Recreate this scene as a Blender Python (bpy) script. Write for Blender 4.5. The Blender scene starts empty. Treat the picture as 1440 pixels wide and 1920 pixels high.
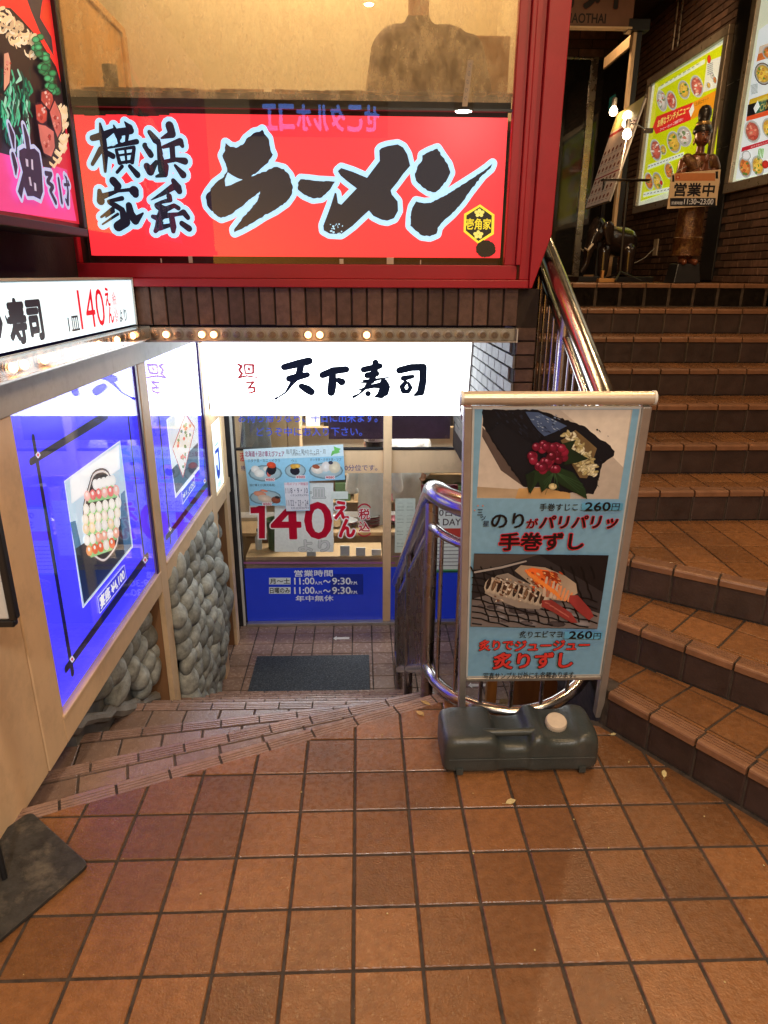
# Night view down a tiled stairwell: lit ramen and sushi shop signs, winding stairs, stand sign.
import bpy, math, random
from mathutils import Vector, Matrix
random.seed(11)
S = bpy.context.scene
COL = S.collection
PI = math.pi
# ---------------------------------------------------------------- camera
cam = bpy.data.cameras.new("camera"); cam_o = bpy.data.objects.new("camera", cam); COL.objects.link(cam_o)
pitch, yaw, roll = 0.3349724713626987, 0.036002970801784565, 0.005228573060548011
fw = Vector((math.sin(yaw)*math.cos(pitch), math.cos(yaw)*math.cos(pitch), -math.sin(pitch)))
rt = Vector((math.cos(yaw), -math.sin(yaw), 0)); up = rt.cross(fw)
rt2 = rt*math.cos(roll)+up*math.sin(roll); up2 = up*math.cos(roll)-rt*math.sin(roll)
m = Matrix((rt2, up2, -fw)).transposed().to_4x4(); m.translation = (0, 0, 1.6834)
cam_o.matrix_world = m
cam.sensor_fit = 'HORIZONTAL'; cam.sensor_width = 36; cam.lens = 1273.93/1440*36
cam.clip_start = 0.05; cam.clip_end = 200
S.camera = cam_o
# ---------------------------------------------------------------- world: night sky, very dim
w = bpy.data.worlds.new("World"); S.world = w; w.use_nodes = True
nt = w.node_tree; bg = nt.nodes['Background']; sky = nt.nodes.new('ShaderNodeTexSky')
sky.sky_type = 'NISHITA'; sky.sun_disc = False; sky.sun_elevation = math.radians(4); sky.sun_rotation = math.radians(200)
nt.links.new(sky.outputs[0], bg.inputs[0]); bg.inputs[1].default_value = 0.05
S.view_settings.view_transform = 'Standard'; S.view_settings.look = 'None'
S.view_settings.exposure = 0.0; S.view_settings.gamma = 1.0
S.cycles.max_bounces = 8; S.cycles.transparent_max_bounces = 12
S.cycles.sample_clamp_indirect = 4.0; S.cycles.caustics_reflective = False; S.cycles.caustics_refractive = False
# lamps of the arcade ceiling (their housings are built further down)
DOWN = [((1.15, 0.75, 3.95), 38, .04), ((0.1, 0.15, 3.95), 30, .04), ((-0.6, 0.4, 3.95), 14, .04),
        ((2.1, 2.2, 4.0), 36, .04), ((2.0, 4.1, 4.1), 26, .04), ((2.0, 6.6, 4.15), 22, .04),
        ((-0.1, -2.0, 3.6), 110, .10), ((1.3, -2.2, 3.6), 100, .10)]
WARM = (1.0, 0.66, 0.34); COOL = (1.0, 0.90, 0.80)
# flat print artwork and lettering: millimetres on each sign's own plane
PALETTE = [(175,225,255),(20,22,40),(230,215,60),(25,25,25),(225,215,110),(225,205,50),(18,14,16),(25,38,58),(240,95,85),(22,26,38),(20,24,36),(225,20,45),(225,60,70),(205,40,60),(235,75,150),(225,45,45),(60,48,56),(235,60,40),(45,30,35),(228,205,165),(240,225,195),(200,175,140),(15,80,70),(30,150,110),(150,215,195),(70,190,150),(20,110,85),(20,70,50),(40,150,95),(30,130,85),(60,175,120),(240,225,190),(50,25,40),(185,80,70),(215,140,130),(170,50,40),(230,185,180),(190,75,60),(200,105,95),(205,115,105),(225,165,140),(20,45,45),(190,205,255),(45,40,70),(190,185,215),(18,16,28),(230,230,255),(200,60,70),(255,255,255),(190,215,235),(245,250,255),(70,120,160),(25,40,55),(60,110,150),(60,55,65),(225,215,215),(28,18,22),(150,205,140),(250,250,250),(255,255,250),(250,190,185),(240,120,120),(255,250,240),(255,240,220),(255,252,245),(255,225,190),(250,245,240),(255,250,245),(245,180,160),(255,170,110),(240,110,70),(250,240,230),(55,55,215),(240,240,255),(235,240,245),(60,75,90),(190,40,40),(235,90,80),(240,160,110),(120,150,80),(250,245,235),(205,195,185),(222,214,204),(180,160,135),(205,165,110),(90,78,75),(16,20,30),(34,42,60),(12,14,22),(26,32,46),(10,12,18),(40,46,60),(24,30,42),(20,24,34),(70,90,130),(160,180,210),(120,145,185),(40,52,80),(120,100,70),(205,195,150),(240,235,205),(225,218,180),(185,172,120),(225,210,160),(28,52,30),(22,42,26),(58,92,58),(150,30,62),(180,60,100),(240,215,225),(120,20,50),(195,90,125),(98,14,38),(95,170,215),(20,20,22),(12,12,14),(235,140,100),(25,35,70),(18,14,20),(30,10,14),(215,40,60),(22,12,16),(48,44,48),(88,80,78),(28,24,28),(120,112,112),(150,145,150),(100,92,96),(75,68,72),(10,9,12),(170,165,165),(150,140,132),(205,192,175),(45,30,26),(120,92,70),(70,48,36),(190,170,150),(235,110,50),(160,60,30),(90,60,45),(180,150,125),(120,80,60),(240,228,215),(225,205,185),(200,80,40),(245,190,140),(250,150,80),(230,100,40),(215,190,170),(180,120,95),(255,150,70),(150,60,58),(165,62,62),(195,110,100),(225,65,60),(20,20,26),(60,85,200),(60,50,130),(235,238,235),(205,205,205),(150,160,155),(215,215,215),(225,235,228),(240,235,235),(190,8,48),(215,15,50),(245,240,240),(190,20,50),(250,248,248),(175,30,60),(150,95,140),(30,50,160),(235,240,250),(215,225,235),(150,205,235),(205,228,240),(235,232,240),(150,60,110),(70,80,90),(90,100,110),(110,190,100),(40,50,60),(120,150,165),(175,200,210),(240,238,235),(245,242,238),(240,235,230),(60,90,130),(225,110,100),(35,35,45),(220,80,50),(35,35,50),(225,170,70),(230,180,80),(235,225,215),(170,90,60),(238,232,228),(225,215,190),(60,60,80),(225,150,120),(225,200,180),(150,80,60),(60,50,50),(235,130,90),(245,235,240),(190,25,60),(200,90,130),(90,90,120),(205,215,15),(225,235,200),(225,225,205),(225,60,30),(232,150,30),(220,45,40),(235,240,225),(250,235,120),(90,50,20),(225,228,225),(200,200,190),(225,215,200),(240,235,225),(205,120,90),(120,140,90),(205,100,80),(230,160,130),(185,70,55),(240,220,200),(225,185,70),(90,140,50),(240,210,120),(205,150,60),(215,130,60),(90,130,60),(230,170,100),(190,90,50),(200,50,40),(225,235,215),(120,120,110),(150,150,110),(130,130,120),(225,235,235),(205,170,40),(205,110,50),(215,195,170),(20,18,20),(235,240,235),(190,160,70),(225,85,40),(190,30,50),(240,230,220),(70,45,30),(235,240,240),(110,160,60),(205,125,70),(190,70,40),(235,190,140),(15,14,18),(20,20,28),(20,18,22),(220,215,205),(230,225,215),(28,12,14),(24,12,14),(120,60,40)]
PRINTS = '''
#RS
s 0 700.7 512.5 23.2 723.4 496 23.3 749.8 491.5 23.3 782.7 506.2 23.2 800.2 530.2 23.2 838.9 556.8 23.1 865.7 561.8 23.1 879.5 571.4 23 889.1 552.6 23.1 906.8 533.8 23.2 910.8 507.6 23.3 914.9 483.6 23.4 924.7 464.5 23.4 901.5 430.4 23.5 862.3 400.8 23.6 814.5 368.5 23.7 877.8 388.7 23.7 932.9 411.2 23.6 975.7 401.8 23.7 1001.5 372.7 23.8 1016.1 328.3 23.9 1009 288.4 24.1 980.2 253.1 24.2 923.7 217.3 24.3 867.4 191.4 24.4 810.4 157.8 24.5 753.4 129.2 24.6 716.5 113.5 24.6 714.6 126.4 24.6 756.4 175.3 24.4 803.1 221.4 24.3 838 256.9 24.1 854.2 302.1 24 805.8 266.7 24.1 748.6 226 24.2 702.8 195.3 24.3 655 179.7 24.4 620.9 199.7 24.3 590.9 234.8 24.1 585.5 269.9 24 601.1 294.9 23.9 636.7 334.9 23.8 682.1 364.8 23.7 700 389.5 23.6 696.3 413.8 23.5 680.7 457.2 23.4 695.8 481.4 23.3 700.7 512.5 23.2
p 0 701 513 723 496 750 492 783 506 800 530 839 557 866 562 880 571 889 553 907 534 911 508 915 484 925 464 902 430 862 401 815 368 878 389 933 411 976 402 1002 373 1016 328 1009 288 980 253 924 217 867 191 810 158 753 129 716 114 715 126 756 175 803 221 838 257 854 302 806 267 749 226 703 195 655 180 621 200 591 235 586 270 601 295 637 335 682 365 700 389 696 414 681 457 696 481
s 0 1055.3 358.4 23.8 1093.3 356.2 23.9 1147.6 350.3 23.9 1223.9 347.5 23.9 1190.2 304.9 24.1 1156.6 277.1 24.2 1112.6 271.7 24.2 1069.2 288.9 24.1 1040 311.1 24 1041 340.9 23.9 1055.3 358.4 23.8
p 0 1055 358 1093 356 1148 350 1224 348 1190 305 1157 277 1113 272 1069 289 1040 311 1041 341
s 0 1238.3 395.1 23.8 1255.4 409.4 23.8 1311.4 393.4 23.8 1380.6 366.6 24 1412.1 405 23.8 1443.4 441.7 23.7 1440.7 488.3 23.6 1451 498.3 23.5 1479.5 507.2 23.5 1530 514.6 23.5 1557.5 502 23.6 1578.2 472.2 23.7 1592.7 422 23.8 1559.1 386.3 24 1498.2 311.8 24.2 1504 292.6 24.3 1533 261.9 24.4 1536.4 220 24.5 1516.4 185.5 24.7 1481.7 172.9 24.7 1452.2 177.6 24.7 1412.1 195.3 24.6 1390 218.8 24.5 1361.4 194.9 24.6 1308.9 149.4 24.7 1261.6 116.8 24.8 1248.1 109.2 24.8 1191.8 111.4 24.8 1162.6 126.1 24.7 1160.5 148.3 24.7 1199.8 239.3 24.4 1222.1 299.8 24.1 1229.9 295.1 24.2 1235.8 251.7 24.3 1252.9 244.6 24.4 1293.1 283.6 24.2 1330.4 318.7 24.1 1283.4 350.5 24 1251.5 374.9 23.9 1238.3 395.1 23.8
p 0 1238 395 1255 409 1311 393 1381 367 1412 405 1443 442 1441 488 1451 498 1480 507 1530 515 1557 502 1578 472 1593 422 1559 386 1498 312 1504 293 1533 262 1536 220 1516 185 1482 173 1452 178 1412 195 1390 219 1361 195 1309 149 1262 117 1248 109 1192 111 1163 126 1161 148 1200 239 1222 300 1230 295 1236 252 1253 245 1293 284 1330 319 1283 351 1252 375
s 0 1723.6 498.7 23.8 1750 463.9 24 1779.5 428.8 24.1 1792.1 393.3 24.2 1770.9 352.1 24.4 1743.4 320.9 24.5 1721 305.1 24.5 1686.5 310 24.5 1651.7 330.4 24.4 1622.7 355.9 24.3 1616.4 386.6 24.2 1627.1 417.2 24.1 1649.1 442.7 24 1651.4 467.9 23.9 1681.9 483.3 23.9 1723.6 498.7 23.8
p 0 1724 499 1750 464 1779 429 1792 393 1771 352 1743 321 1721 305 1686 310 1652 330 1623 356 1616 387 1627 417 1649 443 1651 468 1682 483
s 0 1624.6 262.7 24.6 1665 255.1 24.7 1699.4 258 24.7 1767.3 289.9 24.6 1856.9 342.6 24.5 1934.6 389.5 24.3 1973.1 415.4 24.2 1997.6 435 24.2 1990.2 415.6 24.2 1952 384.6 24.3 1892.7 311.8 24.6 1854.7 259.3 24.7 1804.9 206.2 24.9 1754.2 163.3 25.1 1737.5 141.8 25.1 1732.5 114.9 25.2 1697.9 101.2 25.3 1656.9 106.3 25.2 1621.5 130.2 25.1 1597.9 151.5 25 1599.9 199.3 24.9 1607.9 236.3 24.7 1624.6 262.7 24.6
p 0 1625 263 1665 255 1699 258 1767 290 1857 343 1935 390 1973 415 1998 435 1990 416 1952 385 1893 312 1855 259 1805 206 1754 163 1737 142 1732 115 1698 101 1657 106 1622 130 1598 151 1600 199 1608 236
p 1 701 513 707 507 715 501 723 496 737 496 750 492 758 495 771 503 783 506 791 514 796 522 800 530 811 539 820 542 829 549 839 557 853 561 866 562 880 571 886 562 889 553 897 545 907 534 910 525 911 515 911 508 914 494 915 484 919 473 925 464 919 454 915 449 905 440 902 430 896 425 887 420 878 413 869 406 862 401 853 392 844 386 835 379 825 377 815 368 827 370 838 375 847 380 859 382 866 387 878 389 889 390 894 395 905 402 913 402 926 410 933 411 944 411 955 407 967 402 976 402 982 392 988 389 996 382 1002 373 1003 364 1008 357 1008 344 1012 335 1016 328 1016 319 1012 308 1012 298 1009 288 1002 279 997 271 987 261 980 253 969 248 964 241 952 238 942 229 930 223 924 217 915 215 906 209 897 205 887 199 874 198 867 191 859 183 847 180 839 176 829 170 819 163 810 158 800 154 793 151 782 142 771 140 765 135 753 129 739 124 730 121 716 114 715 126 721 135 730 143 738 153 742 158 752 167 756 175 763 185 772 192 781 197 786 207 797 213 803 221 812 229 815 237 826 244 830 250 838 257 841 266 847 277 845 282 853 291 854 302 846 294 840 292 831 283 823 278 813 273 806 267 796 263 790 256 783 252 775 243 767 236 759 231 749 226 737 219 729 215 722 207 711 199 703 195 694 193 682 187 674 184 664 184 655 180 647 183 636 188 632 193 621 200 617 209 609 212 600 222 596 228 591 235 589 247 589 261 586 270 588 280 594 289 601 295 611 301 613 311 622 320 629 326 637 335 646 342 653 348 662 353 674 359 682 365 686 375 693 381 700 389 700 402 696 414 695 422 690 432 687 439 683 448 681 457 686 467 691 472 696 481 695 492 699 500
p 1 1055 358 1070 358 1082 356 1093 356 1103 355 1113 353 1127 351 1138 351 1148 350 1159 350 1168 349 1178 351 1192 351 1200 350 1215 349 1224 348 1215 338 1209 329 1204 321 1199 313 1190 305 1183 300 1175 291 1166 286 1157 277 1147 274 1133 275 1124 272 1113 272 1101 277 1090 280 1081 285 1069 289 1059 297 1049 304 1040 311 1039 321 1043 331 1041 341 1049 351
p 1 1238 395 1255 409 1311 393 1381 367 1412 405 1443 442 1441 488 1451 498 1480 507 1530 515 1557 502 1578 472 1593 422 1559 386 1530 348 1498 312 1504 293 1533 262 1536 220 1516 185 1482 173 1452 178 1412 195 1390 219 1361 195 1309 149 1262 117 1248 109 1192 111 1163 126 1161 148 1181 194 1200 239 1222 300 1230 295 1236 252 1253 245 1293 284 1330 319 1283 351 1252 375
p 1 1724 499 1730 489 1739 483 1741 471 1750 464 1760 455 1764 445 1770 439 1779 429 1781 420 1785 412 1790 400 1792 393 1786 382 1781 371 1777 364 1771 352 1762 347 1757 337 1748 329 1743 321 1731 312 1721 305 1708 304 1698 308 1686 310 1678 313 1671 320 1660 324 1652 330 1644 339 1634 345 1623 356 1620 368 1617 375 1616 387 1621 394 1626 408 1627 417 1633 427 1640 433 1649 443 1652 453 1651 468 1660 471 1671 479 1682 483 1694 489 1701 489 1712 496
p 1 1625 263 1638 259 1649 258 1665 255 1676 256 1687 257 1699 258 1711 263 1719 269 1728 271 1736 275 1750 283 1760 286 1767 290 1778 294 1784 300 1795 305 1802 310 1814 316 1821 323 1830 327 1840 331 1848 339 1857 343 1866 347 1873 351 1884 360 1893 365 1899 368 1909 374 1918 379 1925 386 1935 390 1942 395 1955 402 1965 410 1973 415 1980 422 1991 430 1998 435 1994 426 1990 416 1984 410 1974 404 1968 396 1959 389 1952 385 1944 377 1937 370 1934 359 1924 354 1919 343 1914 335 1906 330 1899 321 1893 312 1887 303 1879 295 1875 288 1869 275 1863 269 1855 259 1848 251 1841 242 1834 237 1828 229 1820 220 1810 213 1805 206 1797 199 1788 192 1778 185 1769 178 1763 171 1754 163 1746 151 1737 142 1737 130 1732 115 1722 110 1707 106 1698 101 1683 105 1671 103 1657 106 1647 111 1640 120 1632 124 1622 130 1616 136 1607 145 1598 151 1600 159 1600 171 1600 180 1598 192 1600 199 1601 213 1604 224 1608 236 1614 245 1619 253
p 0 702 385 726 370 752 358 773 353 740 341 712 328 687 323 685 350
e 0 1214.3 134.3 5.5 -3 -2.1 -3.2 7
e 0 1252.3 121.3 -0.1 -4 -3.9 0 7
e 0 1233.3 146.8 -1.6 -1.5 -2.2 2 7
e 0 1204 134.4 2.9 -1.5 -1.6 -2.6 7
e 0 1221 149.6 2.1 -1 -1.4 -2.2 7
e 0 1226.6 155.2 0.8 -2 -4 -1.4 7
e 0 1240.3 155.8 4.5 -0.3 -0.4 -3.7 7
e 0 1256.9 147.2 2.4 -1.2 -2.1 -3.6 7
e 0 1234.8 140.5 -1.7 -2.2 -2 1.3 7
e 0 1212.1 117.5 2.9 -3.5 -5.1 -3.7 7
e 0 1211 144.5 3.4 -5.4 -4.4 -2.4 7
e 0 1200.6 122.9 7.6 -0 -0.1 -4.5 7
e 0 1197.2 153.4 3.1 -0.5 -0.4 -2.2 7
e 0 1236.4 111.9 0.4 -3.1 -6.5 -0.9 7
e 0 1246 111 4.5 -5.5 -1.9 -1.4 7
e 0 1233.3 109.4 -2.3 -1.4 -1.9 2.7 7
s 0 71 525.4 33.4 133.2 540.5 37.1 175.9 560.8 29.4
s 0 115.2 587.1 25.5 119.7 529.6 37.2 122.5 456.7 35.7 113 382.6 27.4
s 0 105 478.5 33.6 56 413.6 28.9
s 0 123.9 467.7 31.7 158 449.7 33.8
s 0 178.3 580.6 23.6 186.8 552 32.9 196.7 534 35.3
s 0 198.9 552.1 37.1 256.1 559.9 35.9
s 0 232.2 595.5 23.6 251.3 570.7 37
s 0 194.2 530.4 29.5 195.2 505 27.7
s 0 237.8 541.7 29.5 230.4 512.6 27.7
s 0 138.1 484.3 24.7 208.7 499.6 29.7 278.9 513.1 32.3
s 0 177.4 475.6 27.8 186.9 420.5 30.4
s 0 181.7 477.4 25.9 264 489.3 27.8
s 0 263.4 483.8 28.6 246.5 424.7 31.2
s 0 220.9 483.3 26.3 219.5 420.8 26.1
s 0 191 453.7 25.6 252.8 461.7 25.6
s 0 186.9 420.5 27.3 248.9 428.5 28.1
s 0 197.4 405.7 28.9 169.7 379.4 28.2
s 0 234.1 406.1 30.1 266.7 369.1 35.4
s 0 343.9 553.7 30.6 368.7 521.3 36.9 383.4 506.9 31.6
s 0 317.4 495.3 34.8 339.6 457 35
s 0 315.9 406.9 36.8 329.8 384.6 40 362.8 425.9 30.1
s 0 441.3 581.8 39.7 450.1 547.6 38.4 397.8 528.9 24.6
s 0 382.5 517.9 29.7 385.1 444.6 36.6 383.6 388.9 36.9
s 0 402 490.7 27.8 485.5 515.3 36.3 494 497.1 30.2
s 0 445.2 496.6 33.6 443.6 437.8 33.9
s 0 395.5 426.2 30.1 457.9 437.9 30 500.2 430.9 36.7
s 0 405.9 407.7 36 398.5 374.1 36.2 356.2 362.4 26.4
s 0 451.4 411.9 27.4 486.6 371.1 37
s 0 146.7 341.7 39.4 166.5 319.3 38.8 156.4 304.1 32.5
s 0 75.1 295.8 31.7 75.6 252.1 40.7
s 0 90.7 273.2 34.6 163.7 296.6 27.8 218 302.7 29.4 242.1 297.3 44.5 246.8 284 38.6
s 0 112.6 250.4 28.8 180.4 264.4 31.9
s 0 116 244.7 30.8 143.3 231.5 34.5 174.2 212.5 34.6
s 0 129 216 31.3 68.1 178.8 26.6
s 0 131.9 206.4 29 91.1 179 25
s 0 151 193 28.2 70.1 145.8 25.1
s 0 174.2 212.5 35 184.4 158.3 45.4 146.2 136.6 44.7
s 0 209.7 232.1 36.9 213.5 193.5 41.1 233.2 164.5 41.3 274.5 197.8 25.8
s 0 436.7 344.4 32.4 454.5 314.3 40.5 461.4 299.1 35.8
s 0 434.2 317.9 36.5 372.8 283.2 30.3 320.5 257.9 23.2
s 0 409.4 275.8 34.7 413.9 258.7 32 369.3 248.7 28.9 346.9 233.2 34.9
s 0 350.7 229.3 36.2 382.5 214.2 38.7
s 0 382.5 214.2 35 430.3 233.8 31.3 450 222.4 32.2
s 0 372.1 214.1 39.1 358.1 179.1 41.3 345.7 139.9 39.9 326.4 116.2 31.4
s 0 320.8 182.7 31.1 349.3 175.1 37.3
s 0 362.9 184.9 35.6 447.5 195.3 29.9 473.4 203.2 35.5 492.2 180.1 33.2
s 0 412.9 183.4 35.6 416.8 136.5 37.5 414.9 116.8 32.7
s 0 349.1 132.1 35.5 400.7 144.2 30.1
s 0 460.3 152.5 34.2 494 129.2 36.7
s 1 71 525.4 13.4 133.2 540.5 17.2 175.9 560.8 9.5
s 1 115.2 587.1 5.7 119.7 529.6 17.3 122.5 456.7 15.5 113 382.6 7.1
s 1 105 478.5 13.5 56 413.6 8.6
s 1 123.9 467.7 11.6 158 449.7 13.6
s 1 178.3 580.6 3.8 186.8 552 13 196.7 534 15.3
s 1 198.9 552.1 17.2 256.1 559.9 16.1
s 1 232.2 595.5 3.8 251.3 570.7 17.2
s 1 194.2 530.4 9.6 195.2 505 7.7
s 1 237.8 541.7 9.6 230.4 512.6 7.7
s 1 138.1 484.3 4.6 208.7 499.6 9.6 278.9 513.1 12.3
s 1 177.4 475.6 7.7 186.9 420.5 10.1
s 1 181.7 477.4 5.8 264 489.3 7.7
s 1 263.4 483.8 8.5 246.5 424.7 10.9
s 1 220.9 483.3 6.2 219.5 420.8 5.9
s 1 191 453.7 5.4 252.8 461.7 5.4
s 1 186.9 420.5 7 248.9 428.5 7.8
s 1 197.4 405.7 8.6 169.7 379.4 7.8
s 1 234.1 406.1 9.8 266.7 369.1 14.9
s 1 343.9 553.7 10.7 368.7 521.3 16.9 383.4 506.9 11.6
s 1 317.4 495.3 14.7 339.6 457 14.8
s 1 315.9 406.9 16.4 329.8 384.6 19.6 362.8 425.9 9.8
s 1 441.3 581.8 19.8 450.1 547.6 18.4 397.8 528.9 4.6
s 1 382.5 517.9 9.6 385.1 444.6 16.4 383.6 388.9 16.5
s 1 402 490.7 7.7 485.5 515.3 16.2 494 497.1 10.1
s 1 445.2 496.6 13.5 443.6 437.8 13.6
s 1 395.5 426.2 9.8 457.9 437.9 9.8 500.2 430.9 16.4
s 1 405.9 407.7 15.7 398.5 374.1 15.7 356.2 362.4 5.9
s 1 451.4 411.9 7 486.6 371.1 16.5
s 1 146.7 341.7 18.9 166.5 319.3 18.2 156.4 304.1 11.9
s 1 75.1 295.8 11.1 75.6 252.1 20
s 1 90.7 273.2 13.9 163.7 296.6 7.1 218 302.7 8.7 242.1 297.3 23.8 246.8 284 17.9
s 1 112.6 250.4 8 180.4 264.4 11.2
s 1 116 244.7 10 143.3 231.5 13.6 174.2 212.5 13.7
s 1 129 216 10.4 68.1 178.8 5.7
s 1 131.9 206.4 8 91.1 179 4
s 1 151 193 7.3 70.1 145.8 4.1
s 1 174.2 212.5 14.1 184.4 158.3 24.3 146.2 136.6 23.6
s 1 209.7 232.1 16 213.5 193.5 20.2 233.2 164.5 20.3 274.5 197.8 4.8
s 1 436.7 344.4 11.9 454.5 314.3 19.9 461.4 299.1 15.1
s 1 434.2 317.9 15.9 372.8 283.2 9.6 320.5 257.9 2.4
s 1 409.4 275.8 14 413.9 258.7 11.2 369.3 248.7 8 346.9 233.2 14.1
s 1 350.7 229.3 15.3 382.5 214.2 17.7
s 1 382.5 214.2 14.1 430.3 233.8 10.4 450 222.4 11.3
s 1 372.1 214.1 18.1 358.1 179.1 20.2 345.7 139.9 18.7 326.4 116.2 10.2
s 1 320.8 182.7 10.1 349.3 175.1 16.2
s 1 362.9 184.9 14.6 447.5 195.3 8.9 473.4 203.2 14.5 492.2 180.1 12.2
s 1 412.9 183.4 14.6 416.8 136.5 16.3 414.9 116.8 11.4
s 1 349.1 132.1 14.3 400.7 144.2 9
s 1 460.3 152.5 13 494 129.2 15.5
e 0 168.9 504.7 15.1 8.8 5.7 -9 9
e 0 210.4 514.2 9.7 0.1 -0.8 -6.6 9
e 0 412.9 457.8 14.9 -2.6 -5.6 -17.4 9
e 0 341.7 495.6 10.7 6.3 10.8 -16.5 9
e 0 381.4 161.7 14 -4.1 -3.9 -9 9
p 2 1945 251 2020 205 2022 114 1945 68 1868 124 1867 207
p 3 1944 239 2007 200 2009 121 1945 81 1879 130 1879 200
e 4 1943.2 222.1 -0.5 10.6 9.8 0.1 8
e 4 1957.9 214.9 10.9 3.4 3.5 -8.5 8
e 4 1953.1 203 7.3 -8.5 -7.7 -5.4 8
e 4 1935.3 202.8 -6.4 -8.6 -8.2 5.2 8
e 4 1929.2 214.7 -11.2 3.2 2.6 8.6 8
e 4 1942.5 121.7 -0.5 10.8 9.9 0.1 8
e 4 1957.3 114.3 11 3.4 3.5 -8.7 8
e 4 1952.4 102.2 7.3 -8.7 -7.8 -5.5 8
e 4 1934.5 102.1 -6.5 -8.8 -8.3 5.3 8
e 4 1928.4 114.1 -11.3 3.3 2.6 8.7 8
t 5 1879 135 2005 186 0.02 -1 0.03 0 壱角家
p 6 2034 45 2035 39 2038 35 2035 29 2033 24 2029 21 2023 17 2020 13 2013 11 2008 7 2002 6 1995 6 1989 6 1982 2 1975 6 1970 4 1963 6 1956 11 1950 13 1948 18 1945 22 1937 27 1936 32 1937 36 1935 42 1936 47 1933 51 1937 58 1939 62 1941 67 1944 71 1949 73 1955 76 1958 78 1966 84 1972 86 1978 84 1984 86 1991 85 1998 85 2003 82 2009 77 2016 77 2021 72 2025 69 2030 63 2031 60 2031 55 2037 50
#TS
s 7 555.1 373.9 25.3 660.2 400.8 29.5 735.6 420.1 28.3
s 7 680.9 400.8 23.2 655.7 314.5 26.7 599.7 248.8 15.1 553.6 182.2 7.6 498.4 146.4 5.5 478.6 135.2 10.9
s 7 586.3 287.2 25.7 655.1 303.6 27.8 718.5 317.8 21.3
s 7 672.3 230 23.8 713.4 206.7 32.5 740.1 187.7 29.4
s 7 828.1 314.6 25.6 907.5 347.2 28.7 999.5 358 25.5
s 7 901.7 325.5 25.6 896.1 237.7 32.4 887.2 182 29.4
s 7 942.4 276.3 21.5 966.3 263.1 29.1
s 7 1212.5 409.8 23.2 1205.5 347.3 25.6 1184.8 270.8 23.7
s 7 1127 356 23.4 1241.9 383 23.3
s 7 1153.1 312.5 23.6 1219.3 325.6 23.5
s 7 1126.7 270.8 9.7 1190 275.2 12.9 1316.4 299.4 4.3
s 7 1105.5 257.6 4.3 1168.9 263.1 10.8
s 7 1179.5 270.8 21.6 1137.1 215.4 13.1 1094.4 170.6 6.6 1051.5 148.2 12.1
s 7 1091.4 200.9 6.5 1200.8 232.1 17.4 1285.5 239.8 30.4
s 7 1274.7 257.5 30.3 1280.5 215.3 37 1254.4 163.8 30.7 1211.8 148 7.7
s 7 1158.3 172.9 23 1158.3 172.9 23
s 7 1304.8 226.5 17.4 1286.3 176.1 24.1
s 7 1387 350.7 26.7 1472.5 372.4 27.7 1558.4 374.6 27.7
s 7 1558.6 371.4 27.7 1560.6 270.8 28.2 1548.1 183.8 29.6 1506.1 161.3 11
s 7 1416.9 290.6 21.6 1483.1 303.8 16.2
s 7 1433.6 259.7 16.3 1408 226.4 19.6 1419.6 190.6 18.6 1454.9 188.4 16.4 1471.1 217.5 16.4 1455 254.2 11.9
s 8 226.5 395.1 8.4 250.9 381.2 10.5 230.6 352.2 9.5 248.8 325.3 9.6 222 294.9 7.5 280.5 309 7.5 357.3 296 5.3
s 8 272.4 389.8 7.4 272 329.6 7.4
s 8 272.6 391.9 7.4 334.2 389.9 9.5 329.1 330.7 8.5 276.8 325.3 6.4
s 8 301.2 366.3 9.5 302.1 353.4 9.5
s 8 276 259.9 7.5 326.3 262.1 8.6 284.6 215.8 7.6 327 221.3 8.6 328.7 191.3 8.7 289.5 176.8 6.5 275.4 195.8 5.4
#LS
t 9 409 26 647 162 0.05 -1 0.03 0 寿司
s 9 346.3 122.8 11.9 358.1 96.4 10.6 338.2 56.3 6
s 9 392.2 115.2 3.1 402 96.2 7
t 10 870 30 978 86 0.015 -1 0.03 0 1皿
t 11 993 28 1279 184 0 -1 0.03 0 140
t 11 1303 109 1362 185 0.03 -1 0.03 0 え
t 11 1318 34 1384 103 0.03 -1 0.03 0 ん
t 12 1393 109 1443 157 0 -1 0.03 0 税
t 12 1395 52 1446 101 0 -1 0.03 0 込
t 12 1408 157 1435 166 0 -1 0.03 0 (
t 12 1398 33 1432 48 0 -1 0.03 0 )
t 10 1464 30 1566 85 0.01 -1 0.03 0 より
#OS
p 13 640 681 1353 927 1339 25 403 25
p 14 472 214 1247 228 1277 35 401 18
p 15 706 672 1324 878 1301 664 1336 471 1121 262 538 209
p 16 1070 786 1262 850 1209 779 1183 737 1270 700 1268 635 1160 688 1109 736
p 17 1250 807 1298 823 1278 722 1196 744
p 18 770 648 938 691 1014 682 1149 658 1278 601 1327 512 1264 305 1079 206 918 212 609 203
s 19 971.7 601.3 4.7 962 603.2 4.6 962.1 609.3 4.6 972 617.7 4.7 988.3 625.3 4.7 1005.4 629.6 4.7
s 19 904.8 622.3 4.5 891 618.5 4.5 881.2 618.7 4.4 878.7 622.7 4.4 884.3 629.2 4.4 896 636 4.5
s 20 1051.8 659.1 4.9 1062 657.3 4.9 1061.8 650.9 4.9 1051.2 642.1 4.9 1034.1 634.2 4.8 1016.5 629.9 4.8
s 19 935.4 574.1 4.6 931.2 581 4.6 940.6 591.6 4.6 960.5 602.6 4.6 984.2 610 4.7 1003.4 611.3 4.7
s 21 1064.2 602.9 4.9 1087.1 607.1 5 1101.1 604.6 5 1101.2 596.1 5 1087.2 584.7 5 1064.4 574.6 4.9
s 19 958.1 628.3 4.6 959.4 623.9 4.6 952.7 617.5 4.6 940.6 611.2 4.6 927.3 607.4 4.6 917.4 607.3 4.5
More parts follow.
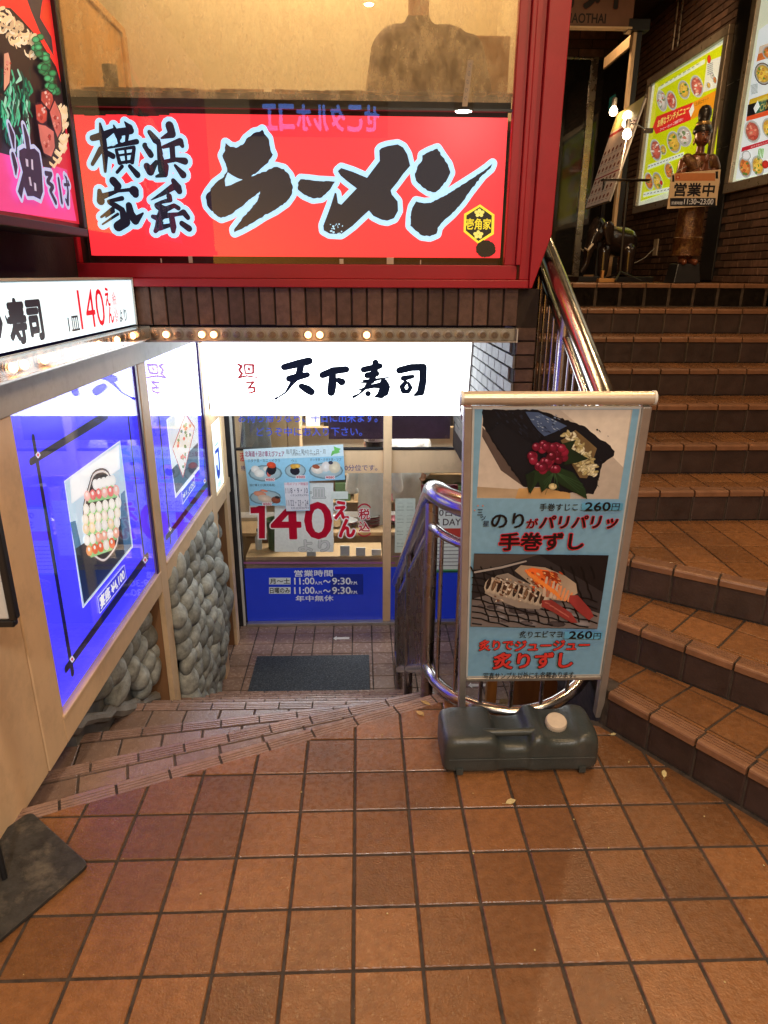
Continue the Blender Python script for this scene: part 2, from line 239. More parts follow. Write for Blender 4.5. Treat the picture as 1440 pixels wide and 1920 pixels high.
s 20 853.8 634 4.4 834 632.4 4.3 826.2 638.2 4.3 832.9 649.3 4.3 851.8 662 4.3 876.8 672 4.4
s 21 829.7 620.6 4.3 814.7 616 4.3 803.5 615.7 4.2 799.9 619.8 4.2 805.1 626.8 4.2 817.3 634.5 4.3
s 21 928.5 650.3 4.5 954.9 657.5 4.6 973.7 657 4.7 978 648.9 4.7 966.2 636.1 4.6 942.6 623.1 4.6
s 19 803.5 608.5 4.2 802.9 618.4 4.2 817.8 632.3 4.3 843.4 645.6 4.3 871.1 653.5 4.4 891.2 653.3 4.4
s 20 883.3 626.2 4.4 882.6 616.8 4.4 868 604.3 4.4 844.7 593.3 4.3 821.2 587.5 4.3 805.5 588.8 4.3
s 20 889.5 635.7 4.4 891 642.8 4.4 902.5 651.9 4.5 920.1 660 4.5 937.7 664.2 4.6 949.2 663 4.6
s 19 1095.5 617.3 5 1066.9 614.8 4.9 1054.6 621.8 4.9 1062.4 635.7 4.9 1087.7 652 5 1122.3 665.1 5
s 19 910.6 575.2 4.5 888.7 574.2 4.5 880.5 580.9 4.4 888.3 593.1 4.5 909.8 606.6 4.5 937.7 616.9 4.6
s 19 1064.6 620.3 4.9 1077.2 626.7 4.9 1091.7 630.9 5 1102.9 631.3 5 1106.8 627.7 5 1102 621.5 5
s 21 972.4 641.4 4.7 958.4 637.1 4.6 947.8 636.6 4.6 944.1 640 4.6 948.6 646.2 4.6 959.7 653 4.6
s 21 863.6 585.6 4.4 874.6 594.9 4.4 892.5 603.4 4.5 911.1 608 4.5 924 607 4.5 926.3 600.8 4.6
s 19 851.2 642.5 4.3 839.1 643.8 4.3 838 650.5 4.3 848 660.3 4.3 865.9 669.9 4.4 885.6 675.9 4.4
s 20 965.7 586.1 4.7 946 583 4.6 935.2 586.2 4.6 936.8 594.4 4.6 950.3 604.9 4.6 971.2 614.2 4.7
s 21 1073.5 633.8 4.9 1060.8 624.6 4.9 1042.2 616.8 4.8 1024.1 613.1 4.8 1012.9 614.7 4.8 1012.3 621.1 4.8
s 20 806.2 602.1 4.2 820 605.4 4.3 829 604.2 4.3 830 599.1 4.3 822.4 591.8 4.3 809.2 584.9 4.3
s 20 892.3 669.3 4.4 915.9 673.6 4.5 928.7 669.8 4.5 926 659.3 4.5 908.7 645.8 4.5 883.2 634.3 4.4
s 19 1056.3 641.3 4.9 1047.7 633.6 4.9 1032.7 626.2 4.8 1016.6 621.9 4.8 1005 622 4.7 1001.8 626.5 4.7
s 21 845 640.8 4.3 855.8 635.2 4.4 850.1 623.1 4.4 830 609 4.3 803 597.8 4.2 778.6 593.5 4.2
s 20 996.8 626.9 4.7 996.1 615.9 4.7 978.2 601.3 4.7 950 588.5 4.6 921.6 581.9 4.5 902.7 583.6 4.5
s 20 931.2 617.1 4.6 915.3 611.5 4.5 902.1 610.1 4.5 896.1 613.3 4.5 899.3 619.9 4.5 910.6 627.7 4.5
s 21 839.4 612.4 4.3 852.1 615 4.4 859.8 613.5 4.4 859.6 608.3 4.4 851.7 601.4 4.4 838.7 595.1 4.3
s 19 961 619 4.6 962.8 611.9 4.6 952 601.5 4.6 932.5 591.7 4.6 911.4 585.9 4.5 896.1 586 4.5
s 19 957.5 641 4.6 960.5 646.8 4.6 970.5 653.5 4.6 984.2 659 4.7 996.8 661.3 4.7 1003.9 659.5 4.7
s 20 1080.7 598.6 5 1064.8 586 4.9 1039.6 575 4.9 1014.1 569.4 4.8 997.1 571 4.7 994.1 579.1 4.7
s 21 991.5 661.9 4.7 1005.7 664.5 4.7 1013.7 662.4 4.8 1012.6 656.5 4.8 1002.6 648.8 4.7 987.5 642 4.7
s 20 800.8 605 4.2 807.9 613.7 4.2 823.1 622.8 4.3 841.5 629.1 4.3 856.5 630.5 4.4 862.9 626.3 4.4
s 21 918.2 640.3 4.5 936.3 649 4.6 955.1 653.8 4.6 968 653 4.6 970.3 646.9 4.6 961.1 637.5 4.6
s 21 946.7 665.8 4.6 952.1 656.9 4.6 939.3 642.4 4.6 913 627.6 4.5 882.9 617.8 4.4 859.6 616.3 4.4
s 21 959.4 608.7 4.6 956.8 612.6 4.6 962.2 618.9 4.6 973.9 625.4 4.7 987.7 629.9 4.7 999 630.8 4.7
s 19 1118.4 644.8 5 1099 638.9 5 1083.9 638.1 5 1078.3 642.4 4.9 1083.9 650.5 4.9 1098.8 659.5 5
s 19 1047.2 648.8 4.8 1022.5 637 4.8 996.9 630.4 4.7 979.1 631 4.7 975.2 638.6 4.7 986.2 650.5 4.7
s 21 1029.3 565.2 4.8 1026.2 574 4.8 1039.4 586.8 4.9 1064.6 599.3 4.9 1093.3 607.3 5 1115.6 607.7 5
s 21 957.1 631.1 4.6 933.5 622.5 4.6 913.4 619.8 4.5 903.5 623.8 4.5 907 633.2 4.5 922.8 644.8 4.5
s 21 1122 636.7 5.1 1088.1 625.1 5 1059.5 621.7 4.9 1045.7 627.4 4.9 1051.2 640.3 4.9 1074 656.1 4.9
s 20 1021.9 616 4.8 1010.4 608.2 4.8 994.4 601.8 4.7 979.5 599.2 4.7 970.9 601.1 4.7 971.4 606.9 4.7
s 19 892.6 670.7 4.4 907.9 668 4.5 907.5 657.9 4.5 891.5 644.1 4.4 866 631.6 4.4 840 624.8 4.3
s 21 967.5 660.2 4.6 983.4 663.4 4.7 992.7 661.5 4.7 992.1 655.1 4.7 981.8 646.7 4.7 965.5 639 4.6
s 19 921.4 587.4 4.5 904.5 579.7 4.5 887.4 575.7 4.5 876.1 576.8 4.4 874.2 582.6 4.4 882.6 591 4.4
s 19 851.9 629.9 4.4 875.1 644.5 4.4 904.7 655.5 4.5 930.3 658.9 4.5 942.6 653.3 4.6 936.9 640.5 4.6
s 19 789.9 625.9 4.2 792.4 631.9 4.2 802.2 639.2 4.2 816 645.2 4.3 829 647.9 4.3 836.6 646.2 4.3
s 22 769.5 275.4 6.1 747.9 250 7.3 778.5 229.9 2.5
s 22 906.2 392.8 6.6 905.7 370.3 7.9 891.9 340.4 2.6
s 22 826.7 375.5 6.3 809 350.2 7.5 817.1 316.8 2.5
s 23 967.2 483.7 6.7 954.1 458.3 8 981.3 446.4 2.7
s 24 909.8 496.6 6.5 924.2 478.1 7.9 878.4 452.5 2.6
s 24 919.4 336.9 6.6 924.8 315 8 906.8 278.9 2.7
s 22 738.6 356 6 727.1 332.6 7.1 734.6 315.3 2.4
s 25 827.8 369.5 6.3 828.1 347.7 7.6 826.1 315.7 2.5
s 25 917.9 436.3 6.6 903.6 411 7.8 939 397.4 2.7
s 25 749.2 366.4 6 755.3 346.5 7.2 724.2 317 2.4
s 25 815.3 458.3 6.2 812.9 436.5 7.4 822 403.2 2.5
s 24 857 401.9 6.4 832.1 374.8 7.6 840 349.7 2.5
s 23 891.7 441.9 6.5 905 422.8 7.8 868.7 378.6 2.6
s 24 833.8 444.9 6.3 829.7 422.5 7.5 797.8 385.5 2.5
s 26 810.9 366.7 6.2 797.9 342.5 7.4 800.5 319.8 2.5
s 26 799 344.9 6.2 798.9 323.1 7.5 769.1 298.3 2.4
s 23 801.6 353.3 6.2 815.3 334.2 7.5 773.6 302.3 2.5
s 25 806 477 6.1 803.7 455.4 7.4 805.8 424.3 2.5
s 22 900.1 306.7 6.6 888.2 281.8 7.9 893.6 255.6 2.6
s 23 985.9 478.1 6.8 1002.3 459.1 8.2 962.8 430.8 2.7
s 26 923.6 381.4 6.6 916.2 357.3 7.9 932.1 336.3 2.7
s 22 801.1 273.4 6.2 786.8 248.9 7.5 782.7 222 2.5
s 25 816.2 353.2 6.3 809.3 330.1 7.5 776.7 288.1 2.5
s 22 931.5 496.1 6.6 946.4 477.6 8 937.3 453.5 2.7
s 22 954.9 448.9 6.7 957.7 427 8.1 915.5 388.1 2.6
s 23 850.3 304.8 6.4 864.7 284.8 7.8 821.2 253.7 2.5
s 26 729.4 333.2 6 742.9 314.7 7.2 720.6 291.2 2.4
s 22 961.7 482.3 6.7 974.3 462.8 8.1 978.6 439.6 2.7
s 24 807.9 388.3 6.2 791.6 363.3 7.4 802.1 343.7 2.5
s 25 860.9 372.3 6.4 862.7 350.6 7.7 838 314 2.5
s 24 925.1 323.7 6.7 906.4 297.4 7.9 885.4 268.6 2.6
s 23 821.6 446.4 6.2 803.3 420.9 7.4 787.2 393.5 2.4
s 23 961.6 411 6.8 948.4 385.5 8.1 968.3 366.6 2.7
s 26 748.6 286.8 6 733.1 262.5 7.2 731.8 243.1 2.4
s 26 802.1 410.2 6.2 807 389.9 7.4 784.6 368.5 2.5
s 24 778 384.7 6.1 759.4 359.6 7.3 768 342.7 2.4
s 23 940.4 436.8 6.7 920.4 410 7.9 946 391.4 2.7
s 25 846.7 366 6.4 840.1 342.7 7.6 805.8 304.2 2.5
s 24 943.2 409.6 6.7 923.1 382.8 8 933.4 360.2 2.7
s 24 852.6 412.1 6.3 871.7 394.4 7.7 827.5 348.8 2.5
s 22 867.3 460.3 6.4 855.8 436.1 7.6 869.3 411.8 2.6
s 25 743.2 359.5 6 738.3 337.4 7.2 731 303.5 2.4
s 24 831.3 385.4 6.3 820.3 361.4 7.5 826.8 334.5 2.5
s 24 857.7 285.3 6.4 844.3 260.5 7.7 867.1 228.7 2.6
s 25 814.2 275 6.3 830 255.3 7.6 797.3 222.6 2.5
s 25 922.3 420 6.6 921.8 397.5 7.9 892.9 361 2.6
s 26 870.8 416.9 6.4 858.6 392.4 7.7 834.9 352.8 2.5
s 22 837.5 376.3 6.3 819.4 350.8 7.5 819.7 323.7 2.5
s 22 781.5 465.5 6.1 786.5 445.9 7.3 749.8 409.5 2.4
s 26 744.1 354.7 6 758.7 336.5 7.3 753.5 310.2 2.4
s 25 854.2 481 6.3 858.9 460.7 7.6 828.6 433.7 2.5
s 25 803.1 459.4 6.1 796.2 436.7 7.4 774.1 397.3 2.4
s 24 758.9 353.7 6 774.8 335.6 7.3 759.1 312.9 2.4
s 25 795.2 408.2 6.1 809.6 390 7.4 758.9 350.1 2.4
s 22 935.7 466.3 6.6 923.6 441.3 7.9 896.6 402.2 2.6
s 22 791.1 470.4 6.1 777.1 446.1 7.3 781.4 425.4 2.4
s 24 923.9 348.8 6.7 923.2 325.8 8 912.6 286.1 2.7
s 25 843.5 430.1 6.3 843.6 408.5 7.6 829.1 389.9 2.5
s 23 749.3 337.4 6 758.1 317.7 7.3 715.2 280 2.4
s 25 753.8 326.1 6 739.2 302 7.2 749.1 277.4 2.4
e 27 1201.5 514.6 41.1 9.4 -4.9 -13.3 14
e 28 1201.5 514.6 33.8 7.7 -3.9 -10.6 14
e 27 1229.7 503.1 41.9 9.3 -4.9 -13.5 14
e 29 1229.7 503.1 34.5 7.6 -3.9 -10.8 14
e 27 1096.4 602.7 37.7 10 -4.6 -12.7 14
e 29 1096.4 602.7 31 8.2 -3.7 -10.1 14
e 27 1164.3 550.6 39.9 9.7 -4.8 -13.1 14
e 28 1164.3 550.6 32.7 7.9 -3.8 -10.5 14
e 27 1174.9 528 40.3 9.4 -4.8 -13.2 14
e 28 1174.9 528 33.1 7.7 -3.8 -10.5 14
e 27 1162.9 544.1 39.8 9.6 -4.8 -13.1 14
e 29 1162.9 544.1 32.7 7.9 -3.8 -10.5 14
e 27 1224.2 508.4 41.8 9.4 -4.9 -13.4 14
e 29 1224.2 508.4 34.3 7.7 -3.9 -10.7 14
e 27 1151.4 506.2 39.7 9.1 -4.8 -13.1 14
e 30 1151.4 506.2 32.6 7.5 -3.8 -10.5 14
e 27 1073.7 610.3 37.1 10 -4.6 -12.6 14
e 30 1073.7 610.3 30.5 8.2 -3.7 -10 14
e 27 1186.3 538.5 40.5 9.6 -4.8 -13.2 14
e 28 1186.3 538.5 33.3 7.9 -3.8 -10.6 14
e 27 1160.6 597.6 39.5 10.2 -4.7 -13 14
e 29 1160.6 597.6 32.5 8.4 -3.8 -10.4 14
e 27 1187.6 543.7 40.5 9.7 -4.8 -13.2 14
e 28 1187.6 543.7 33.3 7.9 -3.8 -10.6 14
e 27 1177.7 535.3 40.3 9.5 -4.8 -13.2 14
e 30 1177.7 535.3 33.1 7.8 -3.8 -10.5 14
e 27 1120.1 565.7 38.6 9.7 -4.7 -12.8 14
e 28 1120.1 565.7 31.7 8 -3.7 -10.3 14
e 27 1165.6 576.6 39.8 10 -4.8 -13 14
e 28 1165.6 576.6 32.7 8.2 -3.8 -10.4 14
e 27 1148.9 600.1 39.2 10.2 -4.7 -12.9 14
e 30 1148.9 600.1 32.2 8.4 -3.8 -10.3 14
e 27 1134.4 546 39.1 9.5 -4.7 -12.9 14
e 29 1134.4 546 32.1 7.8 -3.8 -10.4 14
e 27 1170.9 610.8 39.7 10.4 -4.7 -13 14
e 29 1170.9 610.8 32.6 8.5 -3.8 -10.4 14
e 27 1131.7 598.2 38.7 10.1 -4.7 -12.8 14
e 30 1131.7 598.2 31.8 8.3 -3.7 -10.3 14
e 27 1110.6 546.1 38.4 9.4 -4.7 -12.8 14
e 29 1110.6 546.1 31.6 7.7 -3.7 -10.3 14
e 27 1174.3 497.2 40.4 9.1 -4.8 -13.2 14
e 30 1174.3 497.2 33.2 7.4 -3.9 -10.6 14
e 27 1186.1 494.7 40.7 9.1 -4.8 -13.3 14
e 30 1186.1 494.7 33.5 7.4 -3.9 -10.6 14
e 27 1104.3 628.6 37.8 10.4 -4.6 -12.7 14
e 28 1104.3 628.6 31.1 8.5 -3.7 -10.1 14
e 27 1208.6 562.2 41 10 -4.8 -13.3 14
e 28 1208.6 562.2 33.7 8.2 -3.9 -10.6 14
e 27 1103.5 557.6 38.1 9.5 -4.7 -12.8 14
e 30 1103.5 557.6 31.3 7.8 -3.7 -10.2 14
e 27 1159.5 493.7 40 9 -4.8 -13.1 14
e 30 1159.5 493.7 32.9 7.4 -3.8 -10.5 14
e 27 1183 511.4 40.6 9.3 -4.8 -13.2 14
e 28 1183 511.4 33.3 7.6 -3.9 -10.6 14
e 27 1132.4 606 38.7 10.2 -4.7 -12.8 14
e 29 1132.4 606 31.8 8.4 -3.7 -10.3 14
e 27 1135.6 662 38.5 10.9 -4.6 -12.8 14
e 28 1135.6 662 31.6 8.9 -3.7 -10.2 14
e 27 1096.1 609.8 37.7 10.1 -4.6 -12.7 14
e 29 1096.1 609.8 31 8.3 -3.7 -10.1 14
e 27 1167 591.8 39.7 10.2 -4.7 -13 14
e 29 1167 591.8 32.6 8.4 -3.8 -10.4 14
e 27 1152.8 608.7 39.2 10.3 -4.7 -12.9 14
e 30 1152.8 608.7 32.2 8.5 -3.8 -10.3 14
e 27 1104.8 621.2 37.9 10.3 -4.6 -12.7 14
e 30 1104.8 621.2 31.1 8.4 -3.7 -10.1 14
e 27 1151.4 531.5 39.6 9.4 -4.8 -13 14
e 30 1151.4 531.5 32.5 7.7 -3.8 -10.4 14
e 27 1160.2 600 39.5 10.2 -4.7 -13 14
e 30 1160.2 600 32.4 8.4 -3.8 -10.4 14
e 27 1152.9 565.5 39.5 9.8 -4.7 -13 14
e 29 1152.9 565.5 32.4 8.1 -3.8 -10.4 14
e 27 1106.4 599 38 10 -4.6 -12.7 14
e 29 1106.4 599 31.2 8.2 -3.7 -10.2 14
e 27 1136.1 563 39 9.7 -4.7 -12.9 14
e 29 1136.1 563 32.1 8 -3.8 -10.3 14
e 27 1099 598.7 37.8 10 -4.6 -12.7 14
e 29 1099 598.7 31.1 8.2 -3.7 -10.2 14
e 27 1089.8 641 37.4 10.4 -4.6 -12.6 14
e 30 1089.8 641 30.7 8.6 -3.7 -10.1 14
s 31 1180.3 447.5 6 1217.4 442.7 6.9 1253.9 464.9 4.7
s 31 1235.2 422.7 6.2 1273.9 417.4 7.2 1311.8 439.8 4.8
s 31 1230.5 393.4 6.2 1269.2 387.8 7.2 1307.2 409.9 4.9
s 31 1172.3 300.5 6.1 1209.9 293.6 7 1246.9 314.5 4.7
s 19 1099.3 249.7 5.9 1135.1 242.2 6.8 1170.7 262.2 4.6
s 19 1227 448 6.2 1265.4 443.2 7.1 1303 465.7 4.8
s 19 1191.9 324.8 6.2 1229.9 318.2 7.1 1267.2 339.5 4.8
s 31 1179.4 331.5 6.1 1217 325 7 1254.1 346.3 4.8
s 31 1211 389.5 6.2 1249.3 383.8 7.1 1286.8 405.8 4.8
s 19 1182.3 330.1 6.1 1220 323.6 7 1257.1 344.8 4.8
s 19 1190.3 323.6 6.1 1228.3 317 7.1 1265.6 338.3 4.8
s 19 1232.6 436.2 6.2 1271.2 431.2 7.1 1309 453.6 4.8
s 19 1057.5 226.5 5.8 1092.3 218.8 6.6 1127 238.3 4.5
s 31 1208 447.8 6.1 1245.9 443 7 1283 465.3 4.8
s 31 1172.1 343 6.1 1209.5 336.7 7 1246.3 358 4.7
s 19 1185.9 371.8 6.1 1223.6 365.9 7 1260.5 387.5 4.7
s 31 1175.2 310.8 6.1 1212.8 304.1 7 1249.8 325.1 4.8
s 19 1209 403.6 6.2 1247.1 398.1 7.1 1284.5 420.2 4.8
s 31 1182.7 412.7 6.1 1220 407.4 7 1256.7 429.3 4.7
s 19 1205.5 402.7 6.2 1243.5 397.2 7.1 1280.8 419.2 4.8
s 31 1187.3 407.2 6.1 1224.8 401.8 7 1261.7 423.7 4.7
s 31 1194.5 417.3 6.1 1232.1 412 7 1269.1 434.1 4.8
s 31 1235.2 428.6 6.2 1273.9 423.5 7.1 1311.8 445.9 4.8
s 19 1209.7 347.4 6.2 1248.1 341.1 7.1 1285.8 362.7 4.8
s 31 1186.6 343 6.1 1224.4 336.7 7 1261.6 358.1 4.8
s 19 1119 272.9 6 1155.2 265.7 6.8 1191.1 286 4.6
s 19 1171.1 295.6 6.1 1208.7 288.6 7 1245.7 309.5 4.7
s 31 1132.3 280.6 6 1168.9 273.5 6.9 1205 294.1 4.7
s 19 1234.1 445.6 6.2 1272.7 440.7 7.1 1310.5 463.3 4.8
s 19 1105.4 248.2 5.9 1141.4 240.7 6.8 1177 260.8 4.6
s 32 1069.8 467.4 6.4 1128 486.3 6.6 1168.5 481.3 6.7 1170.6 457.3 6.8 1124.6 419.4 6.6 1085.8 427.5 6.5 1056.8 437.2 6.4 1069.8 467.4 6.4
p 32 1070 467 1128 486 1169 481 1171 457 1125 419 1086 428 1057 437
p 33 1070 467 1128 486 1169 481 1171 457 1125 419 1086 428 1057 437
e 34 1118.4 475.8 15 3.3 -1.8 -4.8 7
e 34 1133.2 456.5 11 2.4 -1.7 -4.6 7
e 34 1131.5 476.3 15.1 3.3 -2 -5.6 7
e 34 1126.4 442.9 9.1 1.9 -2.7 -7.4 7
e 35 1127.8 479.4 14.8 3.3 -1.9 -5.3 7
e 36 1106.6 473.6 13.8 3.1 -2.4 -6.6 7
e 36 1112 461.1 9.4 2 -2.2 -6 7
e 35 1105.6 439 11.1 2.3 -1.5 -4.1 7
e 36 1099.9 433.7 9.3 1.9 -2.9 -7.8 7
s 32 999.4 409.6 6.2 1054.4 424.9 6.4 1094.7 409.4 6.5 1076.6 373.7 6.5 1028.1 352.7 6.3 991.7 361.6 6.2 999.4 409.6 6.2
p 32 999 410 1054 425 1095 409 1077 374 1028 353 992 362
p 37 999 410 1054 425 1095 409 1077 374 1028 353 992 362
e 36 1062.3 398.9 9.8 1.9 -1.9 -5.3 7
e 36 1068.1 402.2 11.6 2.3 -2.3 -6.2 7
e 36 1034.8 377.3 8.1 1.6 -3.1 -8.4 7
e 36 1055.4 407.1 13 2.6 -3 -8.3 7
e 34 1016 381.9 13.6 2.7 -2.8 -7.6 7
e 36 1075.9 417 10 2 -1.4 -4 7
e 35 1033.1 375.7 13.4 2.6 -3.1 -8.5 7
e 35 1033.8 380.2 12.9 2.5 -1.4 -3.9 7
e 36 1055.2 405.7 7.5 1.5 -1.4 -3.8 7
s 32 1184 464.3 6.8 1224.7 422.9 7 1217.1 370.8 7 1163.4 331.9 6.8 1136.8 364.6 6.7 1121.4 410.7 6.6 1184 464.3 6.8
p 32 1184 464 1225 423 1217 371 1163 332 1137 365 1121 411
p 38 1184 464 1225 423 1217 371 1163 332 1137 365 1121 411
e 34 1150.9 404.1 13.8 2.7 -1.4 -3.7 7
e 35 1193.9 386.9 10.4 1.9 -2.2 -6 7
e 35 1165.5 401.5 16.2 3.1 -3 -8.1 7
e 35 1167.2 369.6 9.2 1.7 -2.4 -6.7 7
e 36 1189.6 404.8 12.2 2.4 -2.1 -5.8 7
e 34 1147.4 377.9 14.6 2.7 -3 -8.1 7
e 34 1143.3 375.7 12.1 2.3 -1.9 -5.3 7
e 34 1150.3 369.6 12.1 2.2 -1.9 -5.1 7
e 34 1185.2 382.6 10.1 1.9 -1.5 -4 7
s 32 996.1 346.8 6.2 1059.2 354.5 6.4 1130.4 347 6.7 1121 291.5 6.7 1073.9 251 6.6 1012.4 254.1 6.3 995.8 291.5 6.3 996.1 346.8 6.2
p 32 996 347 1059 354 1130 347 1121 291 1074 251 1012 254 996 291
p 39 996 347 1059 354 1130 347 1121 291 1074 251 1012 254 996 291
e 34 1066.1 302.6 10.3 1.7 -3.1 -8.5 7
e 34 1065.1 286.5 12.3 2 -1.3 -3.5 7
e 35 1038.4 280.9 12.3 2 -2.1 -5.8 7
e 35 1078.1 321.4 14.8 2.5 -2.3 -6.3 7
e 35 1047.8 288.1 8.3 1.3 -2.7 -7.5 7
e 34 1027.5 291.6 13.6 2.2 -2.7 -7.4 7
e 34 1072.4 322.8 9.1 1.6 -1.5 -4.2 7
e 35 1082.7 321.7 15.8 2.7 -3 -8.4 7
e 35 1082 312.1 11.9 2 -1.8 -5 7
s 32 801.1 519.6 5.5 834 531.8 5.6 841.1 505.7 5.6 808.1 437.7 5.6 758.4 401.8 5.4 801.1 519.6 5.5
p 32 801 520 834 532 841 506 808 438 758 402
p 40 801 520 834 532 841 506 808 438 758 402
e 35 793.8 474.9 6.1 1.5 -1.6 -4.5 7
e 34 815.4 500 11.1 2.8 -1.6 -4.5 7
e 34 794.1 477.4 9.4 2.3 -1.6 -4.5 7
e 35 811.6 490.9 6.9 1.7 -1.2 -3.2 7
e 35 783.3 459.6 6.6 1.6 -1.9 -5.2 7
e 34 783.7 458.5 9.4 2.3 -1.5 -4.1 7
e 35 808.1 477.6 5.5 1.4 -2 -5.6 7
e 35 837.8 501.7 7.6 1.9 -1.5 -4.3 7
e 34 817.9 496.3 8.5 2.2 -2.3 -6.3 7
s 41 723.2 273.7 1.8 727.4 252.9 2.4 725.6 231 1.2
s 41 889.6 370.4 2 899.4 349.8 2.6 864.4 320.7 1.3
s 41 842.1 466.1 1.9 825.6 440.9 2.5 839.9 422.6 1.3
s 41 745.4 314.9 1.8 736.1 291.8 2.4 745.9 272 1.2
s 41 897.9 356.7 2 903.4 335.2 2.6 862.8 305.1 1.3
s 41 812.8 407.8 1.9 804.4 384.5 2.5 805.2 363.1 1.2
s 41 921.6 349.5 2 930.2 328.2 2.7 915.1 302.5 1.3
s 41 821.3 380.1 1.9 823.1 358.7 2.5 819.6 336.2 1.3
s 41 837 415.9 1.9 834.5 393.7 2.5 811 367.1 1.2
s 41 987.4 528.1 2 986.3 505.4 2.7 971.4 479.4 1.3
s 41 780.9 358.5 1.8 773.9 335.6 2.4 785 316.2 1.2
s 41 936.3 386.7 2 943 365.2 2.7 938.4 341.4 1.3
s 41 753.4 298.8 1.8 757.5 278 2.4 758.4 256.4 1.2
s 41 923.4 427 2 907 401.2 2.6 915 380.4 1.3
s 41 768.8 316.6 1.8 765 294.3 2.4 767.3 272.9 1.2
s 41 838.4 427.3 1.9 845.4 407.2 2.5 830.4 382.3 1.3
s 41 821.6 368.9 1.9 813.3 345.4 2.5 812.8 323.5 1.3
s 41 876 439.6 1.9 885.8 419.8 2.6 877.6 396 1.3
s 41 933.1 454.1 2 916.2 428.1 2.6 928.2 408.3 1.3
s 41 915.7 367.8 2 899.4 342 2.6 910.2 321.3 1.3
s 41 870 419.4 1.9 866.7 396.7 2.6 852.9 371.8 1.3
s 41 866.5 336.4 1.9 876.5 315.8 2.6 834.9 285.9 1.3
s 41 832.3 287.6 1.9 831.1 265 2.5 820.6 240.8 1.3
s 41 977.3 518.7 2 981.4 497.3 2.7 967.6 471.7 1.3
s 41 889.4 437.2 1.9 887.1 414.7 2.6 858.3 386.5 1.3
s 41 880.3 446.5 1.9 888.6 426.5 2.6 878.5 402.2 1.3
s 42 749.7 299.3 17.5 761.8 270.8 26.3 759.3 234 16.5
s 42 744.3 204.2 23.7 749.8 177.3 26.3 742.7 148.5 15.3
s 42 864.3 314.9 20 873.4 282.6 28 871.8 240.4 26.8
s 42 991.3 182.1 21.1 1045.2 187 20.2 996.5 154.1 21.2 1043 142.8 21.7 1011.2 122.6 21.4 1046.9 88.2 24.1
s 42 1106.3 175.6 22.4 1107.5 132.8 22.5 1106.8 93.8 22.6
s 42 1158.2 162.3 19.2 1207.4 167.9 19.7
s 42 1185.7 189.5 21 1185.7 141.1 21.1 1165.2 94.8 24.8 1149.5 106.6 19.2
s 42 1174.4 196.9 17.7 1179.6 188.8 17.8
s 42 1200 180.3 18 1205.3 172.1 18.1
s 42 795.9 228.6 12.5 837 244.4 12.8 873.3 244.4 13.1 924.5 256.3 13.4 959.4 246 13.7 961.9 198.5 13.8 943.7 115.4 13.8 910.2 83.6 13.6 854.5 90.1 13.1 806.3 85.3 12.8 789.7 114.4 12.6 756.1 70.7 12.5 736.5 93.4 12.3 797.8 161.2 12.6 787.3 204.9 12.5 795.9 228.6 12.5
p 42 796 229 837 244 873 244 924 256 959 246 962 199 944 115 910 84 855 90 806 85 790 114 756 71 736 93 798 161 787 205
s 43 749.7 299.3 7.3 761.8 270.8 15.9 759.3 234 6.1
s 43 744.3 204.2 13.4 749.8 177.3 15.9 742.7 148.5 4.9
s 43 864.3 314.9 9 873.4 282.6 16.9 871.8 240.4 15.7
s 43 991.3 182.1 9.1 1045.2 187 7.9 996.5 154.1 9.2 1043 142.8 9.4 1011.2 122.6 9.3 1046.9 88.2 11.7
s 43 1106.3 175.6 9.7 1107.5 132.8 9.8 1106.8 93.8 9.8
s 43 1158.2 162.3 6.1 1207.4 167.9 6.3
s 43 1185.7 189.5 7.8 1185.7 141.1 7.8 1165.2 94.8 11.6 1149.5 106.6 6.1
s 43 1174.4 196.9 4.6 1179.6 188.8 4.6
s 43 1200 180.3 4.7 1205.3 172.1 4.7
p 43 796 229 837 244 873 244 924 256 959 246 962 199 944 115 910 84 855 90 806 85 790 114 756 71 736 93 798 161 787 205
p 44 835 210 856 209 850 185 833 185
p 44 881 215 895 215 887 179 873 181
p 44 839 151 854 153 855 122 839 124
p 44 875 138 892 136 888 110 871 110
#W1
s 45 183.2 1037.7 12.3 181.8 78 14.9
s 45 138.5 960.2 13.5 901.2 977 20
s 45 136.6 126.1 16 1217.6 142.3 25.7
s 45 1181.5 916.9 9.1 1168.3 113.8 11.1
e 46 196.6 970.3 19.7 -5.1 -4.6 -12.6 4
e 47 196.6 970.3 9.8 -2.5 -2.6 -7.2 4
e 46 196.4 132.5 22 -13.4 -5.1 -13.9 4
e 47 196.4 132.5 10.9 -6.7 -2.9 -8 4
e 46 1178.2 140.5 41.8 -18 -6.9 -18.7 4
e 47 1178.2 140.5 20.8 -8.9 -4 -10.7 4
s 48 373.4 817.4 3.4 1023.5 824.1 4.6 1017.6 283.9 4.9 362.6 277.4 3.7 373.4 817.4 3.4
p 48 373 817 1024 824 1018 284 363 277
p 49 373 817 1024 824 1018 284 363 277
p 50 423 814 999 812 979 703 406 717
p 51 363 652 372 548 375 297 395 283 435 502 416 641
p 52 377 534 908 473 1006 294 376 286
p 53 948 584 1005 585 1003 297 898 295 901 456
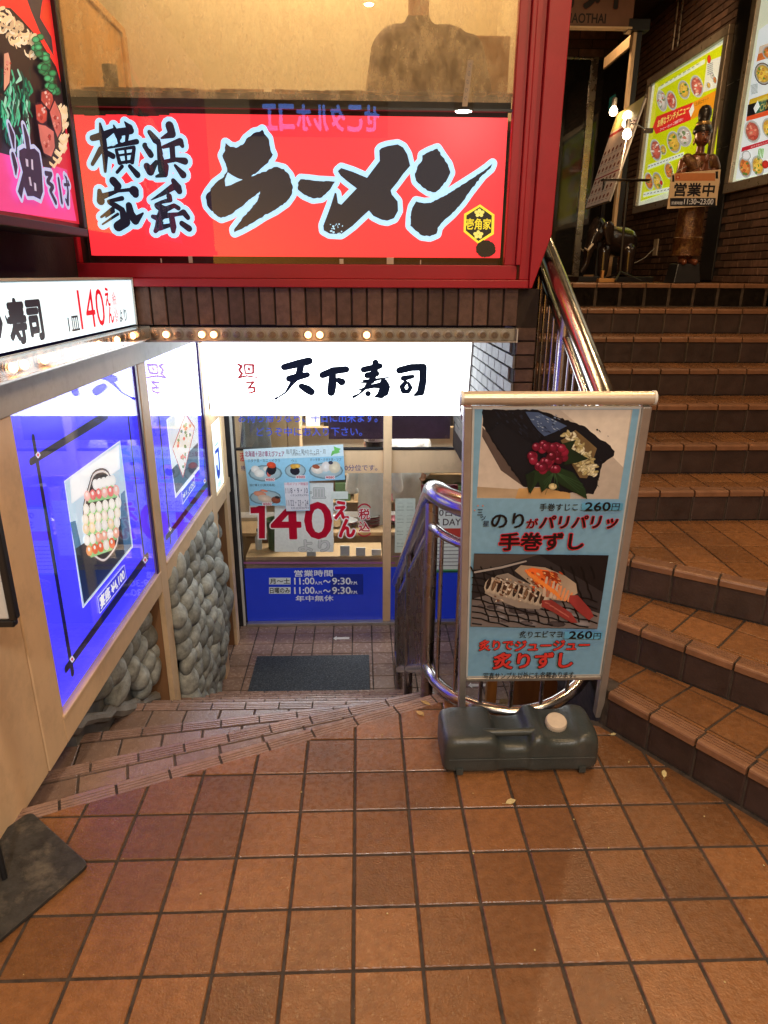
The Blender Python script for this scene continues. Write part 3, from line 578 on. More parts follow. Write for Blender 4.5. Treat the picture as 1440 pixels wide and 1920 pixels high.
s 54 725.7 764.3 9.4 766.8 754.3 9.6 799.4 741.1 9.8 820.9 725.4 9.9 837 705.9 10 855.6 680.5 10.1 879.7 648.6 10.3 903.5 612.3 10.5 917.2 575.5 10.6 914.6 541.3 10.6 898.9 510 10.6 879.9 479.5 10.6 864.9 448.1 10.5 853.2 417 10.5 836.9 390.1 10.5 808.7 371.3 10.4 768.8 361.8 10.2 725.4 358.8 10.1 688 358.9 9.9 660.1 360.6 9.8 637.4 365.9 9.6 612.5 378 9.5 581.6 398.2 9.3 548.8 424.4 9.2 522.1 452.7 9 507.4 480.1 8.9 503.7 506.7 8.8 504.5 534.6 8.8 503.4 565.4 8.7 499.7 598.7 8.7 498.7 631.6 8.6 507.3 660.9 8.6 527.9 685.4 8.7 556.3 706.1 8.8 584.7 724.7 8.9 607.9 742.1 8.9 628 757 9 651.8 766.6 9.1 684.8 769 9.2 725.7 764.3 9.4
p 54 726 764 767 754 799 741 821 725 837 706 856 680 880 649 904 612 917 576 915 541 899 510 880 479 865 448 853 417 837 390 809 371 769 362 725 359 688 359 660 361 637 366 612 378 582 398 549 424 522 453 507 480 504 507 504 535 503 565 500 599 499 632 507 661 528 685 556 706 585 725 608 742 628 757 652 767 685 769
p 55 726 764 767 754 799 741 821 725 837 706 856 680 880 649 904 612 917 576 915 541 899 510 880 479 865 448 853 417 837 390 809 371 769 362 725 359 688 359 660 361 637 366 612 378 582 398 549 424 522 453 507 480 504 507 504 535 503 565 500 599 499 632 507 661 528 685 556 706 585 725 608 742 628 757 652 767 685 769
p 56 724 754 763 745 793 732 813 718 827 699 845 675 867 645 888 611 901 576 898 544 883 514 865 486 851 456 840 426 825 401 799 383 762 374 721 370 687 370 661 371 640 376 616 387 588 406 557 431 532 457 518 483 515 508 516 535 515 564 512 596 511 627 519 655 539 679 566 698 592 716 614 733 633 747 655 756 686 759
s 57 677.5 695.4 13.3 857.5 660.4 14.5
e 58 663.2 717.9 34 -8.9 -2.4 -24.1 12
e 59 661.2 724.6 12.2 -3.2 -0.9 -9.1 8
e 58 710.9 708.4 35.1 -9.1 -2.3 -24.5 12
e 59 708.8 715.1 12.6 -3.3 -0.9 -9.3 8
e 58 760.2 698.5 36.3 -9.4 -2.2 -24.9 12
e 59 758 705.3 13.1 -3.4 -0.8 -9.4 8
e 58 811.2 688.3 37.5 -9.7 -2.2 -25.4 12
e 59 808.8 695.3 13.5 -3.5 -0.8 -9.6 8
e 58 863.9 677.7 38.9 -10 -2.1 -25.8 12
e 59 861.4 684.8 14 -3.6 -0.8 -9.8 8
s 57 572 677.8 12.7 888 602.2 14.9
e 60 558.9 699.7 31.7 -8.8 -2.5 -23.4 12
e 59 557 706.1 11.4 -3.1 -0.9 -8.8 8
e 61 620.1 685.1 33.1 -9.2 -2.4 -23.9 12
e 59 618.2 691.7 11.9 -3.3 -0.9 -9 8
e 61 684.1 669.9 34.6 -9.6 -2.3 -24.5 12
e 59 682 676.7 12.5 -3.4 -0.9 -9.3 8
e 60 751 654 36.2 -10 -2.3 -25.1 12
e 59 748.8 660.9 13 -3.6 -0.9 -9.5 8
e 61 821.1 637.3 38 -10.4 -2.2 -25.7 12
e 59 818.7 644.4 13.7 -3.7 -0.8 -9.7 8
e 60 894.5 619.8 39.8 -10.9 -2.1 -26.4 12
e 59 891.9 627.2 14.3 -3.9 -0.8 -10 8
s 57 543.3 628.4 12.6 891.6 539.8 15
e 62 530.4 650.5 31.2 -9.3 -2.5 -23.4 12
e 59 528.6 657 11.3 -3.3 -1 -8.8 8
e 62 596.9 633.7 32.8 -9.8 -2.5 -24 12
e 59 594.9 640.4 11.8 -3.5 -0.9 -9.1 8
e 62 666.6 616.1 34.4 -10.2 -2.4 -24.6 12
e 59 664.6 622.9 12.4 -3.6 -0.9 -9.3 8
e 62 739.9 597.6 36.2 -10.7 -2.3 -25.3 12
e 59 737.7 604.6 13 -3.8 -0.9 -9.5 8
e 62 817 578.1 38.1 -11.2 -2.2 -26 12
e 59 814.6 585.3 13.7 -4 -0.8 -9.8 8
e 62 898.1 557.5 40.2 -11.8 -2.1 -26.7 12
e 59 895.5 565 14.5 -4.2 -0.8 -10.1 8
s 57 518.8 590.6 12.5 862.7 497.7 14.9
e 63 506.2 612.9 30.9 -9.7 -2.6 -23.4 12
e 59 504.4 619.4 11.1 -3.5 -1 -8.8 8
e 63 571.8 595.2 32.4 -10.2 -2.5 -24 12
e 59 569.9 601.9 11.7 -3.6 -0.9 -9.1 8
e 63 640.7 576.7 34 -10.6 -2.4 -24.6 12
e 59 638.7 583.6 12.2 -3.8 -0.9 -9.3 8
e 63 713.1 557.3 35.7 -11.1 -2.3 -25.2 12
e 59 710.9 564.4 12.9 -4 -0.9 -9.5 8
e 64 789.1 536.8 37.6 -11.7 -2.2 -25.9 12
e 59 786.8 544.1 13.5 -4.2 -0.8 -9.8 8
e 63 869.2 515.3 39.6 -12.3 -2.1 -26.7 12
e 59 866.6 522.8 14.3 -4.4 -0.8 -10.1 8
s 57 509.7 551.4 12.6 841.3 457.9 14.9
e 65 497.1 574.1 30.8 -10.2 -2.6 -23.5 12
e 59 495.4 580.6 11.1 -3.6 -1 -8.9 8
e 65 560.8 556.2 32.3 -10.6 -2.5 -24.1 12
e 59 558.9 562.9 11.6 -3.8 -1 -9.1 8
e 66 627.4 537.4 33.8 -11.1 -2.4 -24.7 12
e 59 625.4 544.4 12.2 -4 -0.9 -9.3 8
e 66 697.3 517.8 35.5 -11.6 -2.4 -25.3 12
e 59 695.2 524.9 12.8 -4.2 -0.9 -9.6 8
e 65 770.7 497.2 37.3 -12.2 -2.3 -26 12
e 59 768.4 504.5 13.4 -4.3 -0.9 -9.8 8
e 66 847.8 475.5 39.3 -12.8 -2.2 -26.7 12
e 59 845.3 483 14.1 -4.6 -0.8 -10.1 8
s 57 502.5 502.9 12.6 812.8 416.4 14.8
e 67 489.9 525.9 30.8 -10.8 -2.6 -23.6 12
e 59 488.1 532.6 11.1 -3.9 -1 -8.9 8
e 67 550 509.1 32.2 -11.2 -2.5 -24.2 12
e 59 548.2 515.9 11.6 -4 -1 -9.1 8
e 68 612.8 491.5 33.7 -11.7 -2.5 -24.8 12
e 59 610.8 498.5 12.1 -4.2 -0.9 -9.4 8
e 68 678.5 473.2 35.2 -12.1 -2.4 -25.4 12
e 59 676.4 480.4 12.7 -4.3 -0.9 -9.6 8
e 67 747.3 454 36.9 -12.7 -2.3 -26 12
e 59 745 461.4 13.3 -4.5 -0.9 -9.8 8
e 68 819.3 433.9 38.8 -13.2 -2.2 -26.7 12
e 59 816.9 441.4 13.9 -4.7 -0.8 -10.1 8
s 57 510.5 451.9 12.8 745.5 391.1 14.4
e 69 497.8 475.5 31.2 -11.4 -2.6 -23.9 12
e 59 496 482.2 11.2 -4.1 -1 -9.1 8
e 70 557.2 459.7 32.5 -11.9 -2.5 -24.5 12
e 59 555.3 466.7 11.7 -4.2 -1 -9.3 8
e 70 619.3 443.3 34 -12.3 -2.5 -25 12
e 59 617.3 450.4 12.2 -4.4 -0.9 -9.5 8
e 71 684.1 426.2 35.6 -12.8 -2.4 -25.6 12
e 59 681.9 433.5 12.8 -4.6 -0.9 -9.7 8
e 70 751.8 408.3 37.2 -13.3 -2.3 -26.3 12
e 59 749.5 415.7 13.4 -4.8 -0.9 -9.9 8
s 48 513.2 248.3 2.7 865.4 246.7 3.1 869 172.1 3.2 510.8 173.5 2.7 513.2 248.3 2.7
p 48 513 248 865 247 869 172 511 174
p 72 513 248 865 247 869 172 511 174
t 48 527 181 851 240 0.035 -1 0 0 宴座_¥4,100
#W2
s 45 234.4 809.6 11.3 204.4 44.2 12.3
s 45 131.5 107.4 17.8 1341.1 97 25.9
s 45 1262.6 573.8 12.2 1224.1 90.4 12.5
e 73 223.1 127 32.6 -12.3 -5.7 -15.1 4
e 47 223.1 127 16.2 -6.1 -2.8 -7.6 4
e 73 1205 137.5 50.1 -14.9 -7 -18.5 4
e 47 1205 137.5 24.9 -7.4 -3.5 -9.3 4
s 48 385.4 753.8 12 1163.8 765.4 15.5 1064.9 282.6 15.7 406.4 278.3 12.8 385.4 753.8 12
p 48 385 754 1164 765 1065 283 406 278
p 74 385 754 1164 765 1065 283 406 278
p 75 384 457 1096 455 1052 294 423 287
s 76 450.8 567.6 10 829.5 705.5 11.2 1026.9 577.1 12.1 621.2 344 10.9 450.8 567.6 10
p 76 451 568 829 706 1027 577 621 344
p 71 451 568 829 706 1027 577 621 344
e 77 623.4 469.1 28 -7.3 -4.4 -11.6 6
e 77 571 558 27.2 -6.6 -4.3 -11.4 6
e 78 686.7 407.3 29 -7.9 -4.5 -11.8 6
e 79 504.3 546.6 26.4 -6.6 -4.2 -11.2 6
e 78 668.8 449.8 28.6 -7.5 -4.4 -11.7 6
e 77 756.8 645.8 29.3 -6.2 -4.4 -11.8 6
e 79 804 572.3 30.1 -6.8 -4.5 -12 6
e 80 841.7 525.4 30.7 -7.2 -4.6 -12.1 6
e 79 638.9 603.6 27.9 -6.4 -4.3 -11.5 6
e 80 577.2 482.9 27.4 -7.1 -4.3 -11.5 6
e 78 560.3 540.3 27.1 -6.7 -4.3 -11.4 6
e 77 709.3 444.3 29.2 -7.6 -4.5 -11.8 6
e 79 813.3 645.2 30.1 -6.3 -4.5 -11.9 6
e 77 811.8 620 30.1 -6.5 -4.5 -12 6
e 67 716.6 619.5 28.9 -6.4 -4.4 -11.7 6
e 80 506 545.9 26.4 -6.6 -4.2 -11.3 6
e 80 917.7 564.1 31.7 -7.1 -4.6 -12.3 6
e 80 804.1 498.6 30.3 -7.4 -4.5 -12 6
e 77 730.7 568.2 29.2 -6.8 -4.4 -11.8 6
e 67 643.3 525.4 28.2 -6.9 -4.4 -11.6 6
e 67 649.5 600.6 28.1 -6.4 -4.4 -11.6 6
e 80 784 552.6 29.9 -6.9 -4.5 -11.9 6
e 67 691.5 434.9 29 -7.7 -4.5 -11.8 6
e 78 586.2 574.2 27.3 -6.5 -4.3 -11.4 6
e 80 547.2 494.8 27 -7 -4.3 -11.4 6
e 80 798.8 497.8 30.2 -7.4 -4.5 -12 6
e 77 651.6 401.6 28.5 -7.8 -4.4 -11.7 6
e 79 778.4 641.4 29.6 -6.3 -4.5 -11.9 6
e 79 889.3 557.7 31.3 -7.1 -4.6 -12.2 6
e 79 745 511.1 29.5 -7.2 -4.5 -11.9 6
e 79 644.1 403.6 28.4 -7.8 -4.4 -11.7 6
e 79 684.6 626.8 28.5 -6.3 -4.4 -11.6 6
e 79 593.4 590 27.4 -6.4 -4.3 -11.4 6
e 67 651.4 419.9 28.5 -7.7 -4.4 -11.7 6
e 78 919.2 613.4 31.6 -6.7 -4.6 -12.2 6
e 79 778.8 599 29.7 -6.6 -4.5 -11.9 6
e 79 724.9 464 29.3 -7.5 -4.5 -11.9 6
e 79 660.5 457.6 28.5 -7.4 -4.4 -11.7 6
e 78 788.6 621 29.8 -6.5 -4.5 -11.9 6
e 67 569.3 536.7 27.2 -6.7 -4.3 -11.4 6
e 77 652.7 471.5 28.4 -7.3 -4.4 -11.7 6
e 67 760.2 452.4 29.8 -7.6 -4.5 -12 6
e 67 893.9 580 31.3 -6.9 -4.6 -12.2 6
e 80 842.1 564 30.6 -6.9 -4.6 -12.1 6
e 78 663.6 463.5 28.5 -7.4 -4.4 -11.7 6
e 79 736.4 516.2 29.4 -7.1 -4.5 -11.9 6
s 48 548.1 261.6 6.7 907.2 261 7.5 899.3 197.6 7.5 546.3 182.5 6.8 548.1 261.6 6.7
p 48 548 262 907 261 899 198 546 183
p 72 548 262 907 261 899 198 546 183
t 48 568 201 887 235 0.03 -1 0 0 ¥1,100
#SS
p 81 44 791 514 784 517 1097 54 1098
p 82 294 1095 513 1095 514 900 403 1007
p 83 44 833 212 820 320 789 45 792
p 84 180 826 348 831 353 786 171 788
p 85 55 1040 127 958 194 856 195 832 119 891 55 1008
p 86 54 1098 64 1097 70 1097 81 1096 87 1099 100 1098 108 1097 116 1097 126 1095 134 1096 142 1096 153 1096 163 1098 172 1096 178 1097 186 1098 198 1095 207 1098 214 1097 224 1096 233 1092 241 1089 250 1088 260 1085 268 1082 275 1077 285 1073 294 1069 304 1069 310 1062 320 1063 328 1057 337 1055 348 1052 357 1046 366 1045 374 1042 383 1035 392 1026 401 1019 410 1013 419 1004 429 996 434 994 447 989 455 982 463 976 469 966 479 957 478 940 466 931 459 926 451 917 444 912 444 902 441 891 441 877 441 866 437 852 438 837 436 826 431 814 428 802 418 804 410 805 398 803 387 808 380 808 370 806 358 810 347 808 338 811 327 813 318 813 309 817 297 818 286 821 274 825 266 825 254 830 243 832 235 833 222 831 216 832 203 830 195 832 187 843 183 851 175 865 167 873 162 883 152 891 150 903 141 909 135 921 130 929 125 936 117 947 113 955 104 965 100 974 94 984 87 991 82 1003 79 1010 72 1020 65 1029 62 1038 55 1045 56 1057 56 1068 54 1079 52 1087
e 87 169.5 1048 7.3 -7.6 -1.4 -1.5 6
e 88 217.9 1044.5 2.3 -2.4 -1.6 -1.8 6
e 87 232.6 984.9 4.6 -4.7 -2.1 -2.4 6
e 88 166.7 1062.9 2.5 -2.6 -1.5 -1.7 6
e 89 132 1003.7 4.1 -4.3 -0.7 -0.8 6
e 87 173.6 1034.2 2.5 -2.6 -2.1 -2.3 6
e 89 207.3 1056.9 5.6 -5.7 -0.8 -0.9 6
e 88 155.8 1073.7 5.7 -5.9 -1.5 -1.7 6
e 88 182.9 975.4 5.6 -5.8 -1.7 -1.9 6
e 88 195.8 932.2 7.4 -7.8 -1.5 -1.7 6
e 87 258.4 932.5 7.4 -7.6 -1.1 -1.3 6
e 88 170.9 1063.2 2.1 -2.2 -1.4 -1.6 6
e 87 163.7 985.4 1.9 -2 -1.4 -1.6 6
e 89 253.2 955.3 7.7 -7.9 -1.5 -1.7 6
e 88 77.9 1089.6 4.6 -4.8 -1.4 -1.5 6
e 88 227.2 1010.1 4.1 -4.2 -1.3 -1.4 6
e 87 125.5 1079.6 4.7 -4.9 -2 -2.1 6
e 89 256.2 944 5.1 -5.3 -1.7 -1.9 6
e 87 180.7 1029 7.8 -8.1 -0.9 -1 6
e 89 131.9 1069.9 7.4 -7.7 -2 -2.2 6
e 88 258.9 976.1 4.7 -4.9 -2.1 -2.4 6
e 88 128.6 1029.4 7.2 -7.5 -2.1 -2.3 6
e 89 174.9 946.2 4.1 -4.3 -1.3 -1.5 6
e 88 251.1 897.7 2.9 -3.1 -1.7 -2 6
e 89 198.2 1072.5 4.4 -4.4 -1.4 -1.5 6
e 87 185.5 1000 7.8 -8.1 -1.3 -1.4 6
e 89 247.2 974.5 5.7 -5.9 -1.2 -1.4 6
e 87 214.9 1051.1 7.9 -8 -1.1 -1.2 6
e 89 256.5 886.8 8.7 -9.1 -0.8 -0.9 6
e 88 210.1 997.4 6.9 -7.1 -1.5 -1.7 6
e 89 121 1083.4 7.3 -7.5 -0.8 -0.9 6
e 87 136.7 1087.9 2.3 -2.4 -1.3 -1.4 6
e 89 241.2 880.5 6.6 -7 -2 -2.3 6
e 87 147 1085.8 2.3 -2.3 -1.7 -1.8 6
e 87 242.7 906 3.4 -3.5 -0.8 -0.9 6
e 89 193.2 954.6 3.7 -3.8 -1.2 -1.4 6
e 88 166.6 1069.6 3.8 -3.9 -1.6 -1.8 6
e 89 221 1029.8 5.1 -5.2 -0.7 -0.8 6
e 88 220.7 908.2 5.5 -5.8 -1.4 -1.6 6
e 88 246.9 1081.1 2.9 -2.9 -1.7 -1.8 6
e 89 192.7 1019.9 6.5 -6.7 -2.1 -2.4 6
e 87 174.3 1077.2 4 -4.1 -1.9 -2.1 6
e 88 103.6 1092.5 3.8 -4 -2.1 -2.2 6
e 88 131.2 1070.4 6.3 -6.5 -1 -1.1 6
e 87 173.7 1020.4 6 -6.2 -2.2 -2.4 6
e 87 253.2 1014.5 6.7 -6.8 -1.6 -1.8 6
e 89 185.7 1031.6 4.5 -4.6 -1.6 -1.8 6
e 87 173.1 1072.6 6.8 -7 -1.7 -1.8 6
e 88 224.9 918.1 3.6 -3.8 -2.1 -2.4 6
e 89 174 1090.6 3.1 -3.1 -2.2 -2.4 6
e 88 189.3 999.8 2.5 -2.6 -1.6 -1.8 6
e 87 252.6 900.4 1.6 -1.6 -1.4 -1.6 6
e 87 231.9 965.1 6.6 -6.9 -1.2 -1.4 6
e 89 233.5 921.2 3.4 -3.5 -1.9 -2.1 6
e 89 204.3 964.3 5.7 -6 -2.2 -2.4 6
e 88 88.5 1034 3.7 -3.9 -1.5 -1.6 6
e 87 205.5 925.2 3.4 -3.6 -2 -2.3 6
e 88 75 1048.3 4.9 -5.2 -0.8 -0.9 6
e 87 156.8 1062.9 5.9 -6.1 -2.1 -2.3 6
e 87 233.9 1016.3 6.3 -6.5 -0.8 -0.8 6
e 87 258.8 910.9 8.3 -8.7 -0.7 -0.8 6
e 87 104.8 1074.9 7.7 -8.1 -0.9 -1 6
e 88 260.5 969 3.4 -3.5 -1.6 -1.8 6
e 89 250.5 1033.8 7.2 -7.3 -0.7 -0.8 6
e 87 240.1 978.2 5.1 -5.2 -1.5 -1.7 6
e 87 156.4 998.5 3.5 -3.7 -1.3 -1.4 6
e 89 243 1048.2 8.3 -8.4 -1.8 -2 6
e 89 176.5 1028.3 3.4 -3.5 -2.3 -2.5 6
e 89 258.8 881.6 8 -8.4 -2.1 -2.5 6
e 88 136.6 999 7.2 -7.6 -1.8 -1.9 6
e 89 196.8 1009.8 2.7 -2.8 -1.7 -1.9 6
e 87 157.8 969.8 2.2 -2.3 -2.2 -2.4 6
e 88 203.4 1030.7 6.5 -6.7 -1.8 -2 6
e 87 197.4 942.7 6.8 -7.2 -1 -1.1 6
e 87 101.1 1053.3 2.7 -2.8 -1.8 -2 6
e 88 171.5 998.8 2.6 -2.7 -2 -2.2 6
e 88 259.4 895.1 3 -3.2 -1.7 -2 6
e 87 145.4 1024.5 3 -3.2 -1.2 -1.3 6
e 88 170.3 1018.1 7.8 -8.1 -2.3 -2.5 6
e 88 204.1 938 4.6 -4.9 -1.8 -2 6
e 89 200 1060.7 6 -6.1 -0.8 -0.9 6
e 89 250.1 885.1 2.4 -2.5 -2.4 -2.8 6
e 89 188.1 1022.7 6.4 -6.6 -1.8 -1.9 6
e 89 218.4 1049.3 8.1 -8.2 -0.9 -1 6
e 87 244.5 956 3.9 -4.1 -1.9 -2.2 6
e 89 169 948.8 5.9 -6.2 -1.1 -1.3 6
e 87 131.7 1058.3 4.6 -4.8 -2.1 -2.3 6
e 88 250.7 937 7.6 -7.9 -0.8 -0.9 6
e 89 110.2 1032.5 3.5 -3.7 -1 -1.1 6
e 89 249.9 1079.1 4.4 -4.4 -1.8 -2 6
e 89 178.1 973.9 4.7 -4.9 -1.4 -1.6 6
e 87 99.7 1084.8 7.7 -8 -1 -1 6
e 87 234.4 1008.2 2.3 -2.4 -0.9 -1 6
e 88 252.3 1022.4 4.2 -4.3 -1.9 -2.1 6
e 87 245 963.8 5.2 -5.4 -1.5 -1.7 6
e 88 117.2 1034.3 3.6 -3.7 -0.7 -0.8 6
e 88 164 1001.9 6.9 -7.2 -1.8 -2 6
e 89 182.2 968.5 6.6 -6.9 -1.9 -2.1 6
e 87 188.6 1041.2 8.2 -8.5 -1.8 -2 6
e 89 150.4 1056.3 7.7 -7.9 -2.2 -2.3 6
e 88 174.6 1050.9 5.2 -5.4 -2.3 -2.5 6
e 88 247.2 1070.1 6.4 -6.4 -1.6 -1.7 6
e 87 96.4 1044.8 2.3 -2.4 -0.9 -0.9 6
e 89 226.3 1002.2 5.4 -5.6 -0.8 -0.8 6
e 87 111.9 1086.5 6.7 -7 -0.7 -0.7 6
e 87 264.2 907.6 8 -8.3 -1.7 -2 6
e 88 224 947.1 7.9 -8.3 -1.5 -1.7 6
e 89 103.3 1040.6 5.9 -6.2 -2.4 -2.6 6
e 90 240.4 941 3.3 -4.2 -2.2 -2.1 6
e 91 433 912.2 2.4 -2.8 -2.1 -2 6
e 90 236.5 996.2 4.3 -5.4 -1.3 -1.2 6
e 92 235.4 986.7 4.1 -5 -0.9 -0.8 6
e 90 422.7 863.7 2.3 -2.8 -0.8 -0.7 6
e 92 440.2 985.1 2.2 -2.6 -1.7 -1.6 6
e 90 439.1 834.6 2.7 -3.3 -0.8 -0.7 6
e 90 258.6 987.1 4.4 -5.4 -0.9 -0.9 6
e 90 453.8 946.3 2.5 -2.9 -1.3 -1.3 6
e 91 236 1020.3 2.2 -2.8 -0.9 -0.8 6
e 91 437.7 925.9 1.9 -2.2 -1.8 -1.7 6
e 92 238.6 1020.3 3.1 -3.8 -2 -1.8 6
e 90 436.4 858.6 4.7 -5.7 -0.9 -0.8 6
e 92 427.6 890.2 3.4 -4.1 -1.4 -1.3 6
e 91 259.3 957 5.1 -6.4 -2.1 -2 6
e 91 246 877.9 5.2 -6.6 -1.9 -1.8 6
e 92 299.6 948.9 3.4 -4.1 -1 -1 6
e 92 236.9 951.2 3.5 -4.4 -0.8 -0.7 6
e 92 292 992.2 2.8 -3.4 -1.4 -1.3 6
e 92 432.5 977.3 3.8 -4.4 -1.2 -1.2 6
e 90 263.5 1028.8 4.8 -5.8 -1 -0.9 6
e 90 255.2 921.3 1.9 -2.4 -2 -1.9 6
e 90 251.3 993.8 2.5 -3.1 -1.4 -1.3 6
e 90 427.1 938.1 5.6 -6.7 -1 -1 6
e 91 260.2 864.5 5 -6.3 -2.1 -2 6
e 92 283.3 994.7 4.2 -5.1 -0.7 -0.7 6
e 92 417.1 974.2 2.5 -3 -0.8 -0.7 6
e 90 253.8 965.3 2.9 -3.6 -1.1 -1 6
e 92 297.9 960.3 5 -6.1 -1 -0.9 6
e 90 413.8 1030.9 2.5 -2.9 -2.1 -1.9 6
e 91 303.9 890.6 3.5 -4.3 -2.2 -2 6
e 90 242.4 1005.1 3.4 -4.2 -1.7 -1.6 6
e 92 279.4 924.4 5.3 -6.6 -1.3 -1.2 6
e 92 275.8 950.7 5.3 -6.5 -1.6 -1.5 6
e 91 293 929.6 3.2 -3.9 -0.9 -0.9 6
e 91 293.8 888.6 4.8 -6 -1.1 -1.1 6
e 90 426.3 911.6 2.2 -2.7 -1.1 -1 6
e 92 425.3 923.7 1.5 -1.8 -1.1 -1 6
e 92 249.6 931.5 2.4 -3 -1.4 -1.3 6
e 91 422.2 1026.6 3.9 -4.6 -0.9 -0.9 6
e 91 450.4 1009.7 1.6 -1.9 -0.8 -0.8 6
e 91 263.5 889.2 5 -6.3 -1.8 -1.7 6
e 92 258.1 966.5 5.3 -6.5 -1.2 -1.1 6
e 91 281.4 951.3 2.8 -3.5 -1.5 -1.3 6
e 90 260.9 954.2 1.8 -2.2 -2.1 -2 6
e 92 246.6 879 1.6 -2 -2.3 -2.1 6
p 93 73 1024 122 947 172 873 201 832 264 832 233 969 112 1056
p 94 185 1091 225 1089 318 1044 280 1023 250 1010 229 1029 212 1050
e 95 272.2 1041.1 2.4 -1.4 -0.5 -1.1 6
e 96 235.2 1043 3.6 -2 -0.7 -1.5 6
e 97 262.9 1025 6.2 -3.4 -1 -2.3 6
e 97 225.9 1037.9 3.5 -2 -0.4 -1 6
e 96 239.4 1078 5.2 -2.9 -0.7 -1.6 6
e 95 279 1033.8 5.9 -3.3 -0.6 -1.5 6
e 97 294.1 1030.3 5.7 -3.2 -0.9 -2.1 6
e 96 278.2 1071.5 4.5 -2.5 -0.9 -2.1 6
e 96 278.9 1057.2 2.2 -1.2 -1 -2.3 6
e 97 248.9 1040.9 4.5 -2.5 -0.7 -1.6 6
e 97 252.5 1036.4 4.6 -2.6 -0.5 -1.2 6
e 95 204.7 1065.6 3.7 -2.1 -0.5 -1.2 6
e 95 270.1 1064.9 5.3 -2.9 -0.5 -1.1 6
e 95 241.8 1038.9 4.2 -2.3 -0.8 -1.8 6
e 97 264.4 1025.1 6.4 -3.6 -0.4 -1 6
e 97 272.9 1069.5 3.2 -1.8 -0.5 -1.2 6
e 96 209.9 1065.3 4 -2.2 -0.9 -1.9 6
e 95 289.1 1035.2 6.5 -3.6 -0.4 -1 6
e 97 214.4 1033.9 1.8 -1 -0.5 -1.1 6
e 96 206.5 1064.8 3.5 -2 -0.7 -1.5 6
e 96 280.3 1079.5 2.7 -1.5 -0.6 -1.5 6
e 95 228.6 1042.8 3.2 -1.8 -0.5 -1.1 6
e 96 230.2 1078.4 6 -3.3 -0.4 -0.9 6
e 96 224.9 1059.1 3.3 -1.9 -0.9 -2.1 6
e 95 212.2 1065.9 2 -1.1 -0.7 -1.5 6
e 95 236.1 1053.3 2.1 -1.2 -0.6 -1.4 6
e 97 253.5 1026 5.5 -3.1 -0.7 -1.6 6
e 95 270.7 1064.9 3.7 -2 -0.9 -2 6
e 97 251.1 1065.9 3.8 -2.1 -0.7 -1.6 6
e 95 289.9 1067.4 5.6 -3.1 -0.4 -0.9 6
e 97 274.2 1049 5 -2.8 -0.7 -1.7 6
e 96 227.4 1074 6 -3.3 -0.9 -2 6
e 95 255.4 1067 5.9 -3.3 -0.9 -1.9 6
e 97 271.1 1060.1 5 -2.8 -0.7 -1.5 6
e 95 256.9 1057.9 3.4 -1.9 -0.5 -1.2 6
e 95 281 1059.4 4.3 -2.4 -0.7 -1.5 6
e 95 221.5 1074.1 5.6 -3.1 -0.5 -1.1 6
e 96 277.1 1053.3 5.3 -3 -0.8 -1.7 6
e 95 227.5 1051.8 4 -2.2 -0.5 -1.1 6
e 95 242.4 1029.4 2.6 -1.4 -0.5 -1.1 6
p 98 312 1002 345 1031 384 999 420 968 412 929 411 895 399 863 376 865 346 912 302 996
e 99 407.5 930.1 7.7 -7.8 -3 -3.5 8
e 100 342.8 977.1 7.2 6.2 3.1 -4 8
e 101 334.5 952.4 7.5 -7.7 -3 -3.5 8
e 100 382.7 950.5 9.2 2.7 1.7 -4.9 8
e 101 368.9 972.6 9.7 -2.3 -0.5 -4.9 8
e 101 366.4 975.3 9.4 -4.1 -1.3 -4.6 8
e 99 359.7 990.2 2.7 9.6 4.4 -1.9 8
e 102 409.4 920.7 8 -7.5 -2.8 -3.7 8
e 102 362.8 971.7 8.4 4.4 2.4 -4.5 8
e 102 374.5 979.8 3.4 9.3 4.4 -2.2 8
e 99 368.6 908.9 9.6 1.5 1.2 -5.1 8
e 101 345.1 967.8 9.5 -3.7 -1.2 -4.7 8
e 100 424.7 874.5 7.2 6.6 3.3 -4.2 8
e 100 384.3 916.1 8.3 4.8 2.6 -4.6 8
e 99 379.3 910.2 9.8 0.5 0.8 -5.1 8
e 101 359.1 945.9 9.8 -2.7 -0.7 -4.9 8
e 102 402.5 893.2 6.7 7.1 3.5 -3.9 8
e 100 340.2 958.3 7.3 6.2 3.1 -4.1 8
e 100 324.3 1001.4 9.2 -4.4 -1.5 -4.5 8
e 99 353.2 935.9 7.2 6.5 3.2 -4 8
e 100 361.1 958.1 6.6 6.9 3.4 -3.8 8
e 102 405.8 906.7 5.8 -9.5 -3.8 -2.5 8
e 99 331 978.2 5.3 8.2 3.9 -3.1 8
e 100 383.2 935.1 8.4 -6.7 -2.5 -3.9 8
e 102 338.6 992.5 6.7 6.7 3.3 -3.8 8
e 100 344.9 963.5 7.2 6.3 3.2 -4 8
e 100 387.3 888.7 3.2 9.8 4.5 -2.2 8
e 100 329 1015.1 5.1 8.1 3.9 -3 8
e 102 334.4 960.9 9.2 -4.8 -1.7 -4.5 8
e 100 316 1014.9 7.6 -7.2 -2.8 -3.5 8
e 100 414.7 897.5 7.6 -8.1 -3.1 -3.5 8
e 101 360.3 964.7 6.4 7.1 3.5 -3.7 8
e 100 385.5 895.6 9.8 0.9 0.9 -5.1 8
e 102 384.4 943.8 4.8 8.6 4.1 -3 8
e 99 393.3 902.3 10 -1.2 0 -5.1 8
e 101 369.1 932 3.9 9.3 4.3 -2.5 8
e 99 324.3 1023.2 5 -9.3 -3.9 -2.1 8
e 101 363.8 956.8 6.6 6.9 3.4 -3.8 8
e 102 360.6 948.8 9.2 -4.9 -1.7 -4.5 8
e 100 376.4 952.6 4.2 9 4.2 -2.7 8
e 102 337.4 959 9.7 -2.8 -0.8 -4.8 8
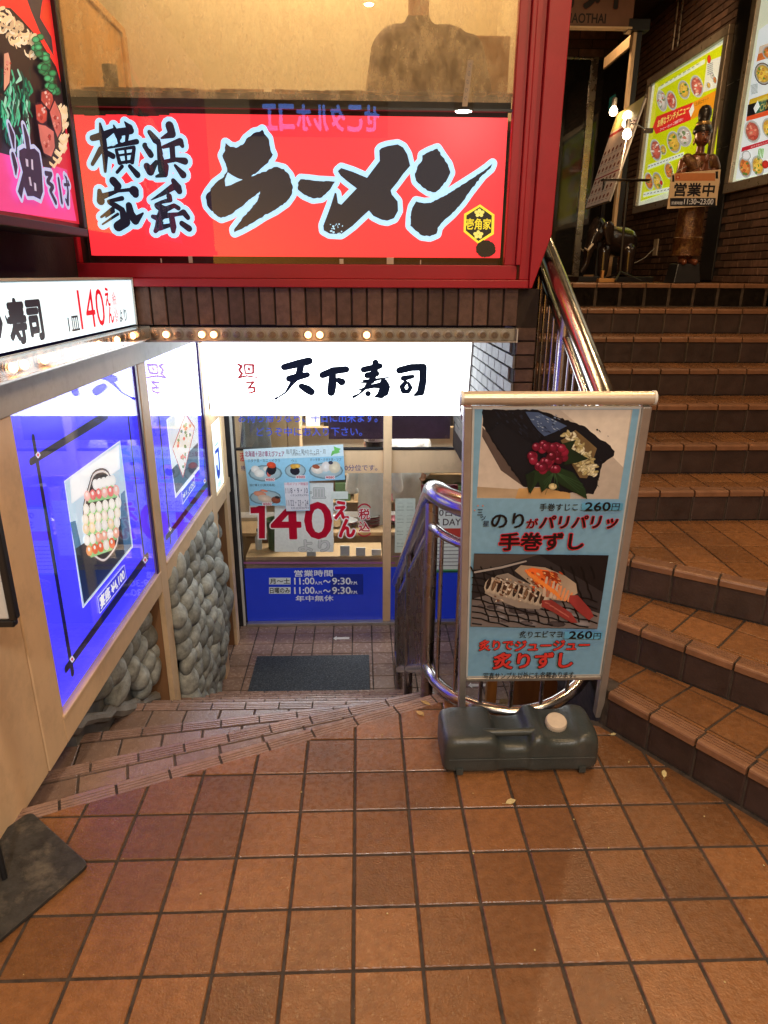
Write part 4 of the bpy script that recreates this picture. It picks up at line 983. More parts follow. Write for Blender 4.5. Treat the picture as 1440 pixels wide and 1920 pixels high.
e 99 395.5 920.2 8.8 3.8 2.2 -4.8 8
e 102 380.7 939.6 5.3 -9.6 -4 -2.2 8
e 99 338 939.3 5.1 8.4 4 -3.1 8
e 100 367 978.9 9.5 -3.7 -1.1 -4.7 8
e 102 410.5 930.9 9.7 0.7 0.9 -5.1 8
e 100 378.8 904.1 5.8 8 3.8 -3.5 8
e 99 321.9 1012.3 5.6 -9 -3.8 -2.4 8
e 101 408.9 889 9 -5.9 -2.1 -4.4 8
e 99 353.4 943.6 7 -8.3 -3.3 -3.2 8
e 102 380.2 921.9 9.7 -3.7 -1.1 -4.8 8
e 100 374 971.1 7.3 -7.9 -3.1 -3.3 8
e 101 387 906.3 9.1 -5.6 -2 -4.4 8
e 102 345.4 943.2 4.9 -9.8 -4.1 -2 8
e 99 361.1 964 3.8 9.2 4.3 -2.4 8
e 101 364.5 943.1 9.9 -1.3 -0 -5 8
e 102 343.6 949.9 7.5 5.9 3 -4.2 8
e 101 382.5 927.4 7.8 5.6 2.9 -4.3 8
e 101 393.9 891.3 8.4 -7.1 -2.6 -3.9 8
e 100 343.4 995.6 6.8 6.6 3.3 -3.8 8
e 102 310.6 1017.4 8.1 4.6 2.5 -4.4 8
e 102 424.4 905.4 10 -0.6 0.4 -5.1 8
e 99 379.8 917.7 4 9.3 4.3 -2.6 8
e 101 407.5 879.6 9 3.6 2.1 -4.9 8
e 101 405.8 906.9 5.5 8.2 3.9 -3.4 8
e 101 358.5 984.1 9.6 -3 -0.8 -4.7 8
e 99 414.3 877.1 10 -1.7 -0.2 -5.1 8
e 100 333.1 975.2 8.2 -6.6 -2.5 -3.9 8
e 99 378.5 929.3 9.8 -0.1 0.5 -5.1 8
e 99 391.3 888.3 9.9 0 0.6 -5.2 8
e 99 371.8 895.2 5.6 8.3 3.9 -3.4 8
e 99 398.8 888.5 9.4 2.4 1.6 -5.1 8
e 100 347.5 950.4 3.6 9.4 4.3 -2.3 8
e 101 327.6 957.8 5.9 -9.1 -3.7 -2.6 8
e 102 351.8 983.9 6.2 -8.7 -3.6 -2.7 8
e 101 320.5 1013.1 7 -7.8 -3.2 -3.2 8
e 102 369.3 974.7 8.3 4.6 2.5 -4.5 8
e 100 398.2 905.3 9.8 0.7 0.9 -5.1 8
e 102 374.2 930.9 9.1 2.9 1.8 -4.9 8
e 100 416.5 877.9 9.3 2.9 1.8 -5 8
e 99 307.3 1012.3 9.5 0.8 0.8 -4.9 8
e 99 384 932.7 9.9 -2.2 -0.4 -5 8
e 99 390.5 932.4 5.9 7.8 3.8 -3.5 8
e 101 384 943.9 6.9 -8.4 -3.3 -3.1 8
e 101 350.9 996 7.9 5.1 2.7 -4.3 8
e 99 374.9 936.9 8.5 4.3 2.4 -4.6 8
e 100 418.3 909.4 9.5 1.8 1.4 -5.1 8
e 100 343.3 1017.5 6.4 -8.4 -3.4 -2.8 8
e 102 371.7 916.2 6.8 -8.7 -3.4 -3.1 8
e 101 382.7 895.1 5.8 8 3.8 -3.5 8
e 99 386.3 904.9 8.7 4.2 2.3 -4.7 8
e 101 414.6 898.8 7.6 6 3.1 -4.3 8
e 101 347.9 1003.9 9.7 -0.8 0.2 -4.9 8
e 102 348.2 956.6 9.1 -5.1 -1.8 -4.4 8
e 102 332.9 979.9 3.9 9.1 4.2 -2.5 8
e 102 370 966 2.8 9.7 4.5 -2 8
e 100 343 1009.1 6.7 6.6 3.3 -3.8 8
e 99 351.6 946.5 2.7 9.8 4.5 -1.9 8
e 102 385.5 941.9 9.9 -1.3 -0 -5 8
e 102 349.7 1000.6 9.7 -1.4 -0.1 -4.9 8
e 100 339 942.1 9.6 -3.7 -1.1 -4.7 8
e 99 338.9 986.1 6.8 6.6 3.3 -3.8 8
e 100 340.7 996.5 9.3 -4.2 -1.4 -4.5 8
e 99 380 930.2 6.9 -8.5 -3.4 -3.1 8
e 102 425.7 886.3 9.4 2.5 1.7 -5.1 8
e 102 349.9 990.2 9.5 1 0.9 -4.9 8
e 102 324.2 1017.9 7.3 -7.6 -3 -3.3 8
e 99 390 880.8 8.5 4.6 2.5 -4.7 8
e 101 401.3 898.5 4.9 -10.1 -4.1 -1.9 8
e 100 372.4 961 7.1 6.3 3.2 -4 8
e 101 395.9 947.3 8.2 -7 -2.6 -3.8 8
e 101 345.4 957.9 9 -5.2 -1.8 -4.4 8
e 102 366.8 977.4 9.7 -2.5 -0.6 -4.8 8
e 102 353.6 918.3 9.9 -1.1 0 -5.1 8
e 102 372.1 925.3 4.6 8.9 4.2 -2.9 8
e 100 336.4 951.7 9.8 -2 -0.4 -4.9 8
e 99 398.2 952.9 5.1 8.4 4 -3.1 8
e 100 380.8 931 4.9 8.6 4.1 -3 8
e 101 415 885 4.5 9 4.2 -2.9 8
e 102 391.9 882.7 5.1 8.7 4.1 -3.2 8
e 103 290 834.6 13.7 -0.1 1 -11.8 14
p 104 203 879 238 901 311 901 354 884 397 825 408 787 316 840 287 873 274 832 255 813 241 855 218 808 207 832
p 105 323 941 306 985 350 999 338 968 357 957 397 933 356 918 320 912
p 105 198 879 228 887 226 844 213 810
s 106 290.7 889.8 0.8 388.5 829.6 0.6
s 106 290.7 889.8 0.8 311.1 828.5 0.6
s 106 290.7 889.8 0.8 267.2 805.4 0.6
s 106 290.7 889.8 0.8 280 847.2 0.6
s 106 290.7 889.8 0.8 259 817.3 0.6
s 106 290.7 889.8 0.8 379.8 823.3 0.6
s 106 290.7 889.8 0.8 387.1 842.7 0.6
s 106 290.7 889.8 0.8 377.8 813.9 0.6
s 106 290.7 889.8 0.8 257.5 850.4 0.6
s 106 290.7 889.8 0.8 295.2 833 0.6
s 106 290.7 889.8 0.8 308.2 816.8 0.6
s 106 290.7 889.8 0.8 260.7 841.9 0.6
e 107 255 923.3 14 -0.1 1.1 -15.3 12
e 108 251.6 927.8 5.7 -0 0.3 -4.5 7
e 109 250.4 930.1 1.5 -0 0.1 -1.7 5
e 110 247.8 983.5 13.8 -0 1.1 -14.9 12
e 108 244.4 987.9 5.6 -0 0.3 -4.4 7
e 109 243.2 990.1 1.5 -0 0.1 -1.6 5
e 110 290.1 971.4 13.8 -0.1 1.3 -15 12
e 111 286.7 975.8 5.6 -0 0.4 -4.4 7
e 109 285.5 978.1 1.5 -0 0.1 -1.7 5
e 110 317.1 938 13.9 -0.1 1.4 -15.2 12
e 111 313.6 942.5 5.7 -0 0.4 -4.5 7
e 109 312.4 944.8 1.5 -0 0.1 -1.7 5
e 112 263 977.4 13.8 -0 1.2 -14.9 12
e 111 259.6 981.9 5.6 -0 0.3 -4.4 7
e 109 258.4 984.1 1.5 -0 0.1 -1.6 5
e 112 272.2 971 13.8 -0.1 1.2 -15 12
e 108 268.8 975.5 5.6 -0 0.3 -4.4 7
e 109 267.6 977.7 1.5 -0 0.1 -1.7 5
e 110 306.8 949.4 13.9 -0.1 1.3 -15.1 12
e 111 303.3 953.9 5.7 -0 0.4 -4.5 7
e 109 302.1 956.1 1.5 -0 0.1 -1.7 5
e 107 289.5 975.9 13.8 -0 1.3 -14.9 12
e 108 286.1 980.3 5.6 -0 0.4 -4.4 7
e 109 284.9 982.5 1.5 -0 0.1 -1.7 5
e 107 245.4 966.8 13.8 -0.1 1.1 -15 12
e 108 242 971.2 5.6 -0 0.3 -4.4 7
e 109 240.8 973.5 1.5 -0 0.1 -1.7 5
e 110 287.9 898.1 14 -0.1 1.3 -15.5 12
e 111 284.5 902.7 5.7 -0 0.4 -4.6 7
e 109 283.2 905 1.6 -0 0.1 -1.7 5
e 107 274.3 927.8 13.9 -0.1 1.2 -15.3 12
e 108 270.8 932.3 5.7 -0 0.4 -4.5 7
e 109 269.6 934.5 1.5 -0 0.1 -1.7 5
e 112 271.2 932.6 13.9 -0.1 1.2 -15.2 12
e 111 267.7 937.1 5.7 -0 0.4 -4.5 7
e 109 266.5 939.3 1.5 -0 0.1 -1.7 5
e 112 262.7 904.1 14 -0.1 1.2 -15.4 12
e 108 259.3 908.6 5.7 -0 0.3 -4.6 7
e 109 258.1 910.9 1.6 -0 0.1 -1.7 5
e 112 296.6 933.8 13.9 -0.1 1.3 -15.2 12
e 111 293.2 938.3 5.7 -0 0.4 -4.5 7
e 109 292 940.5 1.5 -0 0.1 -1.7 5
e 107 269.1 969.1 13.8 -0.1 1.2 -15 12
e 108 265.7 973.5 5.6 -0 0.3 -4.4 7
e 109 264.5 975.7 1.5 -0 0.1 -1.7 5
e 107 252.8 894.5 14 -0.1 1.1 -15.5 12
e 111 249.4 899.1 5.7 -0 0.3 -4.6 7
e 109 248.2 901.4 1.6 -0 0.1 -1.7 5
e 112 302.5 951.8 13.9 -0.1 1.3 -15.1 12
e 111 299.1 956.3 5.6 -0 0.4 -4.5 7
e 109 297.9 958.5 1.5 -0 0.1 -1.7 5
e 112 212.4 941.7 13.9 -0.1 1 -15.2 12
e 111 209 946.1 5.6 -0 0.3 -4.5 7
e 109 207.8 948.4 1.5 -0 0.1 -1.7 5
e 107 274.9 928.2 13.9 -0.1 1.2 -15.3 12
e 111 271.4 932.7 5.7 -0 0.4 -4.5 7
e 109 270.2 935 1.5 -0 0.1 -1.7 5
e 110 304.7 964.9 13.8 -0.1 1.3 -15 12
e 111 301.3 969.3 5.6 -0 0.4 -4.4 7
e 109 300.1 971.6 1.5 -0 0.1 -1.7 5
e 107 267.5 916.4 14 -0.1 1.2 -15.4 12
e 108 264 921 5.7 -0 0.3 -4.5 7
e 109 262.8 923.2 1.6 -0 0.1 -1.7 5
e 107 314 956.6 13.9 -0.1 1.3 -15.1 12
e 108 310.6 961 5.6 -0 0.4 -4.4 7
e 109 309.3 963.3 1.5 -0 0.1 -1.7 5
e 112 300.3 929.9 13.9 -0.1 1.3 -15.3 12
e 108 296.8 934.4 5.7 -0 0.4 -4.5 7
e 109 295.6 936.7 1.5 -0 0.1 -1.7 5
e 110 294.4 974.3 13.8 -0.1 1.3 -15 12
e 111 291 978.7 5.6 -0 0.4 -4.4 7
e 109 289.8 980.9 1.5 -0 0.1 -1.7 5
e 107 316.3 957.8 13.9 -0.1 1.4 -15.1 12
e 108 312.8 962.3 5.6 -0 0.4 -4.4 7
e 109 311.6 964.5 1.5 -0 0.1 -1.7 5
e 112 274.2 941 13.9 -0.1 1.2 -15.2 12
e 108 270.7 945.5 5.7 -0 0.4 -4.5 7
e 109 269.5 947.8 1.5 -0 0.1 -1.7 5
e 110 270.5 965.7 13.8 -0.1 1.2 -15 12
e 111 267.1 970.1 5.6 -0 0.3 -4.4 7
e 109 265.9 972.3 1.5 -0 0.1 -1.7 5
e 110 265.2 924.1 14 -0.1 1.2 -15.3 12
e 111 261.8 928.6 5.7 -0 0.3 -4.5 7
e 109 260.6 930.9 1.5 -0 0.1 -1.7 5
e 107 238.8 906.8 14 -0.1 1.1 -15.4 12
e 111 235.4 911.4 5.7 -0 0.3 -4.5 7
e 109 234.2 913.7 1.6 -0 0.1 -1.7 5
e 112 254.5 907.5 14 -0.1 1.1 -15.4 12
e 108 251 912.1 5.7 -0 0.3 -4.5 7
e 109 249.8 914.4 1.6 -0 0.1 -1.7 5
e 112 269.4 967.8 13.8 -0.1 1.2 -15 12
e 108 266 972.3 5.6 -0 0.3 -4.4 7
e 109 264.8 974.5 1.5 -0 0.1 -1.7 5
e 112 293 954 13.9 -0.1 1.3 -15.1 12
e 108 289.6 958.5 5.6 -0 0.4 -4.5 7
e 109 288.4 960.7 1.5 -0 0.1 -1.7 5
e 110 296.1 898.4 14 -0.1 1.3 -15.5 12
e 111 292.6 903 5.7 -0 0.4 -4.6 7
e 109 291.4 905.3 1.6 -0 0.1 -1.7 5
e 112 289.1 964 13.8 -0.1 1.3 -15 12
e 111 285.7 968.4 5.6 -0 0.4 -4.4 7
e 109 284.5 970.7 1.5 -0 0.1 -1.7 5
e 112 294.1 952 13.9 -0.1 1.3 -15.1 12
e 111 290.6 956.5 5.6 -0 0.4 -4.5 7
e 109 289.4 958.7 1.5 -0 0.1 -1.7 5
e 107 307.4 970.6 13.8 -0.1 1.3 -15 12
e 111 303.9 975 5.6 -0 0.4 -4.4 7
e 109 302.7 977.2 1.5 -0 0.1 -1.7 5
e 107 218.6 944 13.9 -0.1 1 -15.2 12
e 111 215.2 948.5 5.6 -0 0.3 -4.5 7
e 109 214 950.7 1.5 -0 0.1 -1.7 5
e 110 282.7 949.7 13.9 -0.1 1.2 -15.1 12
e 108 279.2 954.1 5.6 -0 0.4 -4.5 7
e 109 278 956.4 1.5 -0 0.1 -1.7 5
e 110 225.8 975.8 13.8 -0 1 -14.9 12
e 111 222.4 980.2 5.6 -0 0.3 -4.4 7
e 109 221.3 982.5 1.5 -0 0.1 -1.6 5
e 110 213 946.4 13.9 -0.1 1 -15.1 12
e 108 209.6 950.9 5.6 -0 0.3 -4.5 7
e 109 208.4 953.1 1.5 -0 0.1 -1.7 5
e 110 278.7 974.7 13.8 -0.1 1.2 -15 12
e 108 275.3 979.2 5.6 -0 0.4 -4.4 7
e 109 274.1 981.4 1.5 -0 0.1 -1.7 5
e 110 238.5 910.9 14 -0.1 1.1 -15.4 12
e 111 235.1 915.5 5.7 -0 0.3 -4.5 7
e 109 233.9 917.8 1.6 -0 0.1 -1.7 5
e 107 219.2 929.2 13.9 -0.1 1 -15.3 12
e 111 215.8 933.7 5.7 -0 0.3 -4.5 7
e 109 214.7 936 1.5 -0 0.1 -1.7 5
e 110 255.9 976.7 13.8 -0 1.1 -14.9 12
e 108 252.5 981.1 5.6 -0 0.3 -4.4 7
e 109 251.3 983.3 1.5 -0 0.1 -1.6 5
e 110 249.6 903.8 14 -0.1 1.1 -15.4 12
e 108 246.2 908.4 5.7 -0 0.3 -4.6 7
e 109 245 910.7 1.6 -0 0.1 -1.7 5
e 112 277.6 945.3 13.9 -0.1 1.2 -15.2 12
e 111 274.1 949.8 5.7 -0 0.4 -4.5 7
e 109 272.9 952 1.5 -0 0.1 -1.7 5
p 113 391 774 529 772 529 745 391 747
t 114 252 746 379 773 0.012 -1 0.03 0 手巻すじこ
t 115 403 745 487 776 0.028 -1 0.03 0 260
t 114 492 746 518 772 0.01 -1 0.03 0 円
e 116 47.5 766.5 2.7 -0 0.1 -3 5
e 116 63.5 766.4 2.7 -0 0.1 -3 5
e 116 37.3 749.6 2.7 -0 0.1 -3 5
t 117 46 731 64 753 0.01 -1 0.03 0 三
t 117 57 711 74 728 0.01 -1 0.03 0 ッ
t 117 66 688 87 709 0.01 -1 0.03 0 星
t 118 94 681 202 737 0.025 -1 0.03 0 のり
t 119 213 681 250 716 0.02 120 0.035 0 が
t 119 256 677 516 726 0.03 120 0.035 0.1 パリパリッ
t 121 125 593 411 660 0.03 120 0.04 0 手巻ずし
p 122 33 265 502 246 505 569 39 581
p 123 39 578 261 574 118 525 39 513
p 124 261 573 504 568 504 411 392 488
p 125 34 265 502 248 503 317 356 377 123 416 35 389
e 126 404.7 306.8 23.6 -1.8 0.7 -13.2 9
e 126 103 310.9 15.3 -1.2 -0 -8.4 9
e 127 156.6 288.3 15.5 -1.2 0 -7.7 9
e 126 207.7 322.6 29.1 -2.2 0.2 -10.4 9
e 127 346.7 372 26.7 -2 0.3 -6 9
e 128 205.9 333 38.2 -2.9 0.2 -14.5 9
e 128 231.1 377.8 33 -2.5 0.2 -11 9
e 126 242 275.5 41.2 -3.2 0.3 -14.1 9
e 127 204.4 350.1 31.4 -2.4 0.1 -6.8 9
e 126 213.9 287.9 24.6 -1.9 0.2 -9.3 9
e 128 357.2 267.7 18.2 -1.4 0.3 -7.2 9
e 128 347.7 271.6 35.5 -2.8 0.6 -13.9 9
e 127 245.9 357.2 35.7 -2.7 0.3 -12.8 9
e 126 154 379.4 33.3 -2.5 0 -8.7 9
e 128 194.5 353.8 37.6 -2.8 0.1 -9.7 9
e 127 71.6 355.7 16.6 -1.3 -0.1 -9.5 9
e 128 250.5 323.3 31.4 -2.4 0.3 -11.9 9
e 127 236.5 278.2 26.4 -2.1 0.2 -9.3 9
e 128 110.3 352.2 22.2 -1.7 -0 -7.7 9
e 126 143.7 305.4 17.7 -1.4 0 -11.5 9
e 127 227.7 376.4 17.8 -1.3 0.1 -7.1 9
e 126 383.8 335.1 15.9 -1.2 0.5 -10.2 9
e 127 261.5 373.1 22.7 -1.7 0.2 -7.8 9
e 127 299 355.5 15.5 -1.2 0.3 -8.6 9
e 126 148 348.9 23.3 -1.8 0 -9.3 9
e 126 442.9 272.4 34.6 -2.7 0.9 -14.3 9
s 129 28.7 526.3 2.6 38.9 503.4 2.6 42.4 480.2 2.6 52.7 456.8 2.6 56.2 433.2 2.6 66.7 409.3 2.7 70.4 385.2 2.7 81.1 360.8 2.7 84.9 336.3 2.7 95.7 311.4 2.8 99.7 286.3 2.8
s 129 63.4 526 2.6 73.7 503 2.6 77.4 479.8 2.6 87.9 456.3 2.6 91.6 432.7 2.7 102.3 408.8 2.7 106.2 384.7 2.7 117.1 360.3 2.7 121 335.7 2.7 132.1 310.8 2.8 136.2 285.7 2.8
s 129 98.1 525.6 2.6 108.7 502.5 2.6 112.5 479.4 2.6 123.2 455.9 2.6 127.1 432.3 2.7 138 408.3 2.7 142 384.2 2.7 153 359.8 2.7 157.2 335.2 2.7 168.4 310.3 2.8 172.7 285.2 2.8
s 129 132.9 525.2 2.6 143.6 502.1 2.6 147.6 479 2.6 158.5 455.5 2.6 162.6 431.8 2.7 173.6 407.9 2.7 177.8 383.8 2.7 189.1 359.3 2.7 193.4 334.7 2.7 204.9 309.7 2.8 209.3 284.6 2.8
s 129 167.7 524.8 2.6 178.6 501.7 2.6 182.8 478.5 2.6 193.8 455 2.6 198.1 431.4 2.7 209.3 407.4 2.7 213.7 383.3 2.7 225.2 358.8 2.7 229.7 334.2 2.7 241.3 309.2 2.8 246 284.1 2.8
s 129 202.6 524.4 2.6 213.6 501.3 2.6 218 478.1 2.6 229.2 454.6 2.6 233.7 430.9 2.7 245.1 406.9 2.7 249.7 382.8 2.7 261.3 358.3 2.7 266 333.7 2.7 277.8 308.7 2.8 282.7 283.5 2.8
s 129 237.5 524 2.6 248.7 500.9 2.6 253.2 477.7 2.6 264.6 454.2 2.6 269.3 430.5 2.7 280.9 406.5 2.7 285.7 382.3 2.7 297.5 357.8 2.7 302.4 333.1 2.7 314.4 308.1 2.8 319.4 283 2.8
s 129 272.4 523.6 2.6 283.8 500.5 2.6 288.5 477.3 2.6 300.1 453.7 2.6 304.9 430 2.7 316.7 406 2.7 321.7 381.8 2.7 333.7 357.3 2.7 338.8 332.6 2.8 351 307.6 2.8 356.2 282.4 2.8
s 129 307.4 523.2 2.6 319 500.1 2.6 323.8 476.9 2.6 335.6 453.3 2.7 340.6 429.6 2.7 352.6 405.5 2.7 357.7 381.3 2.7 369.9 356.8 2.7 375.2 332.1 2.8 387.6 307 2.8 393 281.8 2.8
s 129 342.4 522.8 2.6 354.2 499.7 2.6 359.2 476.4 2.6 371.2 452.8 2.7 376.4 429.1 2.7 388.5 405 2.7 393.8 380.8 2.7 406.2 356.3 2.7 411.7 331.6 2.8 424.3 306.5 2.8 429.9 281.3 2.8
s 129 377.5 522.4 2.6 389.4 499.3 2.6 394.6 476 2.6 406.8 452.4 2.7 412.1 428.6 2.7 424.5 404.6 2.7 430 380.3 2.7 442.6 355.8 2.7 448.2 331 2.8 461 305.9 2.8 466.8 280.7 2.8
s 129 412.6 522 2.6 424.7 498.9 2.6 430.1 475.6 2.6 442.4 452 2.7 448 428.2 2.7 460.5 404.1 2.7 466.2 379.8 2.7
s 129 447.7 521.6 2.6 460 498.5 2.6 465.6 475.2 2.6
s 129 34.6 512.8 2.6 65.6 507.8 2.6 97.1 493.2 2.6 128.3 488.1 2.6 160.1 473.3 2.6 191.6 468.2 2.6 223.8 453.3 2.6 255.6 448 2.7 288.2 433 2.7 320.2 427.7 2.7 353.2 412.6 2.7 385.4 407.2 2.7 418.8 391.9 2.7 451.4 386.5 2.7 485.2 371 2.7
s 129 35.3 483 2.6 66.5 477.9 2.6 98.1 463.1 2.6 129.6 457.9 2.6 161.6 443 2.6 193.3 437.7 2.7 225.7 422.6 2.7 257.7 417.3 2.7 290.4 402.1 2.7 322.7 396.7 2.7 355.9 381.3 2.7 388.4 375.9 2.7 422 360.4 2.7 454.8 354.9 2.7 488.8 339.2 2.8
s 129 36 452.9 2.6 67.4 447.6 2.6 99.2 432.6 2.7 130.8 427.4 2.7 163.1 412.2 2.7 195 406.9 2.7 227.6 391.6 2.7 259.8 386.2 2.7 292.8 370.8 2.7 325.2 365.3 2.7 358.6 349.7 2.7 391.3 344.2 2.7 425.2 328.4 2.8 458.2 322.9 2.8 492.4 307 2.8
s 129 36.6 422.3 2.7 68.2 417 2.7 100.3 401.8 2.7 132.1 396.4 2.7 164.6 381.1 2.7 196.7 375.7 2.7 229.5 360.2 2.7 261.9 354.7 2.7 295.1 339 2.7 327.8 333.5 2.8 361.4 317.7 2.8 394.4 312.1 2.8 428.4 296.1 2.8 461.6 290.4 2.8 496.1 274.3 2.8
s 129 37.3 391.3 2.7 69.1 385.9 2.7 101.4 370.5 2.7 133.4 365.1 2.7 166.1 349.6 2.7 198.4 344 2.7 231.5 328.3 2.7 264.1 322.8 2.8 297.5 306.9 2.8 330.4 301.3 2.8 364.3 285.2 2.8 397.4 279.5 2.8 431.7 263.4 2.8 465.1 257.6 2.8
s 129 38 360 2.7 70 354.5 2.7 102.5 338.9 2.7 134.8 333.4 2.7 167.6 317.6 2.8 200.2 312 2.8 233.4 296.1 2.8 266.2 290.4 2.8 299.9 274.3 2.8 333 268.6 2.8
s 129 38.6 334 2.7 70.8 328.5 2.7 103.4 312.7 2.8 135.9 307.1 2.8 168.9 291.2 2.8 201.6 285.5 2.8 235.1 269.4 2.8 268.1 263.7 2.8
s 129 39.2 307.8 2.7 71.6 302.2 2.8 104.4 286.2 2.8 137 280.6 2.8 170.2 264.4 2.8
s 129 39.8 281.3 2.8 72.3 275.6 2.8
s 130 43.2 506 3.7 135.2 525.1 4.3 217.9 549.6 3.1
p 131 80 416 87 451 120 492 159 501 194 477 259 442 309 392 322 370 277 342 201 350 124 387
e 132 98.6 450.7 17.4 -11.5 -13.2 -31.6 10
e 133 92.6 457.7 7.1 -3.2 -7.3 -27.3 8
e 132 117.6 444.2 17.5 -11.6 -13.1 -31.7 10
e 134 111.6 451.2 7.1 -3.2 -7.2 -27.3 8
e 132 136.7 437.7 17.6 -11.6 -13 -31.8 10
e 133 130.7 444.8 7.1 -3.2 -7.1 -27.4 8
e 132 155.8 431.2 17.7 -11.6 -12.9 -31.9 10
e 135 149.8 438.3 7.1 -3.2 -7 -27.5 8
e 132 175.1 424.7 17.7 -11.7 -12.8 -32 10
e 134 169 431.8 7.2 -3.2 -6.9 -27.6 8
e 132 194.4 418.1 17.8 -11.7 -12.7 -32 10
e 133 188.2 425.2 7.2 -3.2 -6.8 -27.7 8
e 132 213.7 411.6 17.9 -11.7 -12.6 -32.1 10
e 133 207.5 418.7 7.2 -3.2 -6.7 -27.7 8
e 132 233.1 405 18 -11.8 -12.5 -32.2 10
e 134 226.9 412.1 7.2 -3.2 -6.6 -27.8 8
e 132 252.6 398.4 18.1 -11.8 -12.3 -32.3 10
e 135 246.3 405.5 7.3 -3.2 -6.5 -27.9 8
e 132 272.1 391.7 18.1 -11.8 -12.2 -32.4 10
e 133 265.8 398.9 7.3 -3.3 -6.4 -28 8
e 132 291.7 385.1 18.2 -11.9 -12.1 -32.5 10
e 135 285.4 392.2 7.3 -3.3 -6.3 -28.1 8
p 136 181 511 202 534 287 523 358 489 401 454 411 412 368 377 321 385 247 449
p 137 215 511 242 523 299 510 336 475 349 391 307 413 246 470
p 138 277 510 323 503 349 465 333 441 290 483
e 139 210.2 444.6 7.1 -4.6 -1.8 -4.5 7
e 140 204.7 379.3 4.2 -2.8 -1.5 -3.8 7
e 140 245 378.4 2.4 -1.6 -1.3 -3.5 7
e 139 125.2 479.9 7.7 -5 -1.2 -2.9 7
e 141 189 427.7 7.5 -4.9 -1.5 -3.8 7
e 142 183.9 453.5 6.1 -4 -1.2 -2.9 7
e 140 149.7 425.2 8.2 -5.4 -1.4 -3.5 7
e 143 142.3 385.9 6.8 -4.5 -1 -2.4 7
e 143 157.3 400.8 3.1 -2.1 -1.4 -3.5 7
e 139 140.2 475.2 7.2 -4.7 -1 -2.4 7
e 143 187.6 460.5 7.4 -4.8 -1.2 -2.9 7
e 141 185.9 432.1 7.8 -5.1 -0.8 -2.1 7
e 143 250.5 410.7 4 -2.6 -1.2 -3.2 7
e 141 123.1 463.4 5.7 -3.7 -0.9 -2.1 7
e 140 168.1 472.3 5.1 -3.3 -1.8 -4.4 7
e 140 253.2 436.1 2.3 -1.5 -1 -2.5 7
e 139 161.8 459.3 6.5 -4.3 -1.8 -4.5 7
e 142 209.9 403.3 6.3 -4.1 -1.7 -4.4 7
e 142 165 431.8 6.8 -4.5 -1.6 -4 7
e 142 256.7 454.6 8.2 -5.3 -1.4 -3.7 7
e 141 119.3 467.6 2.2 -1.4 -1.1 -2.5 7
e 140 210.8 396.1 7.6 -5 -1.2 -3.1 7
e 143 205.1 408.9 6.2 -4.1 -1.4 -3.7 7
e 139 201.3 399 2.3 -1.5 -1.3 -3.4 7
e 142 239.2 422.4 8.3 -5.4 -0.9 -2.4 7
e 143 170.8 432.6 3.1 -2 -1.8 -4.4 7
e 141 129.1 384.4 5.6 -3.7 -1.8 -4.4 7
e 141 133.6 429.5 3.9 -2.6 -0.8 -2 7
e 142 259.1 437.1 3.4 -2.2 -1 -2.5 7
e 142 262.1 403.8 6.5 -4.2 -1.8 -4.6 7
e 141 225.9 443 4.7 -3.1 -0.9 -2.4 7
e 143 244.7 449.6 5.2 -3.4 -1.1 -2.9 7
e 143 241.8 473.8 4.6 -3 -1.7 -4.4 7
e 142 135.4 473.1 5.2 -3.4 -1.2 -2.8 7
e 139 250.7 430 7.3 -4.8 -1.5 -3.9 7
e 141 201.9 463.5 7 -4.6 -1.3 -3.4 7
e 143 154.7 421.3 4.3 -2.8 -1.3 -3.3 7
e 140 187 420.2 2.4 -1.6 -0.8 -2 7
e 142 156.2 476 3.4 -2.2 -1.8 -4.3 7
e 142 207.9 382.8 4.1 -2.7 -0.8 -1.9 7
e 143 215.9 460 3.4 -2.2 -1.3 -3.2 7
e 143 219.6 435.4 5.7 -3.7 -1.1 -2.9 7
e 142 150.4 456.2 6.5 -4.2 -1.6 -3.9 7
e 140 128.6 466.6 6.7 -4.4 -1.8 -4.4 7
e 139 228.8 477 3.1 -2 -1.2 -3.2 7
e 140 116.1 471.4 6.6 -4.4 -1.2 -2.9 7
e 142 155.2 451.8 3.4 -2.2 -1.9 -4.6 7
e 139 155.7 412 4 -2.6 -1.2 -2.9 7
e 141 247.6 463.5 6.9 -4.4 -1.7 -4.4 7
e 141 247.5 412 8.1 -5.3 -0.9 -2.2 7
e 141 251.6 453.3 5.7 -3.7 -0.7 -1.8 7
e 139 146.3 458.2 3.3 -2.1 -1.2 -2.8 7
e 141 174.2 440 7.6 -5 -1.1 -2.8 7
e 143 242.2 422.9 4.3 -2.8 -1.2 -3.1 7
e 141 255.9 402.1 7 -4.6 -1.4 -3.8 7
e 139 124.2 460 6.2 -4.1 -1.2 -3 7
e 142 121.7 382 2.3 -1.5 -1.8 -4.4 7
e 141 139 409.4 8.1 -5.3 -1.4 -3.5 7
e 140 224.6 403.1 5.7 -3.7 -0.9 -2.4 7
e 141 118 402.4 4.2 -2.8 -1.2 -3 7
e 144 343.7 499.7 9.1 -7.1 -1.5 -3.1 7
e 138 312.1 479.6 9.4 -7.3 -0.9 -1.8 7
e 138 281 474.4 5.8 -4.6 -1.6 -3.3 7
e 145 273 450 4.6 -3.6 -1.5 -3 7
e 146 314.8 486.7 9.9 -7.7 -1 -2.1 7
e 138 336.9 406.1 7.7 -6.1 -1.2 -2.6 7
e 146 294.7 435.6 4.5 -3.6 -1.2 -2.4 7
e 146 254.9 468.8 4 -3.2 -2.2 -4.3 7
e 138 259.4 454 8.6 -6.9 -1.7 -3.3 7
e 146 318.2 461.2 8.8 -6.9 -1.9 -4 7
e 146 308.3 460 5.7 -4.5 -1.9 -4 7
